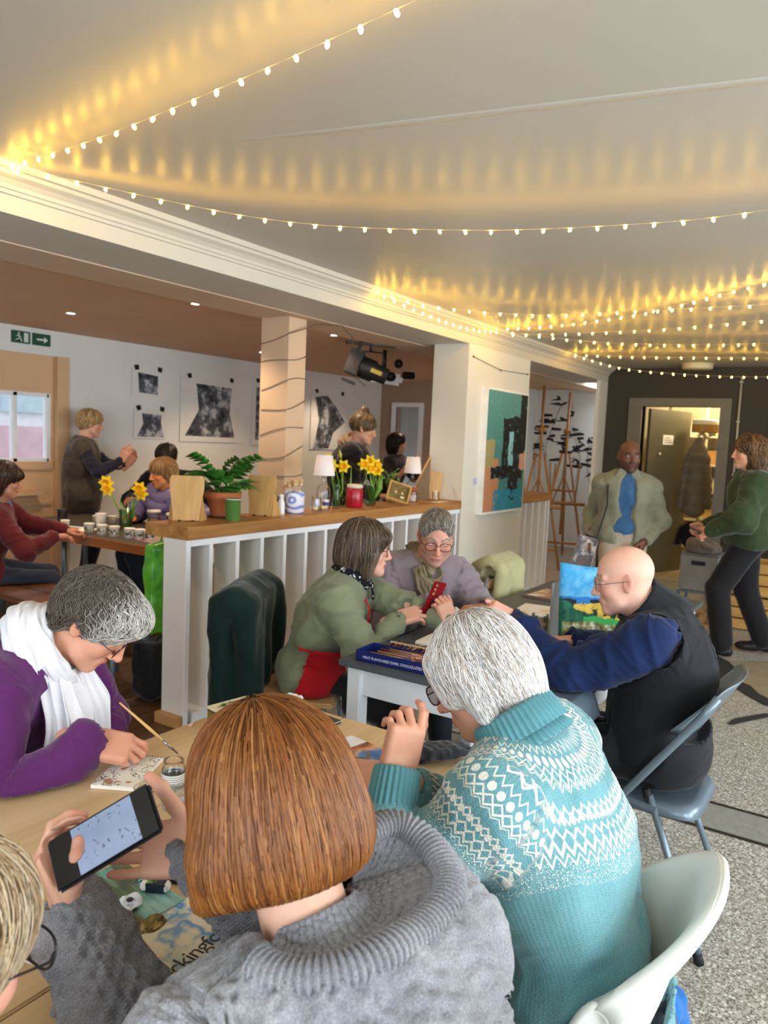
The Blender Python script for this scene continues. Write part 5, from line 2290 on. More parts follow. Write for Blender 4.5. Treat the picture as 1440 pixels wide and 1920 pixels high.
MB().tube([e1*(-0.01)+e3*0.007+(e1*cos(t)+e2*sin(t))*0.016 for t in np.linspace(0, 2*pi, 20, endpoint=False)], 0.003, 6, closed=True).build('ring_grip', mat('black_plastic', '#16161a', 0.4), ph)

# ------------------------------------------------------------------ man in lilac jumper with scarf
W = Person('seated person with short grey hair and glasses in a lilac jumper and khaki scarf', (3.38, 2.02, 0.52), (3.300, 1.875, 0.940), (3.265, 1.790, 1.082), 216, 21, -2, face=226, S=1.04, tone='#dda089', girth=1.10, shw=0.185)
GMA = W
W.voids = chair_voids('chair', (3.40, 2.03, 0), radians(136))+[T_GREY, box_void((2.9, 1.35, 0.70), (3.45, 1.62, 0.752)), box_void((3.24, 1.53, 0), (3.445, 1.602, 0.72))]
W.arm('R', (3.07, 1.70, 0.795), (-0.3, 0.9, -0.8), -cR*0.6-cF*0.5, -cU, curl=(0.4,)*4)
W.arm('L', (3.22, 1.50, 0.785), (0.9, 0.0, -0.8), -cR*0.7-cF*0.6, -cU, curl=(0.5,)*4)
W.leg(((3.24, 1.70, 0.09), (3.05, 1.86, 0.09)))
W.body(hres=0.0038, brow='#8c7c70', jaw=1.10, nose=1.04, rosy=1.2, lips=0.45, stubble=(0.30, '#a99a90'), neckr=0.058)
W.eyeballs((4, 34))
W.glasses('#2c2625', 0.0265, 0.020, 0.0018, round_=2.8)
W.trousers(fabric('dark_trouser', '#22242a'))
W.shoes(mat('black_shoe', '#1d1b1a'))
T = W.torso_sdf(ease=0.034, shr=0.078, waist=1.1, belly=0.02)
W.sleeve(T, 'R', (0.084, 0.074, 0.050), cuff=0.0)
W.sleeve(T, 'L', (0.084, 0.074, 0.050), cuff=0.0)
W.garment(T, 'jumper', knitmat('lilac_knit', '#8d8189', 0.005, 0.005, 0.3, 0.12, 0.4), res=0.0085, fold=0.008, fscale=8, crease=0.014, seed=14, uvseg=W.segs(-W.fwd), neckhole=0.065)
ks = MT('khaki_scarf', 0.9, 0.1)
kx, ky, kz = ks.xyz(ks.coords())
kn = ks.noise(ks.coords(), 30, 3)
ks.color(ks.ramp(kn, [(0.3, lin('#756a50')), (0.7, lin('#a1957a'))]))
ks.bump(ks.noise(ks.coords(), 300, 2), 0.3, 0.003)
pleated_scarf(W, 'scarf', ks.m, [(0.028, 0.074, 0.078, 0.026, 0.03), (0.006, 0.086, 0.088, 0.028, 0.05)],
              [dict(pts=[W.neck+W.fwd*0.10-V(0, 0, 0.02), W.neck+W.fwd*0.15-V(0, 0, 0.10)-W.left*0.0, W.neck+W.fwd*0.17-V(0, 0, 0.20)+W.left*0.02, W.neck+W.fwd*0.17-V(0, 0, 0.30)+W.left*0.03], w=[0.030, 0.030, 0.036, 0.042], across=W.left, normal=W.fwd, t=0.007, pl=10),
               dict(pts=[W.neck+W.fwd*0.075-W.left*0.05+V(0, 0, 0.01), W.neck+W.fwd*0.125-W.left*0.03-V(0, 0, 0.05), W.neck+W.fwd*0.15-V(0, 0, 0.10)+W.left*0.01], w=[0.03, 0.036, 0.03], across=W.left+V(0, 0, 0.5), normal=W.fwd, t=0.006)], 7, over=T)
Hh = Sdf()
Lm, Rm_ = W.L, W.R
Hh.ell(Lm(-0.018, 0, 0.044), V(0.103, 0.081, 0.084)*1.04, Rm_, 0)
Hh.ell(Lm(0.045, 0, 0.104), V(0.045, 0.050, 0.020), Rm_, 0.03)
Hh.ell(Lm(0.140, 0, 0.0), V(0.098, 0.105, 0.115), Rm_, 0.010, 's')
Hh.plane(Lm(0, 0, -0.02), -Rm_[:, 2], 0.02)
hair_base(W, Hh, 'hair', '#75695c', 0.006)
rt = scatter_on(Hh, 1200, 0.009, lambda v: ((v-GMA.head) @ GMA.R)[:, 2] > 0.0, 15)
strands('hair_strands', Hh, rt, lambda p, i: (p-Lm(-0.05, 0.02, 0.12))*4+Rm_[:, 0]*0.3-Rm_[:, 2]*0.3, 6, 0.009, hair_mat, W.root, W.o, pal(['#7d7265', '#948a7d', '#aba296', '#c2bab0'], [0.25, 0.3, 0.25, 0.2]), 0.0010, 0.004, 3, 0.2, 16)
# ================================================================== bar divider
oak = wood('bar_oak', '#c08a4e', '#8e5f2e', 1.0, 0, 0.45)
pine_dk = wood('base_pine', '#c79a63', '#a3733e', 1.0, 1, 0.5)
bar = thing('bar_divider', 'long bar divider with chunky oak top over white upright fins', 'bar', (4.25, 3.1, 0))
o_ = V(4.25, 3.1, 0)


def loc_box(name, lo, hi, m, parent, org, bev=0.0):
    return MB().b2(V(lo)-org, V(hi)-org, bev).build(name, m, parent)


loc_box('worktop', (2.735, 2.940, 0.985), (5.78, 3.268, 1.053), oak, bar, o_, 0.004)
loc_box('rail', (2.762, 2.952, 0.950), (5.77, 2.985, 0.985), trim_white, bar, o_)
loc_box('rail', (2.80, 2.952, 0.0), (5.77, 3.12, 0.055), trim_white, bar, o_)
po = loc_box('end_post', (2.735, 2.950, 0.0), (2.760, 3.118, 0.985), fin_paint, bar, o_)
loc_box('base_block', (2.695, 2.955, 0.0), (2.735, 3.125, 0.055), pine_dk, bar, o_)
loc_box('edge_strip', (2.733, 2.946, 0.0), (2.762, 2.953, 0.985), trim_white, bar, o_)
fmesh = MB().b2((-0.0105, 0.006, 0.05), (0.0105, 0.168, 0.955)).build('fin', fin_paint, bar)
emesh = MB().b2((-0.013, 0.0, 0.05), (0.013, 0.0065, 0.955)).build('fin_edge', trim_white, fmesh)
xs_ = list(np.arange(2.909, 5.75, 0.2005))
for i, x in enumerate(xs_):
    if i == 0:
        fmesh.location = (x-o_[0], 2.948-o_[1], 0)
    else:
        f = instance(fmesh, 'fin', bar, (x-o_[0], 2.948-o_[1], 0))
        instance(emesh, 'fin_edge', f)

bar2 = thing('bar_divider', 'short divider with wooden ledge and white fins beside the easels', 'bar', (7.5, 3.1, 0))
o2 = V(7.5, 3.1, 0)
loc_box('worktop', (7.095, 2.945, 0.965), (7.88, 3.26, 1.035), oak, bar2, o2, 0.004)
loc_box('rail', (7.095, 2.955, 0.0), (7.86, 3.12, 0.05), trim_white, bar2, o2)
for x in (7.22, 7.40, 7.58, 7.76, 7.85):
    f = instance(fmesh, 'fin', bar2, (x-o2[0], 2.950-o2[1], 0), scale=(1, 1, 1.01))
    instance(emesh, 'fin_edge', f)

# ================================================================== tables
lightwood = wood('pale_table_wood', '#e0c39a', '#c9a778', 0.8, 0, 0.42)
tb = thing('table', 'long pale plank table the sketchers sit round', 'table', (0.75, 1.09, 0))
for i, (y0, y1) in enumerate(((0.625, 0.939), (0.943, 1.244), (1.248, 1.550))):
    MB().b2((-1.05, y0-1.09, 0.715), (1.02, y1-1.09, 0.74), 0.003).build('plank', lightwood, tb)
loc_box('apron', (-0.2, 0.70, 0.63), (1.70, 0.72, 0.715), lightwood, tb, V(0.75, 1.09, 0))
loc_box('apron', (-0.2, 1.46, 0.63), (1.70, 1.48, 0.715), lightwood, tb, V(0.75, 1.09, 0))
for x in (-0.2, 1.64):
    for y in (0.72, 1.40):
        loc_box('leg', (x, y, 0), (x+0.06, y+0.06, 0.715), lightwood, tb, V(0.75, 1.09, 0))

grey_top = mat('grey_laminate', '#4d5156', 0.5, 0.4, var=0.08, vscale=9)
white_leg = mat('table_white_paint', '#dfe3e6', 0.45, var=0.04)


def grey_table(x0, x1, label):
    org = V((x0+x1)/2, 1.185, 0)
    t = thing('table', label, 'table', tuple(org))
    loc_box('tabletop', (x0, 0.755, 0.712), (x1, 1.615, 0.738), grey_top, t, org, 0.004)
    for y in (0.80, 1.545):
        loc_box('apron', (x0+0.06, y, 0.605), (x1-0.06, y+0.022, 0.712), white_leg, t, org)
    for x in (x0+0.045, x1-0.067):
        loc_box('apron', (x, 0.82, 0.605), (x+0.022, 1.55, 0.712), white_leg, t, org)
    for x in (x0+0.03, x1-0.09):
        for y in (0.785, 1.535):
            MB().box(V(x+0.03, y+0.03, 0.356)-org, (0.058, 0.058, 0.712), None, 0.004).build('leg', white_leg, t)
    return t


grey_table(2.245, 3.335, 'grey topped table with white legs holding the pencil tin')
grey_table(3.345, 4.44, 'grey topped table with white legs butted on beyond the painter')

# ================================================================== chairs
steel = mat('grey_painted_steel', '#6f7f8b', 0.32, 0.5, metal=0.35, var=0.06)
rubber = mat('black_rubber', '#17171a', 0.7)


def folding_chair(label, loc, rz):
    c = thing('folding_chair', label, 'chair', loc, rz)
    for s in (-1, 1):
        MB().tube([(s*0.215, 0.35, 0.02), (s*0.215, 0.06, 0.445), (s*0.215, -0.17, 0.77), (s*0.205, -0.205, 0.83)], 0.0125, 10).build('frame_tube', steel, c)
        lg = MB().tube([(s*0.190, -0.03, 0.475), (s*0.197, -0.12, 0.25), (s*0.205, -0.215, 0.02)], 0.011, 10).build('leg', steel, c)
        MB().cyl((s*0.205, -0.217, 0.0), (s*0.2045, -0.207, 0.032), 0.015, 10).build('foot_cap', rubber, lg)
        MB().cyl((s*0.190, -0.026, 0.465), (s*0.189, -0.018, 0.492), 0.0135, 10).build('tube_cap', rubber, lg)
        MB().cyl((s*0.215, 0.355, 0.0), (s*0.215, 0.34, 0.034), 0.016, 10).build('foot_cap', rubber, c)
        MB().box((s*0.203, 0.03, 0.450), (0.006, 0.17, 0.018), rotm(radians(8))).build('brace', steel, c)
        MB().cyl((s*0.19, 0.055, 0.448), (s*0.232, 0.055, 0.448), 0.006, 8).build('rivet', mat('rivet_steel', '#a9b2b8', 0.3, metal=1.0), c)
    # dished seat pan with rolled rim
    n = 22
    G = np.zeros((n, n, 3))
    for i, a in enumerate(np.linspace(-1, 1, n)):
        for j, b in enumerate(np.linspace(-1, 1, n)):
            k = max(abs(a), abs(b))
            # superellipse corner rounding
            sc = 1.0 if k == 0 else k/((abs(a)**6+abs(b)**6)**(1/6))
            x, y = a*0.195*sc, b*0.195*sc
            z = 0.452-0.012*(1-min(1, (a*a+b*b)))-(0.030*max(0, (k-0.90)/0.10)**2 if k > 0.90 else 0)
            G[i, j] = (x, y+0.02, z)
    MB().grid(G, True, -0.002).build('seat', steel, c)
    # curved back panel
    G = back_grid()
    MB().grid(G, True, 0.004).build('backrest', steel, c)
    MB().tube([(-0.203, -0.20, 0.06), (0.203, -0.20, 0.06)], 0.008, 8).build('stretcher', steel, c)
    MB().tube([(-0.215, 0.30, 0.09), (0.215, 0.30, 0.09)], 0.008, 8).build('stretcher', steel, c)
    MB().tube([(-0.190, -0.205, 0.115), (-0.03, -0.19, 0.16), (0.10, -0.20, 0.12)], 0.0055, 6).build('lock_wire', steel, c)
    return c


folding_chair('grey steel folding chair the bald painter sits on', (2.605, 0.550, 0), radians(0))

shell_white = mat('white_plastic_shell', '#e9ece6', 0.3, 0.5, var=0.02, Subsurface_Weight=0.0)


def shell_chair(label, loc, rz):
    c = thing('shell_chair', label, 'chair', loc, rz)
    nu, nv = 34, 40
    G = shell_grid()
    sh = MB().grid(G, True, 0.009).build('shell', shell_white, c)
    rimp = [G[i, -1] for i in range(nu)]
    edge = [G[0, j] for j in range(0, nv)]+rimp+[G[-1, j] for j in range(nv-1, -1, -1)]+[G[i, 0] for i in range(nu-1, -1, -1)]
    MB().tube(np.array(edge), 0.0085, 8).build('rim', shell_white, c)
    for sx in (-1, 1):
        for sy in (-1, 1):
            MB().tube([(sx*0.12, sy*0.10, 0.425), (sx*0.20, sy*0.22, 0.0)], [0.015, 0.010], 10).build('leg', mat('white_leg_paint', '#e6e6e2', 0.4), c)
    MB().tube([(-0.16, 0.16, 0.22), (0.16, -0.16, 0.22)], 0.005, 6).build('cross_brace', steel, c)
    MB().tube([(-0.16, -0.16, 0.22), (0.16, 0.16, 0.22)], 0.005, 6).build('cross_brace', steel, c)
    return c


shell_chair('white moulded plastic shell chair under the fair isle jumper', (1.380, 0.455, 0), radians(8))
shell_chair('white moulded plastic shell chair under the cable-knit jumper', (0.64, 0.30, 0), radians(-10))


def wood_chair(label, loc, rz, seatm, framem, name='chair', metal=True):
    c = thing(name, label, 'chair', loc, rz)
    MB().box((0, 0, 0.45), (0.40, 0.38, 0.022), None, 0.008).build('seat', seatm, c)
    for s in (-1, 1):
        if metal:
            MB().tube([(s*0.19, 0.20, 0.0), (s*0.185, 0.15, 0.43), (s*0.185, -0.17, 0.43), (s*0.19, -0.20, 0.0)], 0.011, 8).build('leg_loop', framem, c)
            MB().tube([(s*0.175, -0.17, 0.43), (s*0.175, -0.20, 0.62), (s*0.175, -0.235, 0.82)], 0.011, 8).build('back_post', framem, c)
        else:
            for y in (0.16, -0.17):
                MB().tube([(s*0.17, y, 0.44), (s*0.19, y*1.15, 0)], [0.018, 0.014], 8).build('leg', framem, c)
            MB().tube([(s*0.165, -0.17, 0.44), (s*0.17, -0.235, 0.84)], [0.017, 0.013], 8).build('back_post', framem, c)
    for z in (0.62, 0.78):
        MB().tube([(-0.175, -0.202-(z-0.62)*0.2, z), (0, -0.235-(z-0.62)*0.2, z), (0.175, -0.202-(z-0.62)*0.2, z)], 0.028, 8, sx=0.28, up=(0, 0, 1)).build('back_slat', seatm, c)
    return c


beech = wood('beech_ply', '#d8b988', '#bd9560', 1.0, 0, 0.5)
grey_tube = mat('grey_tube_metal', '#8c9296', 0.35, metal=0.5)
wood_chair('grey tube chair with pale wooden seat and a dark green coat on its back', (2.55, 2.05, 0), radians(-152), beech, grey_tube)
wood_chair('grey tube chair the sitter in the lilac jumper uses', (3.40, 2.03, 0), radians(136), beech, grey_tube)
wood_chair('grey tube chair hung with a khaki jacket at the far grey table', (3.97, 1.985, 0), 0.0, beech, grey_tube)
shell_chair('white moulded plastic shell chair under the ash blonde sitter', (-0.03, 0.40, 0), radians(-45))
wood_chair('grey tube chair under the purple cardigan', (1.05, 2.06, 0), radians(-150), beech, grey_tube)


def draped_coat(name, label, loc, yaw, wd, top, bottom, m, thick=0.095, seed=1, voids=()):
    """coat hung over a chair back: two hanging halves joined over the rail, with folds"""
    c = thing(name, label, 'coat', loc)
    R = rotm(0, 0, radians(yaw))
    z0 = loc[2]
    S = Sdf()
    for k, off in enumerate((thick*0.55, -thick*0.55)):
        S.rbox(R @ V(0, off, (top+bottom)/2-z0)*1.0, V(wd*0.86, 0.012, (top-bottom)/2-0.03), 0.025, R, 0.02)
    S.cone(R @ V(-wd*0.8, 0, top-0.03-z0), R @ V(wd*0.8, 0, top-0.03-z0), thick*0.62, thick*0.62, 0.04)
    S.cone(R @ V(wd*0.72, -thick*0.6, top-0.06-z0), R @ V(wd*0.80, -thick*0.7, bottom+0.10-z0), 0.045, 0.042, 0.04)
    S.cone(R @ V(-wd*0.70, -thick*0.6, top-0.06-z0), R @ V(-wd*0.78, -thick*0.7, bottom+0.06-z0), 0.045, 0.042, 0.04)
    S.rbox(R @ V(0, 0, (top+bottom)/2-z0-0.02), V(wd*0.80, thick*0.5, (top-bottom)/2-0.06), 0.02, R, 0.03)
    vs = [(q[0], q[1]-V(loc))+((q[2],)+q[3:] if q[0] == 'b' else (q[2]-V(loc), q[3])) for q in voids]
    v, f = carve(S, vs).mesh(0.009)
    n = vnormals(v, f)
    u = v @ R
    v = v+n*(0.012*np.sin(u[:, 0]*38+2*np.sin(u[:, 2]*5+seed))*np.clip((top-z0-u[:, 2])/0.15, 0, 1))[:, None]
    v = unhit(fold_disp(v, n, 0.008, 9, seed), vs)
    np_obj('coat_body', v, f, m, c)
    cr = MB().tube([R @ V(x, -thick*0.75, top-0.03-z0-0.25*x*x) for x in np.linspace(-0.09, 0.09, 9)], 0.016, 8, sx=0.6)
    cr.build('collar', m, c)
    return c


draped_coat('green_coat', 'dark green coat draped over a chair back beside the red apron', (2.445, 2.255, 0.28), 28, 0.270, 0.89, 0.30, fabric('dark_green_wool', '#122826', 0.95, 500, 0.3, 0.2, 12), thick=0.105, voids=chair_voids('chair', (2.55, 2.05, 0), radians(-152)))
draped_coat('khaki_jacket', 'khaki jacket draped over a chair back at the far grey table', (3.97, 1.770, 0.49), 0, 0.175, 0.90, 0.50, fabric('khaki_cotton', '#a9a57c', 0.85, 400, 0.25, 0.12, 10), seed=4, voids=chair_voids('chair', (3.97, 1.985, 0), 0.0)+[T_GREY])

# ================================================================== things on the bar
ZB = 1.0532
clear = glassmat('clear_glass')
green_glass = glassmat('greenish_glass', '#dfeee2')
plywood = wood('menu_plywood', '#d2a668', '#b58a4c', 1.2, 2, 0.5)
water = glassmat('water', '#dfe8ea', 0.03, 0.05)


def menu_stand(label, x, y, rz, s=1.0):
    t = thing('menu_stand', label, 'menu stand', (x, y, ZB), rz)
    # front board: wider at the top, leaning back, local facing -Y
    w0, w1, h = 0.070*s, 0.092*s, 0.245*s
    poly = [(-w0, 0), (w0, 0), (w0*1.06, h*0.25), (w1, h*0.72), (w1, h*0.93), (w1*0.90, h), (-w1*0.90, h), (-w1, h*0.93), (-w1, h*0.72), (-w0*1.06, h*0.25)]
    M4 = np.eye(4)
    M4[:3, :3] = np.stack([V(1, 0, 0), V(0, sin(radians(8)), cos(radians(8))), V(0, -cos(radians(8)), sin(radians(8)))], 1)
    M4[:3, 3] = (0, -0.01, 0.004)
    MB().prism(poly, 0, 0.007, M4).build('board', plywood, t)
    for q in (-1, 1):
        sp = [(0.0, 0), (0.085*s, 0), (0.022*s, h*0.55), (0.010*s, h*0.55)]
        M5 = np.eye(4)
        M5[:3, :3] = np.stack([V(q*0.35, 0.94, 0), V(0, 0, 1), V(q*0.94, -0.35, 0)], 1)
        M5[:3, 3] = (q*0.072*s, 0.0, 0)
        MB().prism(sp, -0.003, 0.003, M5).build('side_support', plywood, t)
        MB().box((q*0.035, -0.016, 0.004), (0.012, 0.014, 0.008)).build('lip', mat('dark_felt', '#2b2118', 0.8), t)
    return t


menu_stand('plywood menu stand beside the terracotta pot, near the bar end', 2.93, 3.165, radians(-48))
menu_stand('plywood menu stand between green tin and white bottle', 3.475, 3.115, radians(-68), 0.98)
menu_stand('plywood menu stand against the pillar', 5.66, 3.16, radians(-40), 0.95)

# terracotta pot with leafy plant
terra = mat('terracotta', '#b0683f', 0.75, 0.2, var=0.14, vscale=12, bump=0.15)
pl = thing('potted_plant', 'broad leaved green plant in a terracotta pot on the bar', 'plant', (3.235, 3.195, ZB))
MB().lathe([(0.066, 0), (0.092, 0.105), (0.104, 0.11), (0.108, 0.150), (0.098, 0.150), (0.095, 0.125)], 28, cap=False).build('pot', terra, pl)
MB().lathe([(0.001, 0.0), (0.085, 0.0), (0.088, 0.012), (0.070, 0.012)], 24, cap=False).build('saucer', mat('dark_saucer', '#3a2418', 0.6), pl)
MB().lathe([(0.097, 0.128), (0.05, 0.135), (0.001, 0.137)], 24, cap=False).build('soil', mat('potting_soil', '#3b2a1c', 0.95, bump=0.6, bscale=90), pl)


def leaf_mesh(ln, wd, cup=0.25, droop=0.5, nseg=9, lobes=0):
    rows = []
    for i in range(nseg):
        t = i/(nseg-1)
        w_ = wd*sin(pi*min(1, t**0.75*0.97+0.015))*(1+(0.18*sin(t*lobes*pi) if lobes else 0))
        a = droop*t
        c = V(ln*(sin(a)/max(a, 1e-6))*t if a > 1e-6 else ln*t, 0, -ln*t*(1-cos(a))/max(a, 1e-6) if a > 1e-6 else 0)
        rows.append([c+V(0, s*w_, cup*abs(s)*w_) for s in (-1, -0.5, 0, 0.5, 1)])
    return MB().grid(np.array(rows), True, 0.0008)


def m_leaf(name, a, b):
    return mat(name, a, 0.4, 0.5, var=0.22, vscale=25)


leafg = m_leaf('plant_leaf_green', '#3f7a2c', '')
lm0 = leaf_mesh(0.16, 0.045, 0.25, 0.7).build('leaf', leafg, pl)
lm0.location = (0, 0, 0.14)
rg = random.Random(5)
specs = []
for i in range(26):
    az = i*2.4+rg.uniform(-.3, .3)
    specs.append((az, rg.uniform(0.25, 0.9), rg.uniform(0.75, 1.25)))
for i, (az, el, sc_) in enumerate(specs):
    h = 0.13+0.11*el*rg.random()
    st0 = V(cos(az)*0.04, sin(az)*0.04, 0.13)
    st1 = V(cos(az)*0.06, sin(az)*0.06, h+0.02)
    if i == 0:
        lf = lm0
    else:
        lf = instance(lm0, 'leaf', pl)
    lf.location = tuple(st1)
    lf.rotation_euler = (rg.uniform(-.3, .3), -el*0.9+rg.uniform(-.2, .2), az)
    lf.scale = (sc_*0.9, sc_*1.1, sc_*0.9)
    MB().tube([st0, st1], 0.0025, 5).build('stem', leafg, pl)
# two tall arching fronds of paired leaflets
for az, tilt, L0 in ((2.2, 0.75, 0.22), (-0.9, 0.9, 0.22), (0.2, 0.95, 0.20), (-0.35, 0.5, 0.17)):
    pts = [V(cos(az)*r, sin(az)*r, 0.13+z) for r, z in ((0.02, 0), (0.05, L0*0.55), (0.10, L0*0.85), (0.17*tilt+0.03, L0*0.98))]
    MB().tube(pts, [0.004, 0.0035, 0.003, 0.002], 6).build('frond_stem', leafg, pl)
    for k in np.linspace(0.35, 1.0, 6):
        p = V([np.interp(k, [0, 0.33, 0.66, 1], [q[j] for q in pts]) for j in range(3)])
        for s_ in (-1, 1):
            lf = instance(lm0, 'leaf', pl, tuple(p), (s_*0.5, -0.3, az+s_*0.9), (0.60, 0.85, 0.6))

tin_green = mat('green_enamel', '#4c7a36', 0.3, 0.5)
t = thing('tin_mug', 'dark green enamel tin standing before the plant pot', 'tin', (3.155, 3.035, ZB))
MB().lathe([(0.040, 0), (0.041, 0.003), (0.041, 0.118), (0.043, 0.122), (0.040, 0.123), (0.038, 0.118), (0.038, 0.006), (0.001, 0.006)], 28, cap=False).build('body', tin_green, t)
MB().tube([(0.042*cos(a), 0.042*sin(a), 0.121) for a in np.linspace(0, 2*pi, 28, endpoint=False)], 0.0022, 6, closed=True).build('rim', trim_white, t)

t = thing('bottle', 'small white ceramic bottle on the bar', 'bottle', (3.625, 3.085, ZB))
MB().lathe([(0.001, 0), (0.021, 0), (0.023, 0.01), (0.023, 0.075), (0.014, 0.092), (0.012, 0.108), (0.015, 0.112), (0.015, 0.120), (0.010, 0.121)], 22, cap=False).build('body', mat('white_ceramic', '#eceef0', 0.25, 0.5), t)
MB().lathe([(0.011, 0.119), (0.010, 0.126), (0.001, 0.127)], 16, cap=False).build('stopper', mat('white_ceramic', '#eceef0'), t)
t = thing('pepper_mill', 'small black turned grinder between white bottle and blue pot', 'grinder', (3.70, 3.17, ZB))
MB().lathe([(0.001, 0), (0.026, 0), (0.028, 0.02), (0.018, 0.045), (0.026, 0.062), (0.020, 0.082), (0.008, 0.09), (0.001, 0.095)], 20, cap=False).build('body', mat('black_turned_wood', '#1b1715', 0.4), t)
MB().ball((0, 0, 0.1), 0.008, 10, 8).build('knob', mat('black_turned_wood', '#1b1715'), t)

# blue and white pot with dried flower heads
bp = MT('blue_swirl_ceramic', 0.25, 0.5)
wv = bp.n('ShaderNodeTexWave', wave_type='RINGS')
bp.link(bp.mapping(bp.coords(), (1, 1, 1), loc=(0.05, 0.03, -0.085)), wv.inputs['Vector'])
wv.inputs['Scale'].default_value = 9.0
wv.inputs['Distortion'].default_value = 3.0
bp.color(bp.ramp(wv.outputs['Fac'], [(0.45, lin('#e4e4ee')), (0.62, lin('#b6bfe2')), (0.75, lin('#8296d2'))]))
t = thing('flower_pot', 'white ceramic pot with blue swirls filled with dried flower heads', 'pot', (3.775, 3.105, ZB))
MB().lathe([(0.001, 0), (0.056, 0), (0.063, 0.012), (0.065, 0.125), (0.064, 0.138), (0.059, 0.138), (0.058, 0.11)], 32, cap=False).build('pot', bp.m, t)
dry = mat('dried_petal', '#d9b98a', 0.8, var=0.2, vscale=60)
petal = leaf_mesh(0.018, 0.007, 0.5, -0.6, 5)
pm_ = petal.build('petal', dry, t)
for k in range(11):
    c = V(RND.uniform(-.055, .055), RND.uniform(-.05, .05), 0.148+RND.uniform(0, .045))
    hd_ = MB().ball(c, 0.014, 8, 6).build('flower_head', dry, t)
    for j in range(8):
        instance(pm_, 'petal', hd_, tuple(c), (0, RND.uniform(-1.2, -0.2), j*0.785+k), (1.7, 1.9, 1.7))
pm_.location = (0, 0, 0.15)
# dried sprig behind it
t = thing('dried_sprig', 'single dried flower sprig standing beside the column', 'dried flower', (3.585, 3.215, ZB))
MB().tube([(0, 0, 0), (0.005, 0.0, 0.12), (0.0, 0.01, 0.20)], 0.002, 5).build('stem', dry, t)
MB().lathe([(0.001, 0), (0.02, 0.0), (0.024, 0.03), (0.014, 0.05), (0.016, 0.06)], 16, cap=False).build('bud_vase', mat('black_turned_wood', '#1b1715'), t)
for j in range(12):
    MB().ball((RND.uniform(-.02, .02), RND.uniform(-.02, .02), 0.20+RND.uniform(-.02, .02)), RND.uniform(.005, .01), 7, 5).build('seed_head', dry, t)

shell_m = mat('sea_shell', '#efe3b8', 0.5, var=0.12, vscale=30)


def glass_vessel(t, prof, th=0.0025, m=None, name='glass'):
    """prof: outer (r,z) from base up; inner wall added"""
    inner = [(max(r-th, 0.001), z) for r, z in reversed(prof[1:])]+[(0.001, prof[1][1]+0.004)]
    return MB().lathe([(0.001, 0)]+prof+inner, 26, cap=False).build(name, m or clear, t)


def shells(t, c, n, r, s=0.012):
    for k in range(n):
        p = V(c)+V(RND.uniform(-r, r), RND.uniform(-r, r), RND.uniform(0, r*0.5))
        MB().ball(p, (s*RND.uniform(.7, 1.1), s*RND.uniform(.6, 1.0), s*0.55), 8, 6, rotm(RND.random(), RND.random(), RND.random()*3)).build('shell', shell_m, t)


t = thing('glass_jar', 'small glass jar with pale shells beside the blue swirl pot', 'jar', (3.935, 3.05, ZB))
glass_vessel(t, [(0.030, 0.0), (0.033, 0.01), (0.034, 0.07), (0.030, 0.085), (0.031, 0.10)])
shells(t, (0, 0, 0.018), 7, 0.016)
MB().lathe([(0.001, 0.03), (0.010, 0.03), (0.012, 0.06), (0.006, 0.085), (0.001, 0.09)], 12, cap=False).build('pale_figure', mat('pale_blue_ceramic', '#cfd6e6', 0.4), t)


def bottle_lamp(label, x, y, s=1.0, shells_in=True, liquid=None):
    t = thing('table_lamp', label, 'lamp', (x, y, ZB))
    glass_vessel(t, [(0.045*s, 0.0), (0.047*s, 0.01), (0.047*s, 0.135*s), (0.040*s, 0.158*s), (0.018*s, 0.178*s), (0.014*s, 0.195*s), (0.014*s, 0.222*s), (0.017*s, 0.225*s)], 0.003, clear, 'bottle_base')
    if shells_in:
        shells(t, (0, 0, 0.016), 9, 0.024, 0.014)
    if liquid:
        MB().lathe([(0.001, 0.006), (0.041*s, 0.006), (0.041*s, 0.055), (0.001, 0.055)], 20, cap=False).build('sand', mat('pale_sand', '#dbd2c8', 0.9), t)
        MB().lathe([(0.001, 0.085), (0.0476*s, 0.085), (0.0476*s, 0.12), (0.001, 0.12)], 20, cap=False).build('label_band', mat('copper_label', '#a6552f', 0.5), t)
    MB().cyl((0, 0, 0.222*s), (0, 0, 0.250*s), 0.010*s, 12).build('socket', mat('pale_metal', '#b9bdc0', 0.3, metal=0.8), t)
    MB().lathe([(0.072*s, 0.235*s), (0.054*s, 0.365*s), (0.0525*s, 0.365*s), (0.0705*s, 0.235*s)], 36, cap=False).build('lamp_shade', mat('white_lamp_shade', '#f3e6e2', 0.8, var=0.03, Subsurface_Weight=0.0), t)
    MB().tube([(0.0535*s*cos(a), 0.0535*s*sin(a), 0.365*s) for a in np.linspace(0, 2*pi, 30, endpoint=False)], 0.002, 6, closed=True).build('shade_rim', trim_white, t)
    return t


bottle_lamp('bottle based lamp with white shade, shells in its glass, beside the blue pot', 4.07, 3.10)
bottle_lamp('bottle based lamp with white shade and copper band, beyond the daffodils', 5.27, 3.13, 0.98, False, True)

yel = mat('daffodil_yellow', '#f7d80a', 0.5, var=0.1, vscale=40)
yel2 = mat('daffodil_trumpet', '#f4b704', 0.5, var=0.1, vscale=40)
stemg = mat('daffodil_stem', '#6f9c36', 0.5, var=0.15, vscale=30)
_pet = None


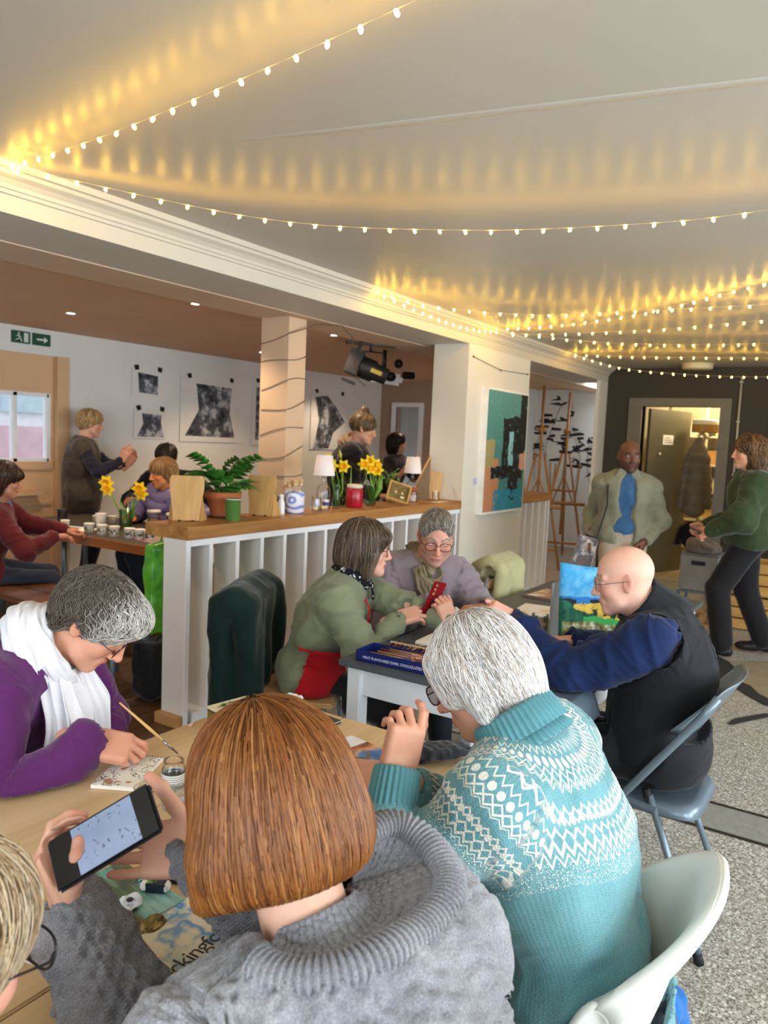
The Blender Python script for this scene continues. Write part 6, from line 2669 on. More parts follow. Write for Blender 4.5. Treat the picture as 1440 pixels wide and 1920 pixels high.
def daffodil(t, base, top, face, s=1.0):
    global _pet
    b, p = V(base), V(top)
    f = nz(V(face))
    MB().tube([b, b*0.4+p*0.6+V(0, 0, 0.01), p-f*0.02], [0.004, 0.0035, 0.003], 6).build('stem', stemg, t)
    R = np.array(Vector(f).to_track_quat('Z', 'Y').to_matrix())
    fl = MB().lathe([(0.006*s, -0.012*s), (0.011*s, 0.0), (0.013*s, 0.018*s), (0.018*s, 0.028*s), (0.016*s, 0.027*s), (0.009*s, 0.004*s), (0.001, 0.002)], 14, p, R, cap=False).build('flower', yel2, t)
    if _pet is None:
        q = leaf_mesh(0.040, 0.013, 0.15, 0.15, 7)
        _pet = q.build('petal', yel, fl)
        pet = _pet
        new = False
    for k in range(6):
        o = instance(_pet, 'petal', fl) if k or _pet.parent is not fl else _pet
        Rk = Matrix(R.tolist()).to_4x4() @ Matrix.Rotation(k*pi/3, 4, 'Z') @ Matrix.Rotation(-0.25, 4, 'Y')
        o.matrix_local = Matrix.Translation(Vector(p)) @ Rk @ Matrix.Scale(s, 4)
    return fl


def blade(t, a, b, w=0.008, bend=0.02):
    a, b = V(a), V(b)
    mid = (a+b)/2+V(bend, -bend, 0)
    MB().tube([a, mid, b], [w*0.6, w, w*0.2], 6, sx=0.2).build('leaf_blade', stemg, t)


cam_dir = V(-0.80, -0.60, 0.05)
t = thing('daffodil_vase', 'slim glass vase with two daffodils beside the first bottle lamp', 'vase', (4.295, 3.16, ZB))
glass_vessel(t, [(0.028, 0), (0.030, 0.01), (0.024, 0.10), (0.022, 0.15), (0.030, 0.20)], 0.003, green_glass)
daffodil(t, (0, 0, 0.02), (-0.055, 0.035, 0.335), cam_dir+V(-0.6, 0.5, 0.1), 1.25)
daffodil(t, (0.005, 0, 0.02), (-0.035, 0.02, 0.295), cam_dir+V(0, 0, -0.2), 1.2)
blade(t, (0, 0, 0.02), (-0.02, 0.0, 0.28))
blade(t, (0.01, 0, 0.02), (0.02, -0.02, 0.25))
t = thing('daffodil_vase', 'glass with an open daffodil and a tall bud, behind the red candle', 'vase', (4.46, 3.225, ZB))
glass_vessel(t, [(0.026, 0), (0.030, 0.01), (0.032, 0.14)], 0.003, green_glass)
daffodil(t, (0, 0, 0.02), (-0.005, 0.0, 0.285), cam_dir, 1.35)
blade(t, (0, 0, 0.02), (0.045, -0.035, 0.29), 0.012)
MB().tube([(0, 0, 0.02), (0.0, 0.01, 0.25), (-0.01, 0.02, 0.36)], 0.0035, 6).build('stem', stemg, t)
MB().tube([(-0.01, 0.02, 0.34), (-0.013, 0.022, 0.365), (-0.02, 0.026, 0.40)], [0.004, 0.010, 0.003], 8).build('bud', mat('daffodil_bud', '#c9cc2a', 0.5), t)
t = thing('daffodil_vase', 'wide glass with a bunch of daffodils between candle and wooden frame', 'vase', (4.70, 3.145, ZB))
glass_vessel(t, [(0.038, 0), (0.041, 0.01), (0.041, 0.135), (0.043, 0.14)], 0.003, green_glass)
for k, (dx, dy, dz) in enumerate(((-0.055, 0.03, 0.30), (-0.01, 0.01, 0.325), (0.025, -0.02, 0.30), (-0.02, -0.005, 0.275), (0.035, -0.03, 0.262))):
    daffodil(t, (RND.uniform(-.01, .01), 0, 0.02), (dx, dy, dz), cam_dir+V(RND.uniform(-.5, .5), RND.uniform(-.5, .5), RND.uniform(-.3, .3)), 1.3)
for k in range(5):
    blade(t, (RND.uniform(-.015, .015), RND.uniform(-.015, .015), 0.02), (RND.uniform(-.05, .09), RND.uniform(-.08, .04), RND.uniform(.18, .26)), 0.013)
t = thing('greenery_vase', 'low glass with loose green sprigs behind the tilted wooden frame', 'vase', (5.07, 3.20, ZB))
glass_vessel(t, [(0.034, 0), (0.036, 0.01), (0.038, 0.11)], 0.003, green_glass)
for k in range(12):
    a = RND.uniform(0, 6.28)
    p1 = V(cos(a)*RND.uniform(.02, .09), sin(a)*RND.uniform(.02, .07), RND.uniform(.14, .25))
    MB().tube([(0, 0, 0.02), p1*0.55+V(0, 0, .03), p1], 0.002, 5).build('stem', stemg, t)
    for j in range(3):
        q = leaf_mesh(0.035, 0.010, 0.2, 0.3, 5).build('leaf', m_leaf('sprig_green', '#4f7a33', ''), t)
        q.location = tuple(p1*(0.75+0.12*j))
        q.rotation_euler = (RND.uniform(-1, 1), RND.uniform(-1, .5), RND.uniform(0, 6))

t = thing('jar_candle', 'red candle in a lidded glass jar', 'candle', (4.46, 3.12, ZB))
MB().lathe([(0.001, 0), (0.055, 0), (0.060, 0.008), (0.060, 0.125), (0.052, 0.138), (0.001, 0.139)], 32, cap=False).build('wax', mat('red_candle_wax', '#a9182a', 0.25, 0.5, var=0.08), t)
MB().lathe([(0.050, 0.137), (0.057, 0.140), (0.058, 0.158), (0.052, 0.164), (0.001, 0.165)], 32, cap=False).build('lid', mat('cream_lid', '#ddd3bd', 0.35), t)
t = thing('shadow_box', 'small square wooden box frame tilted on edge with shells in it', 'box frame', (4.935, 3.045, ZB))
R_ = rotm(0, 0, radians(-42)) @ rotm(radians(-38), 0, 0) @ rotm(0, radians(20), 0)
for a, b, c_, d in ((-0.08, 0, 0.014, 0.174), (0.08, 0, 0.014, 0.174)):
    MB().box(R_ @ V(a, 0, b)+V(0, 0, 0.093), (c_, 0.022, d), R_).build('frame_side', plywood, t)
for b in (-0.08, 0.08):
    MB().box(R_ @ V(0, 0, b)+V(0, 0, 0.093), (0.146, 0.022, 0.014), R_).build('frame_side', plywood, t)
MB().box(R_ @ V(0, 0.008, 0)+V(0, 0, 0.093), (0.15, 0.003, 0.15), R_).build('backing', mat('moss_picture', '#7a6a38', 0.7, var=0.5, vscale=40), t)
for k in range(4):
    MB().ball(R_ @ V(RND.uniform(-.05, .05), -0.004, RND.uniform(-.06, .0))+V(0, 0, 0.093), (0.013, 0.009, 0.009), 8, 6).build('shell', shell_m, t)
t = thing('printed_cup', 'small white cup with blue print behind the slim vase', 'cup', (4.235, 3.20, ZB))
MB().lathe([(0.001, 0), (0.022, 0), (0.027, 0.05), (0.027, 0.058), (0.024, 0.058)], 20, cap=False).build('cup', mat('white_ceramic', '#eceef0'), t)
MB().lathe([(0.0245, 0.015), (0.0272, 0.042)], 20, cap=False).build('print_band', mat('cobalt_print', '#3a4c9a', 0.4), t)
# hessian wedge leaning at the pillar end
t = thing('hessian_board', 'triangular hessian covered board with pale wooden edge on the bar', 'board', (5.53, 3.215, ZB))
Rw_ = rotm(0, 0, radians(-60))
poly = [(-0.085, 0), (0.085, 0), (0.085, 0.36)]
M4 = np.eye(4)
M4[:3, :3] = np.stack([Rw_ @ V(1, 0, 0), V(0, 0, 1), Rw_ @ V(0, -1, 0)], 1)
MB().prism(poly, 0, 0.012, M4).build('panel', fabric('hessian', '#8a7359', 0.95, 300, 0.6), t)
MB().tube([M4[:3, :3] @ V(-0.09, 0, 0.006), M4[:3, :3] @ V(0.085, 0.37, 0.006)], 0.009, 6).build('edge_batten', plywood, t)
t = thing('glass_jar', 'small glass jar with candle and shells by the pillar menu stand', 'jar', (5.565, 3.075, ZB))
glass_vessel(t, [(0.028, 0.0), (0.031, 0.008), (0.031, 0.075)])
shells(t, (0, 0, 0.014), 6, 0.014)
MB().cyl((0, 0, 0.03), (0, 0, 0.085), 0.009, 12).build('candle', mat('white_wax', '#efe9df', 0.4), t)
t = thing('table_card', 'flat cream card lying on the bar by the pillar', 'card', (5.50, 3.00, ZB))
MB().box((0, 0, 0.001), (0.22, 0.07, 0.0016), rotm(0, 0, 0.1)).build('card', mat('cream_card', '#e9ddc4', 0.7), t)
MB().box((0.0, 0, 0.0021), (0.12, 0.012, 0.0005), rotm(0, 0, 0.1)).build('printed_line', mat('card_print', '#b9a78a', 0.7), t)
# ================================================================== back room fittings
# glazed door with peach boarding
dr = MB()
dr.b2((3.55, 6.53, 0), (4.5, 6.60, 1.20)).b2((3.55, 6.53, 1.82), (4.5, 6.60, 2.17)).b2((4.33, 6.53, 1.20), (4.5, 6.60, 1.82)).b2((3.55, 6.53, 1.2), (3.60, 6.60, 1.82))
d1 = struct('door_1', dr, peach_paint)
box_obj('door_rail', (3.55, 6.50, 1.13), (4.36, 6.53, 1.20), peach_paint, d1)
box_obj('door_rail', (3.60, 6.505, 0.80), (4.36, 6.53, 0.83), peach_paint, d1)
box_obj('jamb', (4.38, 6.46, 0), (4.5, 6.53, 2.17), peach_paint, d1)
box_obj('ledge', (3.55, 6.40, 0.90), (4.20, 6.53, 0.94), peach_paint, d1)
wf = MB()
for x in (3.60, 4.00, 4.33):
    wf.b2((x-0.018, 6.52, 1.20), (x+0.018, 6.58, 1.82))
for z in (1.21, 1.81):
    wf.b2((3.6, 6.52, z-0.018), (4.33, 6.58, z+0.018))
wf.build('window_frame', trim_white, d1)
MB().b2((3.6, 6.555, 1.2), (4.33, 6.559, 1.82)).build('pane', clear, d1)
# the street outside
stw = MB().b2((1.0, 10.5, 0), (12.0, 10.6, 6.0))
so = struct('wall_street', stw, mat('street_render', '#f0f4f6', 0.8))
box_obj('hoarding', (5.0, 10.4, 0.9), (8.2, 10.5, 1.5), mat('street_red', '#e3bcc3', 0.7), so)
box_obj('shop_window', (6.2, 10.42, 1.7), (6.9, 10.5, 2.6), mat('street_glass', '#c3d6de', 0.3), so)
box_obj('shop_blind', (5.4, 10.42, 1.6), (5.9, 10.5, 2.2), mat('street_orange', '#e6c6b0', 0.7), so)
box_obj('pavement', (1.0, 6.8, -0.1), (12.0, 10.5, 0.0), mat('street_grey', '#b9b9bb', 0.8), so)
# exit sign pair
gsign = mat('exit_sign_green', '#1f3a2b', 0.4, emit='#1c6b45', estr=0.15)
wsign = mat('exit_sign_white', '#dfe8e0', 0.5)
es = thing('exit_sign', 'pair of dark green emergency exit signs over the glazed door', 'sign', (4.135, 6.5, 2.25))
MB().b2((-0.185, -0.02, 0), (-0.015, 0, 0.105)).build('panel', gsign, es)
MB().b2((0.015, -0.02, 0), (0.185, 0, 0.105)).build('panel', gsign, es)
rm = MB()   # running figure and door on the left panel
rm.ball((-0.125, -0.022, 0.083), (0.010, 0.002, 0.010), 10, 6)
rm.tube([(-0.125, -0.022, 0.072), (-0.118, -0.022, 0.045), (-0.10, -0.022, 0.030), (-0.098, -0.022, 0.012)], 0.0055, 5)
rm.tube([(-0.118, -0.022, 0.045), (-0.138, -0.022, 0.030), (-0.155, -0.022, 0.025)], 0.0050, 5)
rm.tube([(-0.148, -0.022, 0.058), (-0.125, -0.022, 0.066), (-0.103, -0.022, 0.052)], 0.0045, 5)
rm.b2((-0.075, -0.0225, 0.012), (-0.035, -0.0205, 0.092))
rm.build('pictogram', wsign, es)
ar = MB()
ar.b2((0.05, -0.0225, 0.044), (0.12, -0.0205, 0.060))
ar.prism([(0.12, 0.024), (0.158, 0.052), (0.12, 0.080)], -0.0225, -0.0205, Matrix(((1, 0, 0, 0), (0, 0, 1, 0), (0, 1, 0, 0), (0, 0, 0, 1))))
ar.build('arrow', wsign, es)


def m_print(name, seed, scale=6.0, dark='#23262c', light='#b9bdc2'):
    M = MT(name, 0.7, 0.2)
    co = M.mapping(M.coords(), (1, 1, 1), loc=(seed*3.1, 0, seed*1.7))
    a = M.noise(co, scale, 4.0, 0.6)
    b = M.noise(co, scale*3.3, 3.0, 0.6)
    M.color(M.ramp(a*0.7+b*0.3, [(0.36, lin(dark)), (0.5, lin('#5a5f66')), (0.60, lin(light))]))
    return M.m


clip_m = mat('bulldog_clip', '#24211f', 0.4, metal=0.3)
paper_w = mat('print_paper', '#e4e3df', 0.8, var=0.03)


def art_print(label, x0, x1, z0, z1, poly, seed):
    """sheet hung by two bulldog clips, printed shape in sheet fractions"""
    cx, cz = (x0+x1)/2, z0
    t = thing('art_print', label, 'print', (cx, 6.5, cz))
    w_, h_ = x1-x0, z1-z0
    MB().b2((-w_/2, -0.012, 0), (w_/2, -0.009, h_)).build('sheet', paper_w, t)
    for q in (-1, 1):
        MB().box((q*w_*0.36, -0.012, h_+0.005), (0.05, 0.02, 0.05), rotm(0, 0.2*q, 0), 0.004).build('clip', clip_m, t)
    Mx = np.array(((1, 0, 0, 0), (0, 0, 1, 0), (0, 1, 0, 0), (0, 0, 0, 1)), float)
    pts = [((a-0.5)*w_, b*h_) for a, b in poly]
    MB().prism(pts, -0.0140, -0.0125, Mx).build('printed_image', m_print('ink_print_%d' % seed, seed), t)
    return t


art_print('small unframed ink print, upper of two stacked, on clips', 5.24, 5.66, 1.87, 2.16, [(0.22, 0.15), (0.80, 0.10), (0.80, 0.78), (0.18, 0.85)], 1)
art_print('small unframed ink print of a dark jug shape, lower of two stacked', 5.27, 5.70, 1.44, 1.75, [(0.10, 0.06), (0.92, 0.06), (0.82, 0.55), (0.84, 0.82), (0.24, 0.84), (0.28, 0.5)], 2)
art_print('large ink print with pale sweep over dark base, hung by clips', 5.89, 6.80, 1.42, 2.14, [(0.08, 0.09), (0.93, 0.08), (0.83, 0.48), (0.86, 0.88), (0.25, 0.90), (0.30, 0.5)], 3)
art_print('ink print half hidden behind the column', 7.03, 7.70, 1.40, 2.18, [(0.1, 0.08), (0.92, 0.08), (0.92, 0.9), (0.1, 0.9)], 4)
art_print('black floral ink print on the far end of the white wall', 8.18, 9.0, 1.36, 2.14, [(0.08, 0.0), (0.5, 0.02), (0.62, 0.3), (0.95, 0.5), (0.70, 0.75), (0.42, 0.95), (0.10, 0.9), (0.22, 0.5)], 5)

# wire of dead fairy lights spiralled round the column
cw_ = thing('wire_garland', 'thin unlit wire wound around the tan column', 'wire', (4.235, 3.62, 1.0))
pts = []
for k in np.linspace(0, 7.0, 7*24):
    a = (k % 1.0)*4
    e = int(a)
    f_ = a-e
    c4 = [(-0.100, -0.130), (0.100, -0.130), (0.100, 0.130), (-0.100, 0.130)]
    p, q = c4[e], c4[(e+1) % 4]
    pts.append((p[0]+(q[0]-p[0])*f_, p[1]+(q[1]-p[1])*f_, 0.08+k*0.165+0.02*sin(k*9)))
MB().tube(pts, 0.003, 5).build('wire', mat('brown_wire', '#6b5640', 0.6), cw_)
MB().tube([pts[-1], (0.15, -0.18, 1.33), (0.38, -0.22, 1.355), (0.60, -0.16, 1.30), (0.9, 0.0, 1.02), (1.15, 0.08, 0.98)], 0.004, 5).build('trailing_cable', mat('brown_wire', '#6b5640'), cw_)

# stage lamp and projector under the back ceiling
blk = mat('black_stage_metal', '#15130f', 0.5, 0.4)
sl = thing('stage_lamp', 'black theatre spotlight hanging on a yoke from the ceiling', 'stage lamp', (5.62, 3.82, 2.355))
MB().cyl((0, 0, 0.04), (0, 0, -0.06), 0.012, 10).build('stem', blk, sl)
MB().box((0, 0, 0.0), (0.46, 0.05, 0.02), rotm(0, 0, -0.57)).build('ceiling_bar', blk, sl)
Rz = rotm(0, 0, radians(-57))
for q in (-1, 1):
    MB().tube([(0, 0, -0.06), Rz @ V(q*0.11, 0, -0.07), Rz @ V(q*0.11, 0, -0.20)], 0.008, 6).build('yoke', blk, sl)
Rb = Rz @ rotm(0, radians(20), 0)
MB().lathe([(0.001, -0.16), (0.07, -0.16), (0.075, -0.05), (0.095, -0.03), (0.095, 0.10), (0.085, 0.12), (0.001, 0.12)], 18, (0, 0, -0.22), Rb @ rotm(0, radians(-90), 0), cap=False).build('barrel', blk, sl)
MB().box(V(0, 0, -0.22)+Rb @ V(-0.15, 0, 0.01), (0.12, 0.20, 0.22), Rb, 0.01).build('lens_housing', blk, sl)
MB().box(V(0, 0, -0.22)+Rb @ V(-0.16, 0, 0.15), (0.02, 0.16, 0.12), Rb).build('barn_door', blk, sl)
MB().box(V(0, 0, -0.22)+Rb @ V(-0.14, 0, -0.16), (0.12, 0.16, 0.02), Rb).build('barn_door', blk, sl)
MB().box(V(0, 0, -0.22)+Rb @ V(0.06, -0.097, 0.0), (0.10, 0.004, 0.035), Rb).build('yellow_label', mat('yellow_label', '#b79a3a', 0.5), sl)
pj = thing('projector', 'white projector with black lens and bracket behind the stage lamp', 'projector', (6.35, 4.15, 2.40))
MB().cyl((0, 0, 0), (0, 0, -0.20), 0.02, 10).build('bracket', blk, pj)
MB().box((0, 0, -0.26), (0.34, 0.30, 0.11), rotm(0.12, 0.1, radians(-50)), 0.03).build('body', mat('projector_white', '#d9dcde', 0.4), pj)
MB().cyl((-0.10, -0.12, -0.26), (-0.16, -0.19, -0.27), 0.045, 14).build('lens', blk, pj)
MB().ball((0.10, -0.10, -0.12), 0.045, 10, 8).build('sensor', blk, pj)
MB().box((0.26, -0.12, -0.22), (0.12, 0.07, 0.07), rotm(0, 0, -0.6), 0.01).build('speaker', blk, pj)

# ---------------------------------------------------------------- cups table, bench, chairs behind the bar
rust = wood('rust_edge_wood', '#a8642c', '#7d4519', 1.0, 1, 0.45)
dark_top = mat('dark_table_top', '#4a4438', 0.45, var=0.12, vscale=10)
ct = thing('table', 'dark topped cafe table with orange wood edge carrying the row of cups', 'table', (3.95, 5.05, 0))
oc = V(3.95, 5.05, 0)
loc_box('tabletop', (3.50, 4.12, 0.725), (4.40, 6.03, 0.75), dark_top, ct, oc, 0.003)
loc_box('edge', (3.475, 4.10, 0.685), (3.50, 6.05, 0.748), rust, ct, oc)
loc_box('edge', (3.50, 4.10, 0.685), (4.40, 4.12, 0.748), rust, ct, oc)
tub = mat('blue_grey_steel', '#6f7f86', 0.4, metal=0.4)
for x in (3.55, 4.33):
    for y in (4.20, 5.15, 5.97):
        MB().cyl((x-oc[0], y-oc[1], 0), (x-oc[0], y-oc[1], 0.725), 0.02, 10).build('leg', tub, ct)
bn = thing('bench', 'long brown wooden bench on grey steel legs by the cups table', 'bench', (2.95, 4.7, 0))
ob = V(2.95, 4.7, 0)
brownw = wood('bench_brown', '#7a4a26', '#4e2c14', 1.0, 1, 0.4)
for x0, x1 in ((2.74, 2.945), (2.95, 3.155)):
    loc_box('plank', (x0, 3.86, 0.425), (x1, 5.55, 0.46), brownw, bn, ob, 0.003)
for y in (3.98, 5.43):
    for x in (2.79, 3.10):
        MB().tube([V(x, y, 0.425)-ob, V(x+(x-2.95)*0.15, y, 0)-ob], 0.016, 8).build('leg', tub, bn)
    MB().tube([V(2.79, y, 0.40)-ob, V(3.10, y, 0.40)-ob], 0.012, 8).build('stretcher', tub, bn)
cu = thing('cushion', 'dark olive seat cushion on the brown bench', 'cushion', (2.92, 5.385, 0.4605))
MB().box((0, 0, 0.02), (0.38, 0.29, 0.04), None, 0.018).build('pad', fabric('olive_cushion', '#4a4a30', 0.9), cu)
MB().tube([(0.185, -0.14, 0.02), (-0.185, -0.14, 0.02), (-0.185, 0.14, 0.02), (0.185, 0.14, 0.02)], 0.005, 6, closed=True).build('piping', fabric('olive_piping', '#3c3c26', 0.9), cu)
st_ = thing('stool', 'low dark wooden stool with steel legs behind the bar post', 'stool', (2.93, 3.62, 0))
MB().box((0, 0, 0.44), (0.50, 0.32, 0.03), None, 0.004).build('seat', brownw, st_)
for x in (-0.22, 0.22):
    for y in (-0.13, 0.13):
        MB().cyl((x, y, 0), (x, y, 0.425), 0.017, 10).build('leg', tub, st_)
wood_chair('pale beech chair tucked at the end of the cups table', (4.78, 4.25, 0), radians(95), beech, beech, metal=False)
wood_chair('pale beech chair the puffer jacket sitter uses', (4.62, 5.05, 0), radians(60), beech, beech, metal=False)
wood_chair('pale beech chair the sitter in black uses', (5.25, 5.80, 0), radians(150), beech, beech, metal=False)

gb = thing('shopping_bag', 'bright green plastic shopping bag hanging behind the bar end', 'bag', (3.03, 3.37, 0.40))
S = Sdf()
S.rbox((0, 0.0, 0.25), (0.165, 0.020, 0.235), 0.02, None, 0)
v, f = S.mesh(0.012)
v = fold_disp(v, vnormals(v, f), 0.016, 8, 4)
M = MT('green_bag_plastic', 0.3, 0.5)
nn = M.noise(M.coords(), 16, 3)
px_, py_, pz_ = M.xyz(M.coords())
tx = ((M.noise(M.mapping(M.coords(), (40, 1, 12)), 1.0, 2) > 0.56)*(px_ > 0.02)*(px_ < 0.15)*(pz_ > 0.06)*(pz_ < 0.30))
M.color(M.mix(tx, M.ramp(nn, [(0.3, lin('#3f8a1c')), (0.7, lin('#62b52e'))]), lin('#e8f2df')))
np_obj('bag_body', v, f, M.m, gb)
for q in (-0.02, 0.02):
    MB().tube([(-0.08, q, 0.50), (-0.07, q, 0.56), (0, q*0.5-0.03, 0.585), (0.07, q, 0.56), (0.08, q, 0.50)], 0.006, 6).build('handle', mat('green_bag_strap', '#4a9a24', 0.4), gb)
bb_ = thing('rucksack', 'black rucksack standing on the floor behind the bar post', 'bag', (2.98, 3.42, 0))
S = Sdf().rbox((0, 0, 0.17), (0.10, 0.05, 0.12), 0.04, None, 0).ell((0, -0.06, 0.11), (0.09, 0.04, 0.08), None, 0.03)
v, f = S.mesh(0.012)
np_obj('bag_body', fold_disp(v, vnormals(v, f), 0.008, 12, 2), f, fabric('black_nylon', '#15161a', 0.6), bb_)
MB().tube([(-0.04, 0, 0.32), (0, 0, 0.36), (0.04, 0, 0.32)], 0.006, 6).build('grab_handle', fabric('black_nylon', '#15161a'), bb_)

# row of six paper cups and the rest of the crockery
white_cup = mat('white_paper_cup', '#ece7dd', 0.5, var=0.03)
lab = MT('cup_print', 0.5, 0.3)
ln_ = lab.noise(lab.mapping(lab.coords(), (1, 1, 1)), 55, 2)
lab.color(lab.ramp(ln_, [(0.45, lin('#3f4a4a')), (0.55, lin('#d9d5c8'))]))
ZT = 0.7505


def cup(label, x, y, kind='cup', r=0.034, h=0.075, m=None, z=ZT, band=True, group=None, lid=None):
    t = thing(kind, label, 'cup', (x, y, z), RND.uniform(0, 6), group)
    MB().lathe([(0.001, 0), (r*0.82, 0), (r*0.98, h*0.96), (r*1.02, h), (r*0.94, h), (r*0.80, 0.006), (0.001, 0.005)], 22, cap=False).build('body', m or white_cup, t)
    if band:
        MB().lathe([(r*0.875, h*0.25), (r*0.965, h*0.72)], 22, cap=False).build('print_band', lab.m, t)
    if lid:
        MB().lathe([(r*1.04, h-0.004), (r*1.05, h+0.006), (r*0.9, h+0.012), (0.001, h+0.012)], 22, cap=False).build('lid', lid, t)
    return t


for i, y in enumerate((4.92, 4.79, 4.67, 4.52, 4.43, 4.34)):
    cup('white printed paint pot in the row of six along the table edge', 3.60+0.015*i, y, 'paint_pot', 0.040, 0.075, band=True, group='paint pots in a row')
cup('tall plain white paper cup behind the row of paint pots', 3.86, 5.13, 'paper_cup', 0.043, 0.115, band=False)
cup('black lidded coffee cup on the cups table', 3.72, 5.42, 'coffee_cup', 0.040, 0.12, mat('black_cup', '#1d1c1c', 0.4), band=False, lid=mat('black_plastic', '#16161a'))
cup('white china mug on a saucer at the table end', 3.66, 5.93, 'mug', 0.055, 0.065, mat('white_ceramic', '#eceef0'), z=0.760, band=False)
t = thing('saucer', 'white saucer under the china mug', 'saucer', (3.66, 5.93, ZT))
MB().lathe([(0.001, 0), (0.05, 0), (0.10, 0.010), (0.101, 0.013), (0.05, 0.009), (0.001, 0.008)], 26, cap=False).build('plate', mat('white_ceramic', '#eceef0'), t)
MB().lathe([(0.040, 0.0088), (0.042, 0.0095), (0.044, 0.0088)], 26, cap=False).build('well_ring', mat('white_ceramic', '#eceef0'), t)
cup('small white cup standing beside the black coffee cup', 3.66, 5.30, 'white_cup', 0.035, 0.06, band=False)
cup('small cream bowl at the back of the cups table', 4.05, 5.42, 'bowl', 0.045, 0.06, band=False)
cup('cream cup at the back of the cups table beside the bowl', 4.10, 5.30, 'cream_cup', 0.035, 0.065, band=False)
t = thing('drawing_sheet', 'large sheet of white paper overhanging the cups table edge', 'paper', (3.62, 5.22, ZT))
MB().box((0, 0, 0.0012), (0.30, 0.42, 0.002), rotm(0, 0, 0.25)).build('sheet', mat('paper_white', '#ece8de', 0.8), t)
MB().box((0.03, 0.02, 0.0024), (0.12, 0.16, 0.0006), rotm(0, 0, 0.25)).build('grey_sketch', m_print('sketch_print', 8, 12), t)
t = thing('drawing_sheet', 'pink edged sheet of paper near the paint pots', 'paper', (3.70, 4.40, ZT))
MB().box((0.05, -0.02, 0.0012), (0.26, 0.34, 0.002), rotm(0, 0, -0.1)).build('sheet', mat('pink_paper', '#b98a86', 0.8), t)
MB().box((0.05, -0.02, 0.0024), (0.20, 0.26, 0.0006), rotm(0, 0, -0.1)).build('sketch', mat('mauve_wash', '#9a7a78', 0.8), t)
t = thing('daffodil_vase', 'glass jar of daffodils on the cups table', 'vase', (3.93, 4.92, ZT))
glass_vessel(t, [(0.045, 0), (0.05, 0.01), (0.05, 0.16)], 0.003, green_glass)
daffodil(t, (0, 0, 0.02), (-0.06, 0.16, 0.36), cam_dir, 1.6)
daffodil(t, (0, 0, 0.02), (-0.07, 0.13, 0.31), cam_dir, 1.5)
daffodil(t, (0, 0, 0.02), (0.03, -0.12, 0.33), cam_dir, 1.6)
daffodil(t, (0, 0, 0.02), (0.04, -0.13, 0.29), cam_dir, 1.5)
for k in range(4):
    blade(t, (0, 0, 0.02), (RND.uniform(-.06, .08), RND.uniform(-.08, .12), RND.uniform(.2, .28)), 0.012)
for (x, y, h, lb_) in ((4.02, 4.70, 0.15, 'tall clear jar with pale lid on the cups table'), (4.05, 4.52, 0.14, 'clear jar of brown contents next to the lidded jar')):
    t = thing('glass_jar', lb_, 'jar', (x, y, ZT))
    glass_vessel(t, [(0.045, 0), (0.05, 0.01), (0.05, h)], 0.003)
    MB().lathe([(0.001, 0.008), (0.043, 0.008), (0.043, h*0.7), (0.001, h*0.7)], 20, cap=False).build('contents', mat('brown_grain', '#7d6450', 0.8), t)
    MB().lathe([(0.047, h), (0.053, h+0.002), (0.053, h+0.02), (0.001, h+0.02)], 22, cap=False).build('lid', mat('cream_lid', '#ddd3bd'), t)

# ================================================================== painting wall, side room
cv = MT('abstract_canvas', 0.6, 0.3)
cx_, cy_, cz_ = cv.xyz(cv.coords())      # object origin at lower left corner, X 0..0.91, Z 0..1.11
d0 = cv.noise(cv.coords(), 5.0, 4.0)
d2 = cv.noise(cv.coords(), 22.0, 3.0)
u_ = cx_+(d0-0.5)*0.10
z_ = cz_+(d0-0.5)*0.14
c = cv.mix((cz_*0.9).clamp(), lin('#3d7f80'), lin('#5c9389'))
c = cv.mix((u_ < 0.30)*(z_ < 0.50), c, lin('#c48a66'))
c = cv.mix((u_ < 0.20)*(z_ > 0.42)*(z_ < 0.66), c, lin('#a89a68'))
blk_ = ((u_ > 0.72)*(z_ > 0.55)).max((u_ > 0.36)*(z_ > 0.30)*(z_ < 0.86)*(u_ < 0.84)).max((u_ > 0.14)*(z_ > 0.30)*(z_ < 0.42)*(u_ < 0.8)).max((u_ > 0.50)*(u_ < 0.74)*(z_ > 0.13)*(z_ < 0.4))
c = cv.mix(blk_, c, lin('#1d2022'))
c = cv.mix((u_ > 0.50)*(u_ < 0.60)*(z_ > 0.42)*(z_ < 0.74)*(d2 > 0.38), c, lin('#8fc9cf'))
c = cv.mix((u_ > 0.76)*(z_ > 0.40)*(z_ < 0.54), c, lin('#d8a184'))
c = cv.mix((z_ < 0.20)*(u_ > 0.22)*(d2 > 0.42), c, lin('#2f8fae'))
c = cv.mix((d2 > 0.62)*0.35, c, lin('#7fb3b0'))
cv.color(c)
cv.bump(d2, 0.2, 0.004)
pt = thing('painting', 'tall abstract canvas in teal, black and ochre with white edges', 'painting', (6.07, YB, 0.92))
MB().b2((0.0, -0.052, 0.0), (0.91, 0, 1.11)).build('stretcher', mat('canvas_edge_white', '#eeece6', 0.7), pt)
MB().b2((0.02, -0.055, 0.02), (0.89, -0.0515, 1.09)).build('picture', cv.m, pt)
wl = thing('wall_label', 'small lilac caption card on the wall beside the canvas', 'label', (5.98, YB, 1.18))
MB().b2((0, -0.003, 0), (0.075, 0, 0.065)).build('card', mat('lilac_card', '#c9c2df', 0.7), wl)
for k in range(3):
    MB().b2((0.01, -0.0036, 0.018+0.014*k), (0.062-0.012*k, -0.003, 0.022+0.014*k)).build('text_line', mat('lilac_print', '#8a84a5', 0.7), wl)
hk = thing('picture_wire', 'thin wire and hooks along the top of the painting wall', 'wire', (6.4, YB-0.004, 2.2))
MB().tube([(-0.55, -0.004, 0.06), (0.0, -0.008, 0.0), (0.62, -0.004, 0.02)], 0.003, 5).build('wire', mat('brown_wire', '#6b5640'), hk)
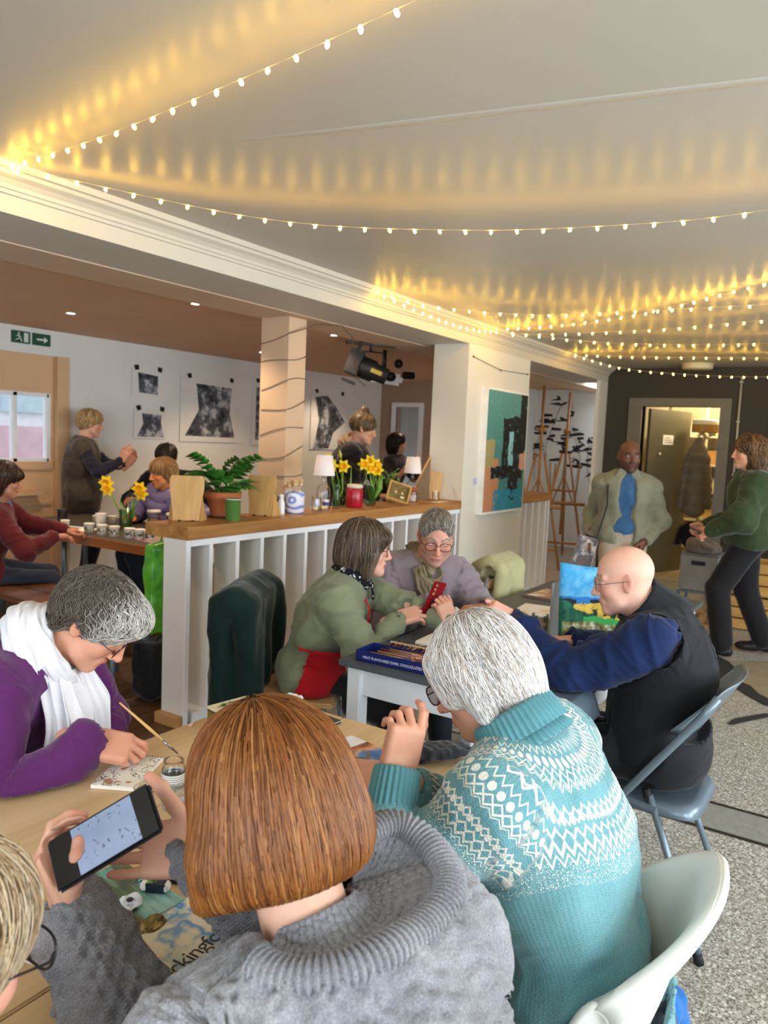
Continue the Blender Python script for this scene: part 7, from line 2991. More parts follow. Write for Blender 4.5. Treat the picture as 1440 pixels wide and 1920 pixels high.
for x in (-0.55, 0.0, 0.62):
    MB().ball((x, -0.006, 0.06 if x < 0 else (0.0 if x == 0 else 0.02)), 0.009, 8, 6).build('hook', mat('brown_wire', '#6b5640'), hk)

easel_wood = wood('easel_beech', '#c08d52', '#94652f', 1.0, 2, 0.5)


def easel(label, x, y, rz, h=2.3):
    t = thing('easel', label, 'easel', (x, y, 0), rz)

    def bar_(n, a, b, w=0.022):
        a, b = V(a), V(b)
        MB().tube([a, b], w*0.7, 4).build(n, easel_wood, t)
    bar_('mast', (0, 0.02, 0.35), (0, 0.22, h), 0.026)
    bar_('front_leg', (-0.32, -0.10, 0), (-0.05, 0.12, 1.45))
    bar_('front_leg', (0.32, -0.10, 0), (0.05, 0.12, 1.45))
    bar_('back_leg', (0, 0.55, 0), (0, 0.14, 1.45))
    bar_('cross_bar', (-0.28, -0.06, 0.25), (0.28, -0.06, 0.25))
    bar_('cross_bar', (-0.14, 0.04, 0.95), (0.14, 0.04, 0.95))
    bar_('tray', (-0.30, 0.0, 0.78), (0.30, 0.0, 0.78), 0.035)
    bar_('strut', (-0.14, 0.02, 0.78), (0.0, 0.10, 1.15), 0.014)
    bar_('strut', (0.14, 0.02, 0.78), (0.0, 0.10, 1.15), 0.014)
    bar_('clamp', (-0.05, 0.16, 1.75), (0.05, 0.16, 1.75), 0.04)
    bar_('upright', (-0.16, 0.0, 0.78), (-0.20, 0.12, 1.32), 0.016)
    bar_('upright', (0.16, 0.0, 0.78), (0.20, 0.12, 1.32), 0.016)
    return t


easel('beech studio easel, nearer the divider ledge, without a canvas', 9.15, 3.60, radians(-70))
easel('beech studio easel behind, nearer the jamb, without a canvas', 10.0, 3.58, radians(-75), 2.28)
mu = thing('wall_mural', 'black painted leaves and flowers on the white side room wall', 'mural', (11.397, 3.8, 0.9))
ink = mat('mural_black', '#202226', 0.7)
rg = random.Random(3)
for k in range(7):
    y0 = 0.75-0.22*k
    top = rg.uniform(0.7, 1.45)
    MB().tube([(-0.001, y0, 0.1), (-0.001, y0+rg.uniform(-.1, .1), top*0.5), (-0.001, y0+rg.uniform(-.15, .15), top)], 0.006, 5, sx=0.3).build('painted_stem', ink, mu)
    for j in range(10):
        z = top*rg.uniform(0.35, 1.05)
        a = rg.uniform(0, 6.28)
        L_ = rg.uniform(0.07, 0.15)
        q = [(-0.0015, y0+rg.uniform(-.12, .12)+L_*t_*cos(a), z+L_*t_*sin(a)) for t_ in (0, 0.35, 0.7, 1.0)]
        MB().tube(q, [0.004, 0.028, 0.022, 0.002], 6, sx=1.0, up=(1, 0, 0)).build('painted_leaf', ink, mu)
for o in mu.children:
    if o.name.startswith('painted_leaf'):
        o.scale = (0.05, 1, 1)

# ================================================================== dark wall, store room
do = thing('store_door', 'olive grey door standing open into the store room', 'door', (XE+0.13, 2.46, 0), radians(-24))
MB().b2((0, -0.04, 0.01), (0.80, 0.0, 2.05)).build('leaf', door_grey, do)
MB().b2((0.26, -0.046, 1.62), (0.46, -0.04, 1.74)).build('notice', mat('paper_white', '#ece8de'), do)
for k in range(3):
    MB().b2((0.285, -0.047, 1.645+0.028*k), (0.435-0.02*k, -0.0455, 1.655+0.028*k)).build('notice_line', mat('notice_print', '#6f6a60', 0.7), do)
MB().ball((0.20, -0.05, 1.50), 0.022, 12, 8).build('door_button', mat('pale_metal', '#b9bdc0'), do)
MB().tube([(0.72, -0.045, 1.02), (0.72, -0.075, 1.02), (0.60, -0.075, 1.02)], 0.010, 8).build('lever_handle', mat('pale_metal', '#b9bdc0'), do)

shelf_m = mat('cream_shelf', '#e2d6b4', 0.6)
sh_ = thing('shelf_unit', 'tall cream shelf rack crammed with boxes in the store room', 'shelf', (11.2, 1.95, 0))
osx = V(11.2, 1.95, 0)
for y in (1.45, 2.0, 2.55):
    for x in (10.95, 11.43):
        loc_box('post', (x, y-0.02, 0), (x+0.04, y+0.02, 2.2), shelf_m, sh_, osx)
for z in (0.25, 0.62, 1.0, 1.36, 1.74):
    loc_box('shelf', (10.95, 1.43, z), (11.47, 2.57, z+0.025), shelf_m, sh_, osx)
bx_cols = ['#efe7d0', '#d9b878', '#c8c2b4', '#7d6a50', '#f4efe2', '#3a3a40', '#b58a52', '#e5dcc6', '#5c6f9a']
rg = random.Random(9)
for zi, z in enumerate((0.275, 0.645, 1.025, 1.385, 1.765)):
    y = 1.47
    k = 0
    while y < 2.42:
        w_ = rg.uniform(0.10, 0.22)
        h = rg.uniform(0.12, 0.30)
        ci = rg.randrange(len(bx_cols))
        level = ['bottom', 'second', 'third', 'fourth', 'top'][zi]
        b = thing('storage_box', 'box kept on the %s shelf of the store room rack' % level, 'box', (11.165, y+w_/2, z+0.001), 0, 'boxes on the store %s shelf' % level)
        mm = mat('box_'+bx_cols[ci][1:], bx_cols[ci], 0.7, var=0.1)
        MB().b2((-0.13, -w_/2+0.006, 0), (0.16, w_/2-0.006, h*0.8), 0.004).build('body', mm, b)
        MB().b2((-0.134, -w_/2+0.003, h*0.8), (0.164, w_/2-0.003, h*0.8+0.025), 0.003).build('lid', mm, b)
        y += w_
        k += 1
# coat on a stand beside the door, basket on top
cs = thing('coat_stand', 'white post coat stand just inside the store room', 'coat stand', (10.30, 1.90, 0))
MB().cyl((0, 0, 0), (0, 0, 1.78), 0.018, 10).build('post', shelf_m, cs)
for a in range(4):
    MB().tube([(0, 0, 0.12), (0.15*cos(a*1.571), 0.15*sin(a*1.571), 0.012)], 0.012, 8).build('foot', shelf_m, cs)
    MB().tube([(0, 0, 1.70), (0.09*cos(a*1.571), 0.09*sin(a*1.571), 1.76)], 0.009, 8).build('peg', shelf_m, cs)


def hung_coat(label, loc, m, h=0.95, w_=0.17, seed=1, quilt=True):
    t = thing('hanging_coat', label, 'coat', loc)
    S = Sdf()
    S.cone((0, 0, h*0.96), (0, 0, h*0.78), 0.035, 0.09, 0.03, side=(0, 1, 0), w=1.3)
    S.cone((0, 0, h*0.78), (0, 0, 0.08), 0.07, 0.095, 0.04, side=(0, 1, 0), w=1.35)
    S.cone((0, 0.10, h*0.72), (0.02, 0.16, h*0.12), 0.05, 0.045, 0.03)
    S.cone((0, -0.10, h*0.72), (-0.02, -0.17, h*0.14), 0.05, 0.045, 0.03)
    v, f = S.mesh(0.012)
    n = vnormals(v, f)
    if quilt:
        v = v+n*(0.010*np.abs(np.sin(v[:, 2]*24)))[:, None]
    v = fold_disp(v, n, 0.012, 7, seed)
    np_obj('coat_body', v, f, m, t)
    MB().tube([(0, 0, h*0.95), (0.02, 0, h), (0, 0, h*1.02)], 0.004, 6).build('hanging_loop', m, t)
    return t


hung_coat('grey quilted coat hanging inside the store doorway', (10.13, 1.93, 0.75), fabric('grey_quilt', '#6e685f', 0.8), 0.98)
hung_coat('black scarf bundle hanging below the grey quilted coat', (10.13, 1.93, 0.36), fabric('black_nylon', '#15161a'), 0.29, seed=3, quilt=False)
t = thing('round_box', 'round wooden box with white top on the coat stand', 'box', (10.30, 1.90, 1.79))
MB().lathe([(0.001, 0), (0.15, 0), (0.155, 0.02), (0.155, 0.10)], 24, cap=False).build('drum', wood('drum_wood', '#c59a55', '#a87b38', 1.0, 2), t)
MB().lathe([(0.158, 0.10), (0.158, 0.15), (0.12, 0.165), (0.001, 0.165)], 24, cap=False).build('lid', mat('white_drum_lid', '#f4eee0', 0.6), t)

# low stand with a grey box, crates, things along the dark wall
ls = thing('side_stand', 'low grey metal stand with a wooden shelf before the dark wall', 'stand', (6.86, 1.20, 0))
for x in (-0.17, 0.17):
    for y in (-0.14, 0.14):
        MB().cyl((x, y, 0), (x, y, 0.40), 0.013, 8).build('leg', tub, ls)
MB().b2((-0.19, -0.16, 0.385), (0.19, 0.16, 0.40)).build('top', tub, ls)
MB().b2((-0.18, -0.15, 0.12), (0.18, 0.15, 0.14)).build('shelf', pine_dk, ls)
t = thing('storage_bin', 'grey fabric storage bin with black handle slot on the low stand', 'bin', (6.86, 1.20, 0.401))
MB().box((0, 0, 0.15), (0.34, 0.29, 0.30), None, 0.01).build('body', mat('grey_bin', '#8e8a86', 0.8), t)
MB().box((-0.172, 0.0, 0.235), (0.004, 0.11, 0.035), None).build('handle_slot', mat('black_plastic', '#16161a'), t)
MB().box((0, 0, 0.305), (0.345, 0.295, 0.012), None, 0.004).build('rim', mat('grey_bin_rim', '#77736f', 0.8), t)
t = thing('folded_cloth', 'heap of grey brown cloth on top of the storage bin', 'cloth', (6.86, 1.20, 0.7125))
S = Sdf().ell((0, 0, 0.03), (0.16, 0.13, 0.07), None, 0).ell((-0.06, 0.04, 0.07), (0.09, 0.08, 0.05), None, 0.03)
S.plane((0, 0, 0.0), (0, 0, -1))
v, f = S.mesh(0.012)
np_obj('heap', np.maximum(fold_disp(v, vnormals(v, f), 0.018, 14, 5), V(-9, -9, 0.002)), f, fabric('grey_brown_cloth', '#6d6258', 0.95), t)
MB().tube([(-0.14, -0.10, 0.05), (-0.16, 0.0, 0.07), (-0.13, 0.10, 0.05)], 0.016, 8, sx=0.5).build('folded_edge', fabric('grey_brown_cloth', '#6d6258'), t)
t = thing('wooden_blocks', 'stack of small wooden blocks on the shelf of the low stand', 'blocks', (6.86, 1.20, 0.1405))
for k in range(5):
    MB().box((RND.uniform(-.08, .08), -0.10+0.05*k, 0.03+(k % 2)*0.0), (0.16, 0.045, 0.06), None, 0.003).build('block', pine_dk, t)
crw = wood('crate_pine', '#d0a45c', '#ab7d3a', 1.0, 1, 0.55)


def crate(label, x, y, z, rz=0):
    t = thing('wooden_crate', label, 'crate', (x, y, z), rz)
    for q in (-1, 1):
        for k in range(3):
            MB().b2((q*0.20-0.008, -0.26, 0.01+0.10*k), (q*0.20+0.008, 0.26, 0.095+0.10*k)).build('slat', crw, t)
            MB().b2((-0.192, q*0.26-0.008, 0.01+0.10*k), (0.192, q*0.26+0.008, 0.095+0.10*k)).build('slat', crw, t)
        for r in (-1, 1):
            MB().b2((q*0.178-0.014, r*0.238-0.014, 0), (q*0.178+0.014, r*0.238+0.014, 0.305)).build('corner_post', crw, t)
    MB().b2((-0.19, -0.25, 0.012), (0.19, 0.25, 0.022)).build('base', crw, t)
    return t


crate('pine slatted crate on the floor by the green jumper', 7.55, 0.95, 0)
crate('pine slatted crate stacked on the one by the green jumper', 7.56, 0.96, 0.306)
crate('pine slatted crate on the floor farther along the dark wall', 7.75, 0.30, 0)
t = thing('door_pipe', 'thin pale vertical pipe running down the dark wall by the doorway', 'pipe', (XE-0.02, 1.42, 0))
MB().cyl((0, 0, 0.9), (0, 0, 2.42), 0.012, 8).build('pipe', mat('pale_pipe', '#b9b49e', 0.4), t)
MB().ball((0, 0, 0.9), 0.03, 10, 8).build('end_weight', mat('pale_pipe', '#b9b49e'), t)
for z in (1.3, 1.9, 2.35):
    MB().b2((-0.014, -0.02, z), (0.02, 0.02, z+0.015)).build('pipe_clip', mat('pale_pipe', '#b9b49e'), t)
t = thing('wall_poster', 'pale poster on the dark wall behind the green jumper', 'poster', (XE, 0.75, 1.5))
MB().b2((-0.02, -0.35, 0), (0, 0.35, 0.85)).build('frame', mat('poster_frame', '#7d765f', 0.5), t)
MB().b2((-0.022, -0.32, 0.03), (-0.02, 0.32, 0.82)).build('sheet', m_print('poster_print', 11, 3.0, '#6d6a5c', '#cfc9b4'), t)

# hide-shaped dark and tan inlay rug on the terrazzo
rug = thing('hide_rug', 'tan animal hide rug with black wavy border on the terrazzo', 'rug', (5.4, 0.5, 0))
orx = V(5.4, 0.5, 0)
tan_p = [(6.1, 0.90), (5.62, 0.74), (5.42, 0.55), (5.2, 0.42), (5.35, 0.1), (5.6, -0.4), (6.3, -0.3), (6.6, 0.3)]
MB().prism([(a-5.4, b-0.5) for a, b in tan_p], 0.0005, 0.004).build('hide', mat('tan_hide', '#8d8166', 0.9, var=0.15, vscale=8), rug)
blk_rug = mat('black_hide', '#2a2826', 0.9)


def band(pts, wds):
    p = np.array(pts, float)
    t = np.gradient(p, axis=0)
    nn_ = np.stack([-t[:, 1], t[:, 0]], 1)
    nn_ /= np.linalg.norm(nn_, axis=1)[:, None]
    L_ = [tuple(p[i]+nn_[i]*wds[i]-V(5.4, 0.5)) for i in range(len(p))]
    R2 = [tuple(p[i]-nn_[i]*wds[i]-V(5.4, 0.5)) for i in range(len(p))]
    P = np.array([[(a[0], a[1], 0.0055), (b[0], b[1], 0.0055)] for a, b in zip(L_, R2)])
    MB().grid(P, False, 0.001).build('dark_border', blk_rug, rug)


band([(6.25, 1.0), (6.08, 0.92), (5.85, 0.80), (5.64, 0.76), (5.55, 0.66), (5.40, 0.58), (5.27, 0.46), (5.2, 0.2), (5.4, -0.3)], [0.05, 0.10, 0.09, 0.05, 0.06, 0.05, 0.06, 0.05, 0.05])
band([(4.70, 0.60), (4.80, 0.57), (4.92, 0.50), (5.02, 0.44), (5.05, 0.30), (4.95, 0.0)], [0.015, 0.03, 0.028, 0.03, 0.035, 0.03])
# ================================================================== people farther off
BK = dict(res=0.014, hres=0.0048, handres=0.0045)


def simple_hair(W, name, col, parts, cuts, n=500, rad=0.0018, cols=None, nstep=8, step=0.014, down=1.0, keepz=-0.5, planes=(), wave=0.0, seed=3):
    H = Sdf()
    for i, p in enumerate(parts):
        if len(p) == 2:
            H.ell(W.L(*p[0]), V(p[1])*W.S, W.R, 0 if i == 0 else 0.035)
        else:
            H.cone(W.L(*p[0]), W.L(*p[1]), p[2]*W.S, p[3]*W.S, 0.03)
    for c, r in cuts:
        H.ell(W.L(*c), V(r)*W.S, W.R, 0.010, 's')
    for c, nrm in planes:
        H.plane(W.L(*c), W.R @ V(nrm), 0.015)
    hair_base(W, H, name, col, 0.007)
    if n:
        cr = W.L(-0.03, 0, 0.13)
        rt = scatter_on(H, n, 0.010, lambda v: ((v-W.head) @ W.R)[:, 2] > keepz, seed)
        strands('hair_strands', H, rt, lambda p, i: (p-cr)*3-W.R[:, 2]*down, nstep, step, hair_mat, W.root, W.o, pal(cols or [col]), rad, 0.005, 3, 0.2, seed, wave=wave)


CAP = [((-0.014, 0, 0.038), (0.112, 0.092, 0.092))]
FACECUT = [((0.130, 0, -0.045), (0.088, 0.080, 0.090))]

# standing man in pale olive jacket
W = Person('bearded person standing in a pale olive jacket over a blue shirt', (6.13, 1.68, 0.90), (6.115, 1.675, 1.345), (6.085, 1.658, 1.490), 212, 4, 0, face=202, S=1.02, tone='#6b4632', girth=1.08, shw=0.175, drop=0.085)
W.voids = [('b', V(5.99, 1.93, 0.72), V(0.018, 0.084, 0.124), rotm(0.2, 0, 0.3))]
W.arm('R', (6.02, 1.915, 0.84), (0.5, 0.25, 0), (0, 0.1, -1), (0.2, -1, 0), curl=(0.5,)*4)
W.arm('L', (6.07, 1.49, 0.85), (0.8, -0.35, 0), (-0.3, 0.3, -1), (0, 1, 0), curl=(0.4,)*4)
W.leg(((6.12, 1.58, 0.09), (6.10, 1.78, 0.09)))
W.body(**BK, lips=0.5, stubble=(0.65, '#3b2f28'), brow='#241812', jaw=1.05, rosy=0.2)
W.eyeballs()
W.trousers(fabric('stone_chino', '#a99a86', 0.85))
W.shoes(mat('brown_shoe', '#4a3423', 0.5))
T = W.torso_sdf(ease=0.012, shr=0.06)
W.garment(T, 'shirt', fabric('blue_shirt', '#365b82', 0.8), res=0.012, fold=0.006, hollow=False, neckhole=0.058)
jk = fabric('pale_olive_cotton', '#7f7e69', 0.85, 400, 0.25, 0.12, 8)
T = W.torso_sdf(ease=0.036, shr=0.064, hip=1.15, waist=1.15)
T.ell(W.pel-W.up*0.04, V(0.16, 0.20, 0.13), np.stack([W.fwd, W.left, W.up], 1), 0.04)
W.sleeve(T, 'R', (0.070, 0.062, 0.050), cuff=0.02)
W.sleeve(T, 'L', (0.070, 0.062, 0.050), cuff=0.02)
T.cone(W.neck+W.fwd*0.12-W.up*0.02, W.pel+W.fwd*0.22-W.up*0.25, 0.055, 0.105, 0.01, 's')
T.plane(W.pel-W.up*0.09, -W.up, 0.01)
W.garment(T, 'jacket', jk, res=0.0105, fold=0.012, fscale=8, seed=21, neckhole=0.07)
for q in (-1, 1):
    MB().box(W.neck+W.fwd*0.085+W.left*q*0.06-W.up*0.0-W.o, (0.02, 0.07, 0.10), np.stack([W.fwd, nz(W.left+W.up*0.5*q), np.cross(W.fwd, nz(W.left+W.up*0.5*q))], 1), 0.008).build('lapel', jk, W.root)
MB().tube([W.neck-W.left*0.13-W.up*0.01-W.o, W.neck-W.left*0.15+W.fwd*0.12-W.up*0.10-W.o, W.pel+W.up*0.22+W.fwd*0.165-W.left*0.15-W.o, W.pel-W.left*0.20-W.up*0.05+W.fwd*0.10-W.o], 0.020, 8, sx=0.3).build('bag_strap', fabric('black_nylon', '#15161a'), W.root)
t = thing('magazine', 'rolled pale magazine carried by the person in the olive jacket', 'magazine', (5.99, 1.93, 0.62))
MB().box((0, 0.0, 0.10), (0.02, 0.16, 0.24), rotm(0.2, 0, 0.3), 0.006).build('pages', mat('magazine_pages', '#cfc6bf', 0.7, var=0.2, vscale=20), t)
MB().box((-0.012, 0.0, 0.10), (0.003, 0.155, 0.235), rotm(0.2, 0, 0.3)).build('cover', m_print('magazine_cover', 15, 9, '#8a6f66', '#d9cdc6'), t)

# standing woman in green jumper
W = Person('person with long wavy brown hair standing in a boxy green jumper and black trousers', (6.34, 0.80, 0.93), (6.305, 0.80, 1.40), (6.275, 0.838, 1.565), 112, 4, 0, face=108, S=1.03, tone='#d9a384', girth=1.12, shw=0.18)
W.voids = [('b', V(6.09, 1.10, 0.95), V(0.040, 0.077, 0.008), rotm(0.4, 0.2, 0.1))]
W.arm('L', (6.05, 1.01, 0.98), (-0.8, -0.6, -0.3), (0.05, 0.8, -0.4), (0.8, 0, -0.5), curl=(0.8,)*4)
W.arm('R', (6.36, 1.10, 0.98), (0.6, -0.8, -0.3), (-0.2, 0.9, -0.3), (-0.8, 0, -0.5), curl=(0.8,)*4)
W.leg(((6.22, 0.90, 0.100), (6.58, 0.66, 0.100)))
W.body(**BK, brow='#5a3f2b')
W.eyeballs()
W.trousers(fabric('black_trouser', '#1c1b1d'), (0.105, 0.085, 0.075))
W.shoes(mat('black_boot', '#171516', 0.45), 0.19, [(-0.2, 1, 0), (-0.2, 1, 0)])
T = W.torso_sdf(ease=0.045, shr=0.080, waist=1.2, hip=1.2)
W.sleeve(T, 'L', (0.092, 0.095, 0.055), cuff=0.01, bulge=0.10)
W.sleeve(T, 'R', (0.090, 0.090, 0.055), cuff=0.01)
T.plane(W.pel-W.up*0.06, -W.up, 0.015)
W.garment(T, 'jumper', fabric('forest_green_wool', '#36442a', 0.95, 300, 0.4, 0.18, 12), res=0.011, fold=0.012, seed=23, neckhole=0.065)
simple_hair(W, 'hair', '#3f2c1e', CAP+[((-0.045, 0, -0.05), (0.085, 0.10, 0.12)), ((-0.06, 0.04, -0.05), (-0.06, 0.07, -0.22), 0.06, 0.03), ((-0.06, -0.04, -0.05), (-0.06, -0.07, -0.22), 0.06, 0.03)], FACECUT, 700, 0.002, ['#3f2b1c', '#5b3f28', '#7d5a38', '#96703f'], 12, 0.018, 1.2, -0.12, wave=0.6)
t = thing('phone', 'black phone held low by the person in the green jumper', 'phone', (6.09, 1.10, 0.95))
MB().box((0, 0, 0), (0.075, 0.15, 0.009), rotm(0.4, 0.2, 0.1), 0.004).build('case', mat('black_phone_case', '#15161a'), t)
MB().box((0, 0, 0.006), (0.068, 0.14, 0.001), rotm(0.4, 0.2, 0.1)).build('screen', mat('black_glass', '#0a0a0c'), t)

# standing blonde woman by the cups table
W = Person('person with short blonde hair standing in a brown gilet by the cups table', (4.50, 6.25, 0.92), (4.47, 6.21, 1.415), (4.525, 6.17, 1.575), -36, 12, 0, face=-36, S=1.0, tone='#dca68a', girth=1.1)
W.arm('R', (4.62, 5.85, 1.24), (-0.6, -0.4, -0.8), (0.2, -0.5, 0.85), (0.8, 0.3, 0), curl=(0.2,)*4)
W.arm('L', (4.80, 5.99, 1.20), (0.5, 0.5, -0.8), (0.3, -0.5, 0.8), (-0.8, -0.3, 0), curl=(0.3,)*4)
W.leg(((4.56, 6.31, 0.09), (4.46, 6.17, 0.09)))
W.body(**BK, brow='#a5835c')
W.trousers(fabric('dark_trouser', '#22242a'))
W.shoes(mat('black_shoe', '#1d1b1a'))
T = Sdf()
W.sleeve(T, 'R', (0.062, 0.058, 0.040), cuff=0.02)
W.sleeve(T, 'L', (0.062, 0.058, 0.040), cuff=0.02)
W.garment(T, 'blouse', fabric('navy_blouse', '#272635', 0.85), res=0.011, fold=0.006, seed=31)
T = W.torso_sdf(ease=0.04, shr=0.07, hip=1.2, waist=1.15)
T.ell(W.pel-W.up*0.08, V(0.16, 0.20, 0.18), np.stack([W.fwd, W.left, W.up], 1), 0.05)
W.garment(T, 'gilet', fabric('brown_grey_quilt', '#4b4238', 0.85, 200, 0.4, 0.2, 16), res=0.012, fold=0.008, seed=32, hollow=False, neckhole=0.06)
MB().tube([W.neck+W.fwd*0.10+W.left*0.05-W.o, W.mid+W.fwd*0.165+W.left*0.03-W.o, W.pel+W.fwd*0.17+W.left*0.02-W.o], 0.028, 8, sx=0.35).build('pale_scarf', fabric('pale_scarf', '#cdb9a2', 0.85), W.root)
simple_hair(W, 'hair', '#b08d5c', CAP+[((-0.05, 0, 0.0), (0.078, 0.088, 0.085))], FACECUT, 500, 0.002, ['#a9854f', '#c9a672', '#e0c593'], 6, 0.014, 0.8)

# seated person in purple puffer jacket
W = Person('seated person with fair hair in a mauve puffer jacket, back turned', (4.55, 5.00, 0.52), (4.42, 4.98, 1.03), (4.35, 4.99, 1.185), 160, 12, 0, face=165, S=1.0, tone='#d98f58', girth=1.2, shw=0.18)
W.voids = chair_voids('chair', (4.62, 5.05, 0), radians(60))+[T_CUPS, ('c', V(4.33, 5.15, 0), V(4.33, 5.15, 0.72), 0.022)]
W.arm('L', (4.22, 4.72, 0.81), (0, -0.9, -0.5), (-1, 0.2, 0), (0, 0, -1), curl=(0.5,)*4)
W.arm('R', (4.26, 5.22, 0.81), (0, 0.9, -0.5), (-1, -0.2, 0), (0, 0, -1), curl=(0.5,)*4)
W.leg(((4.15, 4.92, 0.09), (4.15, 5.14, 0.09)))
W.body(**BK)
W.trousers(fabric('dark_trouser', '#22242a'))
W.shoes(mat('black_shoe', '#1d1b1a'))
T = W.torso_sdf(ease=0.06, shr=0.088, waist=1.15, hip=1.15)
W.sleeve(T, 'L', (0.095, 0.085, 0.06), cuff=0.0)
W.sleeve(T, 'R', (0.095, 0.085, 0.06), cuff=0.0)
T.ell(W.neck-W.fwd*0.09-W.up*0.03, (0.08, 0.13, 0.09), np.stack([W.fwd, W.left, W.up], 1), 0.03)


def puff(v, n, uv):
    return v+n*(0.016*np.abs(np.sin(uv[:, 1]*38)))[:, None]


W.garment(T, 'puffer_jacket', mat('mauve_nylon', '#665d85', 0.45, 0.4, var=0.1), res=0.011, fold=0.008, seed=41, uvseg=W.segs(W.fwd), post=puff, neckhole=0.07)
simple_hair(W, 'hair', '#8d6a42', CAP+[((-0.05, 0, -0.02), (0.075, 0.09, 0.09))], FACECUT, 450, 0.002, ['#8a673c', '#ab8450', '#c9a873', '#b9783a'], 6, 0.015, 1.0)

# person in black beyond
W = Person('person with dark hair in a black top beyond the mauve puffer jacket', (5.16, 5.70, 0.55), (5.00, 5.60, 1.13), (4.88, 5.55, 1.28), 215, 22, 0, face=215, S=1.05, tone='#b9855f', girth=1.15, shw=0.19)
W.voids = chair_voids('chair', (5.25, 5.80, 0), radians(150))
W.arm('L', (4.92, 5.34, 0.90), (0.2, -0.9, -0.5), (-1, 0, 0), (0, 0, -1), curl=(0.5,)*4)
W.arm('R', (4.70, 5.72, 0.90), (0, 0.9, -0.5), (-1, 0, 0), (0, 0, -1), curl=(0.5,)*4)
W.leg(((4.92, 5.44, 0.09), (4.80, 5.64, 0.09)))
W.body(**BK, brow='#2a1d15')
W.trousers(fabric('dark_trouser', '#22242a'))
W.shoes(mat('black_shoe', '#1d1b1a'))
T = W.torso_sdf(ease=0.03, shr=0.075)
W.sleeve(T, 'L', (0.075, 0.065, 0.05), cuff=0.01)
W.sleeve(T, 'R', (0.075, 0.065, 0.05), cuff=0.01)
W.garment(T, 'top', fabric('black_cotton', '#121318', 0.9), res=0.012, fold=0.007, seed=43, neckhole=0.06)
simple_hair(W, 'hair', '#221a16', CAP, FACECUT, 300, 0.002, ['#221a16', '#352820'], 5, 0.012, 0.6)

# person at the bench end in blue and dark red
W = Person('seated person with brown fringe in a blue top and dark red jacket on the bench', (2.86, 5.02, 0.52), (2.86, 4.86, 1.02), (2.858, 4.785, 1.175), -22, 10, 4, face=-28, S=0.96, tone='#c98f70', girth=1.05)
W.voids = [box_void((2.74, 3.86, 0.10), (3.156, 5.56, 0.462)), T_CUPS]
W.arm('R', (3.10, 4.62, 0.80), (-0.5, -0.6, -0.8), (0.9, -0.3, 0), (0, 0, -1), curl=(0.5,)*4)
W.arm('L', (3.32, 4.82, 0.80), (0.5, 0.6, -0.8), (0.9, -0.3, 0), (0, 0, -1), curl=(0.5,)*4)
W.leg(((3.30, 4.86, 0.09), (3.27, 4.66, 0.09)))
W.body(**BK, brow='#3a281c')
W.eyeballs()
W.trousers(fabric('navy_trouser', '#2b3140'))
W.shoes(mat('black_shoe', '#1d1b1a'))
T = W.torso_sdf(ease=0.012, shr=0.06)
W.garment(T, 'top', fabric('bright_blue_cotton', '#2c6fb4', 0.85), res=0.012, fold=0.006, hollow=False, neckhole=0.058)
T = W.torso_sdf(ease=0.035, shr=0.070)
W.sleeve(T, 'R', (0.075, 0.066, 0.05), cuff=0.01)
W.sleeve(T, 'L', (0.075, 0.066, 0.05), cuff=0.01)
T.cone(W.neck+W.fwd*0.12, W.pel+W.fwd*0.17, 0.05, 0.10, 0.01, 's')
W.garment(T, 'jacket', fabric('dark_red_wool', '#5c1e22', 0.9), res=0.0115, fold=0.008, seed=45, neckhole=0.06)
simple_hair(W, 'hair', '#34241b', CAP+[((-0.05, 0, -0.03), (0.078, 0.09, 0.10)), ((0.085, 0.03, 0.06), (0.085, -0.04, 0.05), 0.022, 0.022)], FACECUT, 400, 0.002, ['#2f2018', '#45301f', '#5a4030'], 7, 0.014, 1.0)

# woman with a bun behind the bar
W = Person('person with a topknot in a dark coat and thick brown scarf behind the bar', (5.52, 3.98, 0.95), (5.50, 3.885, 1.475), (5.495, 3.78, 1.625), -54, 14, 0, face=-58, S=1.05, tone='#cf9a7c', girth=1.12)
W.arm('R', (5.50, 3.62, 1.06), (-0.9, 0, -0.5), (0.4, -0.8, 0), (0, 0, -1), curl=(0.6,)*4)
W.arm('L', (5.78, 3.68, 1.06), (0.9, 0, -0.5), (0.2, -0.9, 0), (0, 0, -1), curl=(0.6,)*4)
W.leg(((5.62, 4.02, 0.09), (5.42, 3.96, 0.09)))
W.body(**BK, brow='#5a4230')
W.eyeballs((0, 12))
W.trousers(fabric('black_trouser', '#1c1b1d'))
W.shoes(mat('black_shoe', '#1d1b1a'))
T = W.torso_sdf(ease=0.045, shr=0.078, waist=1.1)
W.sleeve(T, 'R', (0.08, 0.07, 0.052), cuff=0.02)
W.sleeve(T, 'L', (0.08, 0.07, 0.052), cuff=0.02)
W.garment(T, 'coat', fabric('black_brown_wool', '#17120f', 0.95), res=0.012, fold=0.010, seed=47, neckhole=0.06)
pleated_scarf(W, 'scarf', fabric('brown_fleece', '#7a6550', 0.95, 200, 0.5, 0.3, 25), [(0.02, 0.09, 0.095, 0.040, 0.03), (-0.01, 0.11, 0.115, 0.038, 0.05)], [dict(pts=[W.neck+W.fwd*0.12, W.neck+W.fwd*0.17-V(0, 0, 0.12), W.neck+W.fwd*0.17-V(0, 0, 0.30)], w=[0.05, 0.055, 0.05], across=W.left, normal=W.fwd, t=0.01)], 9)
simple_hair(W, 'hair', '#5e4a34', CAP+[((-0.035, 0, 0.145), (0.034, 0.034, 0.034))], FACECUT, 350, 0.002, ['#4f3d2a', '#7a6344', '#9a8158'], 5, 0.014, 0.7)

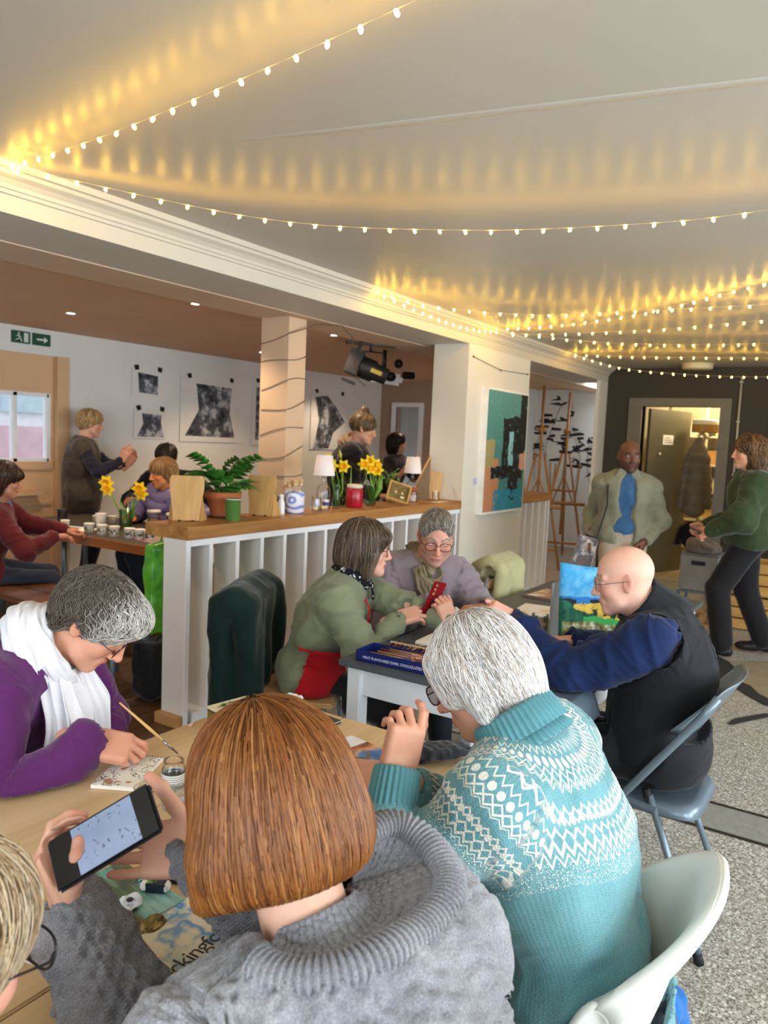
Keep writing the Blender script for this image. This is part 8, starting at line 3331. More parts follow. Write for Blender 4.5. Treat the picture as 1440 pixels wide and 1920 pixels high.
# far woman by the bright doorway
W = Person('distant person with dark hair in a grey top near the bright inner doorway', (7.72, 4.84, 0.88), (7.70, 4.82, 1.345), (7.685, 4.80, 1.50), -40, 2, 0, face=-80, S=1.0, tone='#d3a58c', girth=1.0)
W.arm('R', (7.52, 4.62, 1.15), (-0.7, 0, -0.7), (0.5, -0.3, 0.7), (0.5, 0, -0.5), curl=(0.6,)*4)
W.arm('L', (7.86, 4.60, 1.22), (0.7, 0.2, -0.7), (-0.3, -0.2, 0.8), (0, 0.8, 0), curl=(0.6,)*4)
W.leg(((7.80, 4.86, 0.09), (7.62, 4.84, 0.09)))
W.body(**BK)
W.trousers(fabric('dark_trouser', '#22242a'))
W.shoes(mat('black_shoe', '#1d1b1a'))
T = W.torso_sdf(ease=0.02, shr=0.065)
W.sleeve(T, 'R', (0.062, 0.055, 0.04), end=0.45)
W.sleeve(T, 'L', (0.062, 0.055, 0.04), end=0.45)
W.garment(T, 'top', fabric('charcoal_cotton', '#3b3c42', 0.9), res=0.013, fold=0.006, seed=49, hollow=False, neckhole=0.058)
simple_hair(W, 'hair', '#241a17', CAP+[((-0.05, 0, -0.04), (0.075, 0.09, 0.11))], FACECUT, 200, 0.0025, ['#241a17', '#33251f'], 6, 0.015, 1.0)

# person with fair hair and spectacles at the near table corner, only just in the picture
W = Person('person with ash blonde hair and thin black glasses beside the cable-knit jumper', (-0.02, 0.42, 0.50), (0.235, 0.675, 0.885), (0.370, 0.760, 1.010), 2, 16, 4, face=42, S=0.98, tone='#dba58b', girth=1.0)
W.voids = chair_voids('shell', (-0.03, 0.40, 0), radians(-45))+[T_NEAR]
W.arm('L', (0.28, 1.05, 0.81), (-0.8, 0, -0.6), (0.5, 0.7, 0), (0, 0, -1), curl=(0.5,)*4)
W.arm('R', (0.30, 0.84, 0.81), (-0.3, -0.5, -0.8), (0.5, 0.7, 0), (0, 0, -1), curl=(0.5,)*4)
W.leg(((0.12, 0.86, 0.09), (0.30, 0.72, 0.09)))
W.body(res=0.013, hres=0.004, brow='#a08460')
W.eyeballs((0, 10))
W.glasses('#17171a', 0.027, 0.020, 0.0016, x=0.112)
W.trousers(fabric('grey_trouser', '#3b3c42'))
W.shoes(mat('black_shoe', '#1d1b1a'))
T = W.torso_sdf(ease=0.02, shr=0.066)
W.sleeve(T, 'L', (0.07, 0.06, 0.045), cuff=0.01)
W.sleeve(T, 'R', (0.07, 0.06, 0.045), cuff=0.01)
W.garment(T, 'jumper', fabric('oat_wool', '#b3a389', 0.95), res=0.011, fold=0.007, seed=51, neckhole=0.06)
simple_hair(W, 'hair', '#a1845f', CAP+[((-0.045, 0, -0.04), (0.085, 0.092, 0.10))], FACECUT, 2600, 0.0006, ['#997c5c', '#b3966f', '#c6ad8a', '#d4c2a4'], 10, 0.014, 1.0)
# ================================================================== small things on the tables
ZN = 0.7405
ZG = 0.7385


def text_part(txt, size, m, parent, M4, name='lettering', depth=0.0004, spacing=1.0):
    cu_ = bpy.data.curves.new('txt', 'FONT')
    cu_.body = txt
    cu_.size = size
    cu_.space_character = spacing
    cu_.extrude = depth
    tmp = bpy.data.objects.new('txt', cu_)
    COL.objects.link(tmp)
    dg = bpy.context.evaluated_depsgraph_get()
    dg.update()
    me = bpy.data.meshes.new_from_object(tmp.evaluated_get(dg))
    bpy.data.objects.remove(tmp)
    me.materials.clear()
    me.materials.append(m)
    o = bpy.data.objects.new(name, me)
    COL.objects.link(o)
    o.parent = parent
    o.matrix_local = Matrix(M4)
    return o


def flatM(x, y, z, rz):
    return Matrix.Translation((x, y, z)) @ Matrix.Rotation(rz, 4, 'Z')


def wash(name, stops, scale=9.0, detail=4.0, stretch=(1, 1, 1), dist=0.0):
    M = MT(name, 0.5, 0.4)
    v = M.mapping(M.coords(), stretch)
    M.color(M.ramp(M.noise(v, scale, detail, 0.6), stops))
    return M


# sketchbook of the purple cardigan painter
sk = thing('sketchbook', 'small spiral sketchbook with ink and wash drawings under the brush', 'sketchbook', (1.150, 1.420, ZN), radians(28))
MB().b2((-0.085, -0.052, 0), (0.085, 0.052, 0.008), 0.001).build('pages', mat('sketch_pages', '#eee9dc', 0.8), sk)
M = MT('sketch_drawing', 0.8, 0.2)
co = M.coords()
a = M.noise(co, 55, 3, 0.6)
b = M.noise(co, 16, 2)
c = M.noise(M.mapping(co, (1, 1, 1), loc=(2, 1, 0)), 26, 2)
ink_ = (((a-0.5).abs()) < 0.018)*(b > 0.46)
col = M.mix(ink_, lin('#efeadd'), lin('#4a4744'))
col = M.mix((c > 0.66), col, lin('#b58a6a'))
col = M.mix((c < 0.30)*(b > 0.5), col, lin('#8aa06a'))
M.color(col)
MB().b2((-0.082, -0.049, 0.008), (0.078, 0.049, 0.0088)).build('drawing', M.m, sk)
for k in range(14):
    MB().tube([(0.083+0.004*cos(t), -0.047+0.0072*k, 0.005+0.006*sin(t)) for t in np.linspace(0, 2*pi, 9, endpoint=False)], 0.0009, 4, closed=True).build('spiral_loop', mat('spiral_wire', '#8d8f92', 0.3, metal=1.0), sk)
# water jar, lid
t = thing('water_jar', 'small glass water jar with white label beside the sketchbook', 'jar', (1.172, 1.292, ZN))
glass_vessel(t, [(0.024, 0), (0.0265, 0.006), (0.0265, 0.044), (0.022, 0.052), (0.0225, 0.062)], 0.002)
MB().lathe([(0.001, 0.004), (0.0242, 0.005), (0.0242, 0.030), (0.001, 0.030)], 22, cap=False).build('water', water, t)
MB().lathe([(0.0268, 0.010), (0.0268, 0.034)], 26, cap=False).build('label', mat('jar_label', '#eceae4', 0.7), t)
for k in range(4):
    MB().lathe([(0.02695, 0.014+0.005*k), (0.02695, 0.0155+0.005*k)], 26, cap=False).build('label_text', mat('label_print', '#8f8d88', 0.7), t)
t = thing('jar_lid', 'pale round jar lid lying by the water jar', 'dish', (1.118, 1.325, ZN))  # loose round lid of a jar
MB().lathe([(0.001, 0.002), (0.021, 0.002), (0.023, 0.0), (0.024, 0.006), (0.023, 0.009), (0.021, 0.008), (0.020, 0.004), (0.001, 0.004)], 24, cap=False).build('disc', mat('lid_brass', '#cbb896', 0.35, metal=0.4), t)
MB().tube([(0.0232*cos(a_), 0.0232*sin(a_), 0.008) for a_ in np.linspace(0, 2*pi, 24, endpoint=False)], 0.0014, 6, closed=True).build('rim', mat('lid_brass', '#cbb896'), t)


def crumple(name, label, loc, r, m, seed=1, cat='bag', amp=0.012, sc=26, part='film'):
    t = thing(name, label, cat, loc)
    S = Sdf().ell((0, 0, r[2]*0.9), r, None, 0)
    S.plane((0, 0, 0.001), (0, 0, -1))
    v, f = S.mesh(max(0.004, min(r)/4))
    n = vnormals(v, f)
    v = v+n*(amp*vnoise(v*sc+seed)+amp*0.6*np.abs(vnoise(v*sc*2+seed*2)))[:, None]
    v[:, 2] = np.maximum(v[:, 2], 0.001)
    np_obj(part, v, f, m, t, smooth=False)
    return t


film = glassmat('clear_film', '#f2f4f5', 0.08, 0.06)
t = crumple('plastic_bag', 'crumpled clear plastic wrapper behind the phone', (1.12, 1.215, ZN), (0.045, 0.03, 0.018), film, 2)
MB().tube([(-0.03, -0.01, 0.03), (0, 0.01, 0.036), (0.03, 0.0, 0.03)], 0.002, 5).build('seal_edge', film, t)
t = crumple('tissue', 'crumpled white tissue at the far table edge', (1.715, 1.385, ZN), (0.035, 0.03, 0.024), mat('tissue_white', '#e9ebee', 0.9), 5, 'tissue', 0.010, 40, 'crumpled_sheet')
MB().ball((0.028, 0.018, 0.012), (0.012, 0.010, 0.008), 8, 6).build('torn_corner', mat('tissue_white', '#e9ebee'), t)

# gold tin with picture lid
gold = mat('gold_tin', '#a5935a', 0.35, 0.5, metal=0.6, var=0.08)
t = thing('pencil_tin', 'gold tin with a still life picture on its lid at the table corner', 'tin', (1.535, 1.440, ZN), radians(-10))
MB().box((0, 0, 0.024), (0.135, 0.105, 0.048), None, 0.006).build('body', gold, t)
MB().box((0, 0, 0.051), (0.138, 0.108, 0.007), None, 0.003).build('lid', mat('cream_tin_lid', '#e3d9b4', 0.4), t)
M = wash('tin_picture', [(0.38, lin('#4a5a2e')), (0.46, lin('#e6dcbc')), (0.60, lin('#e9e0c4')), (0.68, lin('#b9753a'))], 22, 3)
MB().b2((-0.052, -0.040, 0.0545), (0.052, 0.040, 0.0552)).build('picture', M.m, t)
t = thing('eraser_scrap', 'tiny pink paper scrap beside the gold tin', 'paper', (1.452, 1.535, ZN))
MB().box((0, 0, 0.002), (0.022, 0.012, 0.003), rotm(0, 0, 0.5)).build('scrap', mat('pink_scrap', '#e6c3bd', 0.7), t)
MB().box((0.006, 0.002, 0.004), (0.010, 0.008, 0.001), rotm(0.1, 0, 0.9)).build('folded_corner', mat('pink_scrap', '#e6c3bd'), t)
t = thing('notebook', 'slim dark grey notebook at the far edge of the pale table', 'notebook', (1.685, 1.290, ZN), radians(-8))
MB().box((0, 0, 0.005), (0.10, 0.13, 0.010), None, 0.003).build('cover', mat('charcoal_cover', '#3b3c36', 0.5), t)
MB().box((-0.001, 0, 0.005), (0.101, 0.126, 0.006)).build('page_block', mat('sketch_pages', '#eee9dc'), t)
t = thing('pen_cap', 'black pen cap lying behind the auburn hair', 'pen', (1.345, 1.352, ZN), 0.6)  # only the cap of a pen
MB().tube([(-0.016, 0, 0.008), (0.010, 0, 0.008), (0.018, 0, 0.008)], [0.007, 0.0065, 0.004], 10).build('cap', mat('black_plastic', '#16161a'), t)
MB().box((0.0, 0, 0.0155), (0.024, 0.003, 0.002)).build('clip', mat('black_plastic', '#16161a'), t)

# flyer with orange and blue picture, glass of water
t = thing('flyer', 'printed flyer with orange and blue picture on the pale table', 'flyer', (1.600, 1.075, ZN), radians(-12))
MB().b2((-0.055, -0.085, 0), (0.055, 0.085, 0.001)).build('sheet', mat('flyer_white', '#f0eef2', 0.5), t)
M = wash('flyer_picture', [(0.36, lin('#23242c')), (0.44, lin('#c9784a')), (0.52, lin('#e6b089')), (0.60, lin('#4f86c4')), (0.7, lin('#2f68b4'))], 7, 2)
MB().b2((-0.055, -0.085, 0.001), (0.055, 0.025, 0.0015)).build('picture', M.m, t)
for k in range(4):
    MB().b2((-0.035+0.012*k, 0.040, 0.001), (-0.031+0.012*k, 0.072-0.006*k, 0.0014)).build('text_line', mat('flyer_print', '#6a6c9a', 0.6), t)
t = thing('water_glass', 'small clear glass of water beside the raised hand', 'glass', (1.475, 0.985, ZN))
glass_vessel(t, [(0.021, 0), (0.022, 0.004), (0.025, 0.058)], 0.002)
MB().lathe([(0.001, 0.004), (0.0205, 0.004), (0.023, 0.038), (0.001, 0.038)], 22, cap=False).build('water', water, t)
# grey gloves and red card
t = thing('gloves', 'pair of dark grey knitted gloves at the table corner', 'gloves', (1.668, 0.905, ZN), radians(-20))
gm = fabric('charcoal_knit', '#33353a', 0.95, 200, 0.6, 0.3, 30)
for k, (dx, dy, rz) in enumerate(((0, 0.012, 0.1), (0.01, -0.03, -0.25))):
    S = Sdf()
    R = rotm(0, 0, rz)
    S.rbox(R @ V(0, 0, 0)+V(dx, dy, 0.014+0.016*k), (0.035, 0.022, 0.004), 0.010, R, 0)
    S.cone(R @ V(-0.03, 0, 0)+V(dx, dy, 0.015+0.016*k), R @ V(-0.085, 0.0, 0)+V(dx, dy, 0.017+0.012*k), 0.020, 0.022, 0.01, side=(0, 0, 1), w=0.6)
    for j in range(4):
        S.cone(R @ V(0.03, -0.022+0.0148*j, 0)+V(dx, dy, 0.014+0.016*k), R @ V(0.085-0.006*abs(j-1.5), -0.026+0.017*j, 0)+V(dx, dy, 0.012+0.014*k), 0.0095, 0.008, 0.006)
    S.cone(R @ V(-0.01, 0.022, 0)+V(dx, dy, 0.014+0.016*k), R @ V(0.03, 0.048, 0)+V(dx, dy, 0.012+0.014*k), 0.010, 0.008, 0.006)
    v, f = S.mesh(0.004)
    np_obj('glove', np.maximum(fold_disp(v, vnormals(v, f), 0.003, 45, 3), V(-9, -9, 0.001)), f, gm, t)
t = thing('greeting_card', 'white card with red scalloped border behind the gloves', 'card', (1.715, 0.755, ZN+0.003), radians(20))
MB().box((0, 0, 0.003), (0.09, 0.11, 0.002), rotm(0.05, 0, 0)).build('card', mat('card_red', '#b8202c', 0.6), t)
MB().box((0, 0, 0.0045), (0.068, 0.088, 0.0012), rotm(0.05, 0, 0)).build('card_panel', mat('flyer_white', '#f0eef2'), t)
t = thing('paint_sheet', 'white sheet of paper under the sleeve of the fair isle jumper', 'paper', (1.40, 0.80, ZN), radians(8))
MB().b2((-0.10, -0.075, 0), (0.10, 0.075, 0.0012)).build('sheet', mat('flyer_white', '#f0eef2'), t)
M = wash('pale_sketch', [(0.4, lin('#d9a9a0')), (0.5, lin('#f0eef2'))], 14, 2)
MB().b2((-0.06, -0.04, 0.0012), (0.05, 0.045, 0.0016)).build('faint_wash', M.m, t)

# ---------------------------------------------------------------- near corner: pads, books, pens
t = thing('watercolour_pad', 'cream and turquoise watercolour pad with dark lettering under the photographing person', 'pad', (0.805, 0.845, ZN), radians(4))
MB().b2((-0.110, -0.082, 0), (0.110, 0.082, 0.012), 0.001).build('page_block', mat('pad_pages', '#f2eee4', 0.8), t)
M = MT('pad_cover', 0.45, 0.4)
co = M.coords()
px, py, pz = M.xyz(co)
n1 = M.noise(M.mapping(co, (1, 1, 1), loc=(0.3, 0.1, 0)), 11, 3, 0.5)
n2 = M.noise(co, 34, 3)
vein = ((n1-0.5).abs()).step(0.0, 0.055)
vein2 = (1.0-vein)*((px+0.11)*6.0+0.1).clamp()
col = M.mix((1.0-vein)*0.55, lin('#efe9d6'), lin('#7fc3cf'))
col = M.mix((vein2*(n2 > 0.45))*0.9, col, lin('#2f86d6'))
gb_ = ((px*px*0+((px-0.075)*(px-0.075)+(py+0.045)*(py+0.045))) < 0.0012)*(n2 > 0.4)
col = M.mix(gb_*0.8, col, lin('#3f9bdc'))
edge = ((0.0-py)*16-0.55+(n1-0.5)*1.5).clamp()
col = M.mix(edge*0.6, col, lin('#9fd3c4'))
M.color(col)
MB().b2((-0.110, -0.082, 0.012), (0.110, 0.082, 0.0128)).build('cover', M.m, t)
dk = mat('pad_lettering', '#2d2a2a', 0.5)
grey_l = mat('pad_small_lettering', '#8d8a82', 0.5)
text_part('Bockingford', 0.040, dk, t, flatM(-0.108, -0.038, 0.0130, 0.0), 'lettering', 0.0003, 0.92)
text_part('ORIGINAL WATERCOLOUR PAPER', 0.011, grey_l, t, flatM(-0.10, -0.055, 0.0130, 0.0), 'lettering')
text_part('PAPIER AQUARELLE', 0.008, grey_l, t, flatM(-0.10, -0.068, 0.0130, 0.0), 'lettering')
mb = MB()
for k in range(13):
    a_ = pi*k/12
    mb.prism([(0.006*cos(a_-0.12), 0.006*sin(a_-0.12)), (0.030*cos(a_), 0.030*sin(a_)), (0.006*cos(a_+0.12), 0.006*sin(a_+0.12))], 0.0128, 0.0132, flatM(-0.075, 0.004, 0, 0.3))
mb.build('fan_emblem', mat('pad_emblem', '#a9a496', 0.5), t)
t = thing('art_book', 'green and turquoise landscape art book under the phone', 'book', (0.825, 1.020, ZN), radians(-4))
MB().b2((-0.060, -0.085, 0.001), (0.055, 0.095, 0.013)).build('page_block', mat('pad_pages', '#f2eee4'), t)
M = wash('book_landscape', [(0.34, lin('#2c4a44')), (0.44, lin('#5b6a4a')), (0.52, lin('#6fa59e')), (0.62, lin('#9cc7c0')), (0.72, lin('#4d7a72'))], 7, 4, (3.0, 0.7, 1))
MB().b2((-0.061, -0.086, 0.013), (0.056, 0.096, 0.0142)).build('cover', M.m, t)
text_part('Ar', 0.026, mat('book_lettering', '#1d3a44', 0.5), t, flatM(0.030, 0.035, 0.0144, radians(-90)), 'lettering')
t = thing('magazine', 'dark green striped magazine lying at the table edge', 'magazine', (0.690, 1.060, ZN), radians(12))
MB().b2((-0.060, -0.080, 0.0), (0.060, 0.080, 0.005)).build('pages', mat('pad_pages', '#f2eee4'), t)
M = MT('magazine_stripes', 0.35, 0.5)
mx, my, mz = M.xyz(M.coords())
nn = M.noise(M.coords(), 18, 3)
s_ = (mx*9+nn*0.5+0.35).fr()
M.color(M.ramp(s_, [(0.0, lin('#1e2a35')), (0.3, lin('#2c4436')), (0.42, lin('#3d7a55')), (0.52, lin('#dfe8e2')), (0.58, lin('#2f5b45')), (0.8, lin('#44586e'))]))
MB().b2((-0.061, -0.081, 0.005), (0.061, 0.081, 0.0058)).build('cover', M.m, t)
for k in range(3):
    MB().b2((-0.040+0.008*k, -0.06, 0.0058), (-0.037+0.008*k, 0.01, 0.0061)).build('text_line', mat('magazine_text', '#dfe3e6', 0.6), t)
# eraser with printed sleeve
t = thing('eraser', 'white eraser in a dark green and navy printed sleeve', 'eraser', (0.862, 0.990, 0.7555), radians(-62))
MB().box((0, 0, 0.008), (0.050, 0.020, 0.014), None, 0.003).build('rubber', mat('white_rubber', '#ece9e2', 0.7), t)
MB().box((0.002, 0, 0.008), (0.034, 0.0212, 0.0152), None, 0.001).build('sleeve', mat('navy_sleeve', '#1d2a3a', 0.5), t)
MB().box((-0.006, 0, 0.0158), (0.016, 0.014, 0.0006)).build('sleeve_print', wash('sleeve_green', [(0.45, lin('#1d2a2a')), (0.55, lin('#6fa34a'))], 160, 2).m, t)
t = thing('pen', 'black fineliner pen with pale lettering near the folded glasses', 'pen', (0.925, 0.965, ZN), radians(-68))
MB().tube([(-0.062, 0, 0.006), (0.045, 0, 0.006), (0.052, 0, 0.006), (0.062, 0, 0.006)], [0.0052, 0.0052, 0.0048, 0.003], 12).build('barrel', mat('black_pen', '#1b1a1c', 0.35), t)
MB().tube([(-0.066, 0, 0.006), (-0.030, 0, 0.006)], 0.0058, 12).build('cap', mat('black_pen', '#1b1a1c'), t)
MB().box((0.012, 0.0, 0.0113), (0.035, 0.0022, 0.0003)).build('lettering', mat('pen_print', '#cfcfd2', 0.5), t)
# folded reading glasses
t = thing('folded_glasses', 'folded tortoiseshell reading glasses lying by the black pen', 'glasses', (0.945, 1.000, ZN), radians(-65))
fm_ = mat('tortoise_frame', '#3a281c', 0.3)
mb = MB()
for q in (-1, 1):
    mb.tube([(q*0.034+0.025*cos(a_), -0.0+0.004*sin(a_), 0.022+0.019*sin(a_)) for a_ in np.linspace(0, 2*pi, 24, endpoint=False)], 0.0017, 6, closed=True)
mb.tube([(-0.010, 0, 0.026), (0, 0.002, 0.030), (0.010, 0, 0.026)], 0.0016, 6)
mb.build('rims', fm_, t)
for q in (-1, 1):
    MB().tube([(q*0.060, 0.0, 0.028), (q*0.058, -0.010, 0.022), (-q*0.035, -0.018-0.004*q, 0.006), (-q*0.058, -0.016, 0.002)], 0.0016, 6).build('temple', fm_, t)
mb = MB()
for q in (-1, 1):
    mb.prism([(q*0.034+0.0245*cos(a_), 0.022+0.0185*sin(a_)) for a_ in np.linspace(0, 2*pi, 20, endpoint=False)], -0.0005, 0.0005, Matrix(((1, 0, 0, 0), (0, 0.2, 1, 0), (0, 1, 0, 0), (0, 0, 0, 1))))
mb.build('lenses', lens_mat, t)
t = thing('glass_gem', 'small turquoise glass nugget near the folded glasses', 'gem', (0.965, 1.022, ZN))
gm_ = MT('turquoise_glass', 0.05, 0.6)
gm_.color(lin('#19c3c9'))
gm_.set(Transmission_Weight=0.5)
MB().ball((0, 0, 0.006), (0.016, 0.010, 0.006), 12, 8, rotm(0, 0, 0.6)).build('nugget', gm_.m, t)
MB().ball((0.015, -0.012, 0.004), (0.007, 0.006, 0.004), 10, 6).build('chip', gm_.m, t)
# torn wrapper, foil pieces, bag of paint tubes
t = crumple('torn_wrapper', 'torn white card wrapper with a black blot on the art book', (0.800, 0.985, 0.7550), (0.024, 0.018, 0.008), mat('tissue_white', '#e9ebee'), 7, 'wrapper', 0.006, 60, 'torn_card')
MB().ball((0.002, -0.002, 0.016), (0.011, 0.006, 0.002), 10, 6, rotm(0, 0.2, 0.8)).build('black_blot', mat('black_plastic', '#16161a'), t)
foil = mat('crinkled_foil', '#a8a69a', 0.25, 0.5, metal=0.85, var=0.4, vscale=60)
t = crumple('foil_scrap', 'crinkled gold and silver foil scraps between book and pad', (0.790, 0.925, ZN), (0.035, 0.016, 0.008), mat('gold_foil', '#8f7d4e', 0.3, metal=0.8, var=0.4, vscale=60), 9, 'foil', 0.008, 55, 'foil')
MB().box((-0.022, -0.006, 0.012), (0.024, 0.008, 0.005), rotm(0.2, 0, 0.8), 0.002).build('lilac_chip', mat('lilac_chip', '#c2b8d6', 0.4), t)
t = thing('paint_tubes', 'clear bag holding small metal paint tubes at the table edge', 'paint tubes', (0.545, 1.065, ZN))
rg = random.Random(12)
tc = ['#3a3f4a', '#8c8a86', '#5a4a66', '#b9b5ad', '#2d2d33', '#7d6a5a']
for k in range(11):
    a_ = rg.uniform(-0.7, 0.9)
    R = rotm(rg.uniform(-.2, .2), rg.uniform(-.2, .2), a_)
    p = V(rg.uniform(-.035, .035), rg.uniform(-.05, .06), 0.008+0.010*(k % 3))
    tb_ = MB().lathe([(0.001, -0.028), (0.008, -0.028), (0.0078, 0.018), (0.004, 0.022), (0.004, 0.026)], 12, p, R @ rotm(0, radians(90), 0), cap=False, sx=0.75).build('paint_tube', mat('tube_metal_%d' % (k % 6), tc[k % 6], 0.3, metal=0.7), t)
    MB().cyl(p+R @ V(0.025, 0, 0), p+R @ V(0.034, 0, 0), 0.005, 10).build('screw_cap', mat('black_plastic', '#16161a'), tb_)
S = Sdf().ell((0, 0.005, 0.018), (0.060, 0.082, 0.026), None, 0)
v, f = S.mesh(0.008)
v = v+vnormals(v, f)*(0.008*vnoise(v*38))[:, None]
v[:, 2] = np.maximum(v[:, 2], 0.0008)
np_obj('bag_film', v, f, film, t, smooth=False)

# ---------------------------------------------------------------- on the grey table
t = thing('chocolate_tin', 'flat navy chocolate tin full of brown wrapped pencils', 'tin', (2.335, 1.405, ZG), radians(2))
nav = mat('navy_tin', '#1c2a6b', 0.3, 0.5, metal=0.3)
for lo, hi in (((-0.062, -0.150, 0), (0.062, 0.150, 0.003)), ((-0.062, -0.150, 0), (-0.059, 0.150, 0.040)), ((0.059, -0.150, 0), (0.062, 0.150, 0.040)), ((-0.062, -0.150, 0), (0.062, -0.147, 0.040)), ((-0.062, 0.147, 0), (0.062, 0.150, 0.040))):
    MB().b2(lo, hi).build('tin_side', nav, t)
text_part('MINT FLAVOURED DARK CHOCOLATES', 0.0135, mat('tin_lettering', '#cfd6e6', 0.5), t, Matrix.Translation((-0.0622, 0.120, 0.013)) @ Matrix(((0, 0, -1, 0), (-1, 0, 0, 0), (0, 1, 0, 0), (0, 0, 0, 1))), 'lettering', 0.0002)
rg = random.Random(4)
pc = ['#5a1f16', '#7a3a22', '#3d1512', '#b98a4a', '#8a5a34', '#3a3f6a']
for k in range(26):
    x = -0.052+0.0042*k
    m_ = mat('pencil_%d' % (k % 6), pc[k % 6], 0.4)
    y0 = rg.uniform(-0.13, -0.02)
    p0 = thing('pencil', 'coloured pencil lying in the navy chocolate tin', 'pencil', (2.335+x, 1.405, ZG+0.022+0.010*(k % 2)), rg.uniform(-.05, .05), 'pencils in the chocolate tin')
    MB().tube([(0, y0, 0), (0, y0+0.13, 0)], 0.0040, 6).build('barrel', m_, p0)
    MB().tube([(0, y0, 0), (0, y0-0.012, 0)], [0.0038, 0.0006], 6).build('tip', mat('pencil_tip', '#d9b98c', 0.6), p0)
t = thing('pencil_case', 'open brown pencil case lined with pencil loops beyond the navy tin', 'case', (2.52, 1.40, ZG), radians(2))
brn = mat('brown_leather', '#3d2420', 0.5, var=0.15)
MB().b2((-0.055, -0.16, 0), (0.055, 0.16, 0.010), 0.003).build('flap', brn, t)
for k in range(15):
    MB().tube([(-0.045, -0.145+0.0205*k, 0.0145), (0.040, -0.145+0.0205*k, 0.0145)], 0.0042, 6).build('pencil', mat('pencil_%d' % (k % 6), pc[k % 6]), t)
MB().b2((-0.006, -0.158, 0.014), (0.006, 0.158, 0.0205), 0.001).build('elastic_strip', mat('beige_elastic', '#c9b49a', 0.8), t)
t = thing('sketch_pad', 'white drawing pad propped beyond the pencil case', 'pad', (2.68, 1.37, ZG), radians(4))
MB().b2((-0.075, -0.13, 0), (0.075, 0.13, 0.016), 0.001).build('page_block', mat('sketch_pages', '#eee9dc'), t)
MB().b2((-0.077, -0.132, -0.0), (0.077, 0.132, 0.003)).build('backing_board', brn, t)
t = thing('brown_folder', 'dark brown folder lying beyond the drawing pad', 'folder', (3.03, 1.30, ZG), radians(-5))
MB().b2((-0.085, -0.14, 0), (0.085, 0.14, 0.014), 0.002).build('cover', mat('dark_brown_cover', '#4c3a30', 0.5), t)
MB().b2((-0.084, -0.137, 0.004), (0.087, 0.137, 0.010)).build('pages', mat('sketch_pages', '#eee9dc'), t)
t = thing('blue_card', 'bright sky blue folded card standing on the grey table', 'card', (2.835, 1.26, ZG), radians(-20))
MB().box((0, 0, 0.072), (0.105, 0.002, 0.100), rotm(radians(-25), radians(35), 0)).build('front', mat('sky_blue_card', '#5aa6ea', 0.6), t)
MB().box((0.02, -0.030, 0.046), (0.085, 0.002, 0.075), rotm(radians(40), radians(20), 0)).build('back', mat('pale_card', '#dfe9f2', 0.6), t)


def sheet(label, x, y, sx, sy, rz, m1, m2=None, name='paper_sheet', cat='paper', th=0.0015, z=ZG):
    t = thing(name, label, cat, (x, y, z), radians(rz))
    MB().b2((-sx, -sy, 0), (sx, sy, th)).build('sheet', m1, t)
    if m2:
        MB().b2((-sx*0.85, -sy*0.85, th), (sx*0.85, sy*0.85, th+0.0005)).build('picture', m2, t)
    return t


pw = mat('paper_white', '#ece8de')
sheet('white drawing paper before the lilac jumper', 3.12, 1.42, 0.15, 0.11, 10, pw, wash('faint_pencil', [(0.4, lin('#d9d4c8')), (0.5, lin('#ece8de'))], 20).m)
sheet('blue toned open brochure by the painting hand', 3.33, 1.44, 0.10, 0.07, -20, mat('brochure_edge', '#3b4252', 0.5), wash('brochure_blue', [(0.4, lin('#5f77b4')), (0.6, lin('#dfe3ee'))], 9).m, th=0.006)
sheet('watercolour study with rust coloured shape on white paper', 3.55, 1.36, 0.13, 0.10, 5, pw, wash('rust_study', [(0.40, lin('#ece8de')), (0.58, lin('#e9dfc9')), (0.66, lin('#c98a5c'))], 9).m)
sheet('printed magazine with tan pictures at the far table end', 3.95, 1.44, 0.14, 0.10, -4, mat('magazine_edge', '#6a5a50', 0.5), wash('tan_magazine', [(0.38, lin('#8a5f4a')), (0.5, lin('#c9a98a')), (0.62, lin('#efe6da'))], 8).m, 'magazine', 'magazine', 0.012)
sheet('green cutting mat patch by the water glass', 3.24, 1.26, 0.08, 0.10, 0, mat('green_card', '#2f5b44', 0.6), mat('green_card_panel', '#3a6a50', 0.6))
sheet('white folded paper tip beneath the landscape painting', 3.02, 1.12, 0.10, 0.05, 30, pw, mat('paper_cool', '#e3e6ea', 0.8))
sheet('cream scrunched cloth paper beside the white hair', 2.64, 1.085, 0.13, 0.07, 40, mat('cream_cloth', '#d9cda8', 0.9), mat('cream_cloth_inner', '#cfc19a', 0.9), th=0.012)
sheet('pale map sheet overhanging the far end of the table', 4.18, 0.92, 0.17, 0.13, 12, pw, wash('map_sheet', [(0.4, lin('#b9cfd0')), (0.55, lin('#e6e8dd')), (0.7, lin('#cfd3b0'))], 8).m)
t = thing('water_glass', 'tumbler of murky paint water beside the landscape painting', 'glass', (3.12, 1.18, ZG))
glass_vessel(t, [(0.030, 0), (0.032, 0.005), (0.037, 0.085)], 0.0025)
MB().lathe([(0.001, 0.005), (0.029, 0.006), (0.0325, 0.050), (0.001, 0.050)], 22, cap=False).build('murky_water', mat('murky_water', '#b99a80', 0.2, 0.5), t)

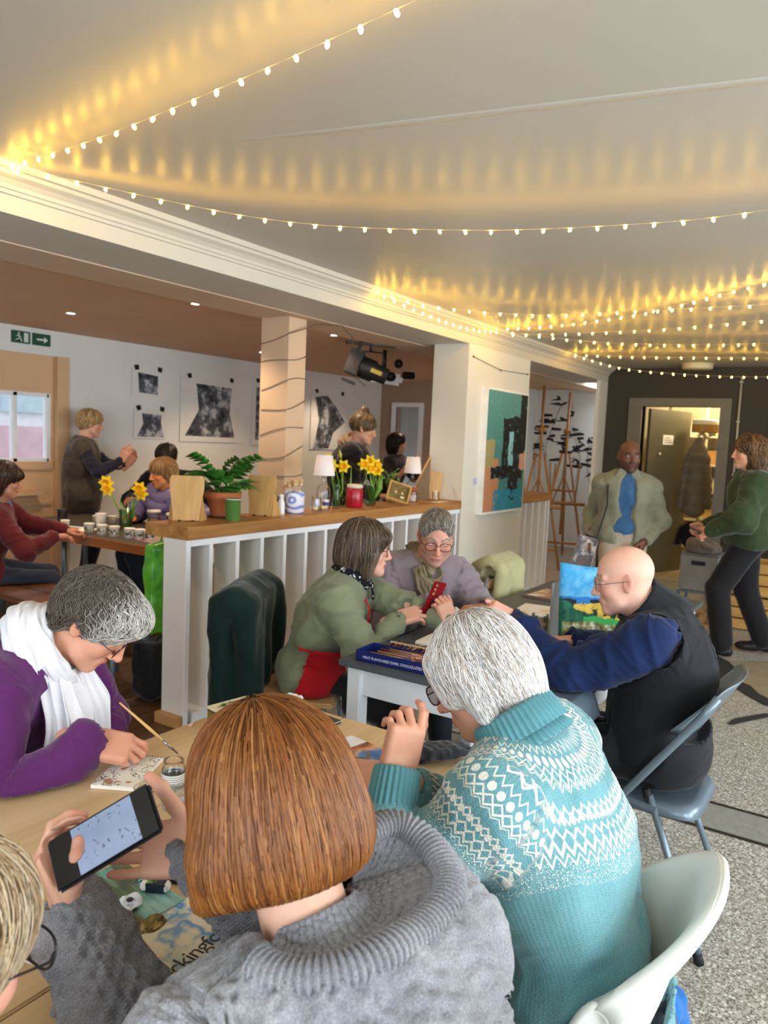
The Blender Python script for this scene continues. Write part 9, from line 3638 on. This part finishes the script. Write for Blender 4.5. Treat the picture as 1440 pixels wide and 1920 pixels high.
# landscape painting stood up before the painter
M = MT('landscape_watercolour', 0.7, 0.2)
lx, ly, lz = M.xyz(M.coords())     # X 0..0.30, Z 0..0.34 in the object's own space
n1 = M.noise(M.coords(), 9, 4)
n2 = M.noise(M.coords(), 34, 3)
zz = lz+(n1-0.5)*0.05
xx_ = lx+(n1-0.5)*0.06
sky = M.ramp(n1*0.6+n2*0.2+lz*0.6, [(0.42, lin('#7fc4e6')), (0.58, lin('#3f9fdb')), (0.70, lin('#7cc6ea'))])
col = sky
col = M.mix((zz < 0.195), col, lin('#2f7fd0'))
col = M.mix((zz < 0.185)*((xx_ > 0.12).max(xx_ < 0.07)), col, lin('#26323a'))
col = M.mix((zz < 0.168)*(xx_ > 0.06), col, M.ramp(n2, [(0.35, lin('#b98f34')), (0.6, lin('#e9c95a'))]))
col = M.mix((zz < 0.168)*(xx_ > 0.06)*(n2 < 0.42), col, lin('#2d3a30'))
col = M.mix((zz < (0.185-xx_*0.45)), col, M.ramp(n2, [(0.35, lin('#1f4a44')), (0.6, lin('#2f7a5a'))]))
col = M.mix((zz < 0.115)*(zz > 0.09)*(xx_ > 0.10), col, lin('#3fae5a'))
col = M.mix((zz < 0.095)*(xx_ > 0.015), col, M.ramp(n2, [(0.36, lin('#5a4a1e')), (0.52, lin('#8a8a5a')), (0.66, lin('#d9dcc4'))]))
M.color(col)
lp = thing('landscape_painting', 'unframed watercolour of blue sky over yellow and green hills, propped up', 'painting', (2.985, 1.05, ZG+0.006))
ex = nz(V(0.44, -0.90, 0))
nr = nz(V(-0.88, -0.42, 0.22))
ez = nz(np.cross(ex, -nr))
if ez[2] < 0:
    ez = -ez
G = []
for i in np.linspace(0, 1, 14):
    G.append([(i*0.30, 0.030*sin(pi*i)*0.5-0.02*(1-j)**2*(1-i), j*0.335-0.012*sin(pi*i)*j) for j in np.linspace(0, 1, 10)])
po = MB().grid(np.array(G), True, -0.0012).build('paper', M.m, lp)
po.matrix_local = Matrix((Vector(ex), Vector(np.cross(ez, ex)), Vector(ez))).transposed().to_4x4()
bo = MB().b2((0.03, 0.045, 0.0), (0.27, 0.051, 0.24)).build('backing_board', mat('grey_board', '#8d8a84', 0.8), lp)
bo.matrix_local = po.matrix_local.copy()

# clear plastic draped over the near corner of the grey table
P = np.zeros((16, 16, 3))
for i, a_ in enumerate(np.linspace(0, 1, 16)):
    for j, b_ in enumerate(np.linspace(0, 1, 16)):
        x = 2.205+0.30*a_
        y = 0.715+0.27*b_
        z = 0.7425+0.004*sin(9*a_+7*b_)**2
        if x < 2.236:
            z -= (2.236-x)*2.6
        if y < 0.744:
            z -= (0.744-y)*2.8
        P[i, j] = (x-2.36, y-0.86, z-0.60)
t = thing('plastic_cover', 'blue grey translucent plastic sheet draped on the table corner', 'plastic sheet', (2.36, 0.86, 0.60))
fm2 = glassmat('blue_grey_film', '#8fa0b0', 0.15, 0.45)
MB().grid(P, True, 0.0015).build('sheet', fm2, t)
MB().tube([P[0, j] for j in range(16)], 0.002, 5).build('hem', fm2, t)

# shopping bag and scarf on the floor by the shell chair
t = thing('paper_bag', 'brown paper bag with a bright blue cloth beside the white shell chair', 'bag', (1.80, 0.375, 0), radians(20))
S = Sdf().rbox((0, 0, 0.12), (0.12, 0.07, 0.10), 0.015, None, 0)
v, f = S.mesh(0.012)
np_obj('bag_body', fold_disp(v, vnormals(v, f), 0.008, 11, 3), f, mat('kraft_paper', '#6f6258', 0.8, var=0.1), t)
S = Sdf().ell((0.06, -0.06, 0.20), (0.07, 0.05, 0.05), None, 0).ell((0.11, -0.10, 0.12), (0.045, 0.04, 0.09), None, 0.03)
v, f = S.mesh(0.010)
np_obj('blue_cloth', fold_disp(v, vnormals(v, f), 0.012, 15, 5), f, fabric('cobalt_cloth', '#1668b4', 0.7), t)
t = crumple('yellow_wrapper', 'yellow plastic wrapper on the shell chair edge beside the cable-knit jumper', (0.985, 0.270, 0.47), (0.05, 0.035, 0.03), mat('yellow_film', '#e6d96a', 0.3), 4, 'wrapper', 0.010, 30)
MB().tube([(-0.04, 0, 0.05), (0, 0.01, 0.06), (0.04, 0, 0.05)], 0.003, 5).build('seal_edge', mat('yellow_film', '#e6d96a'), t)
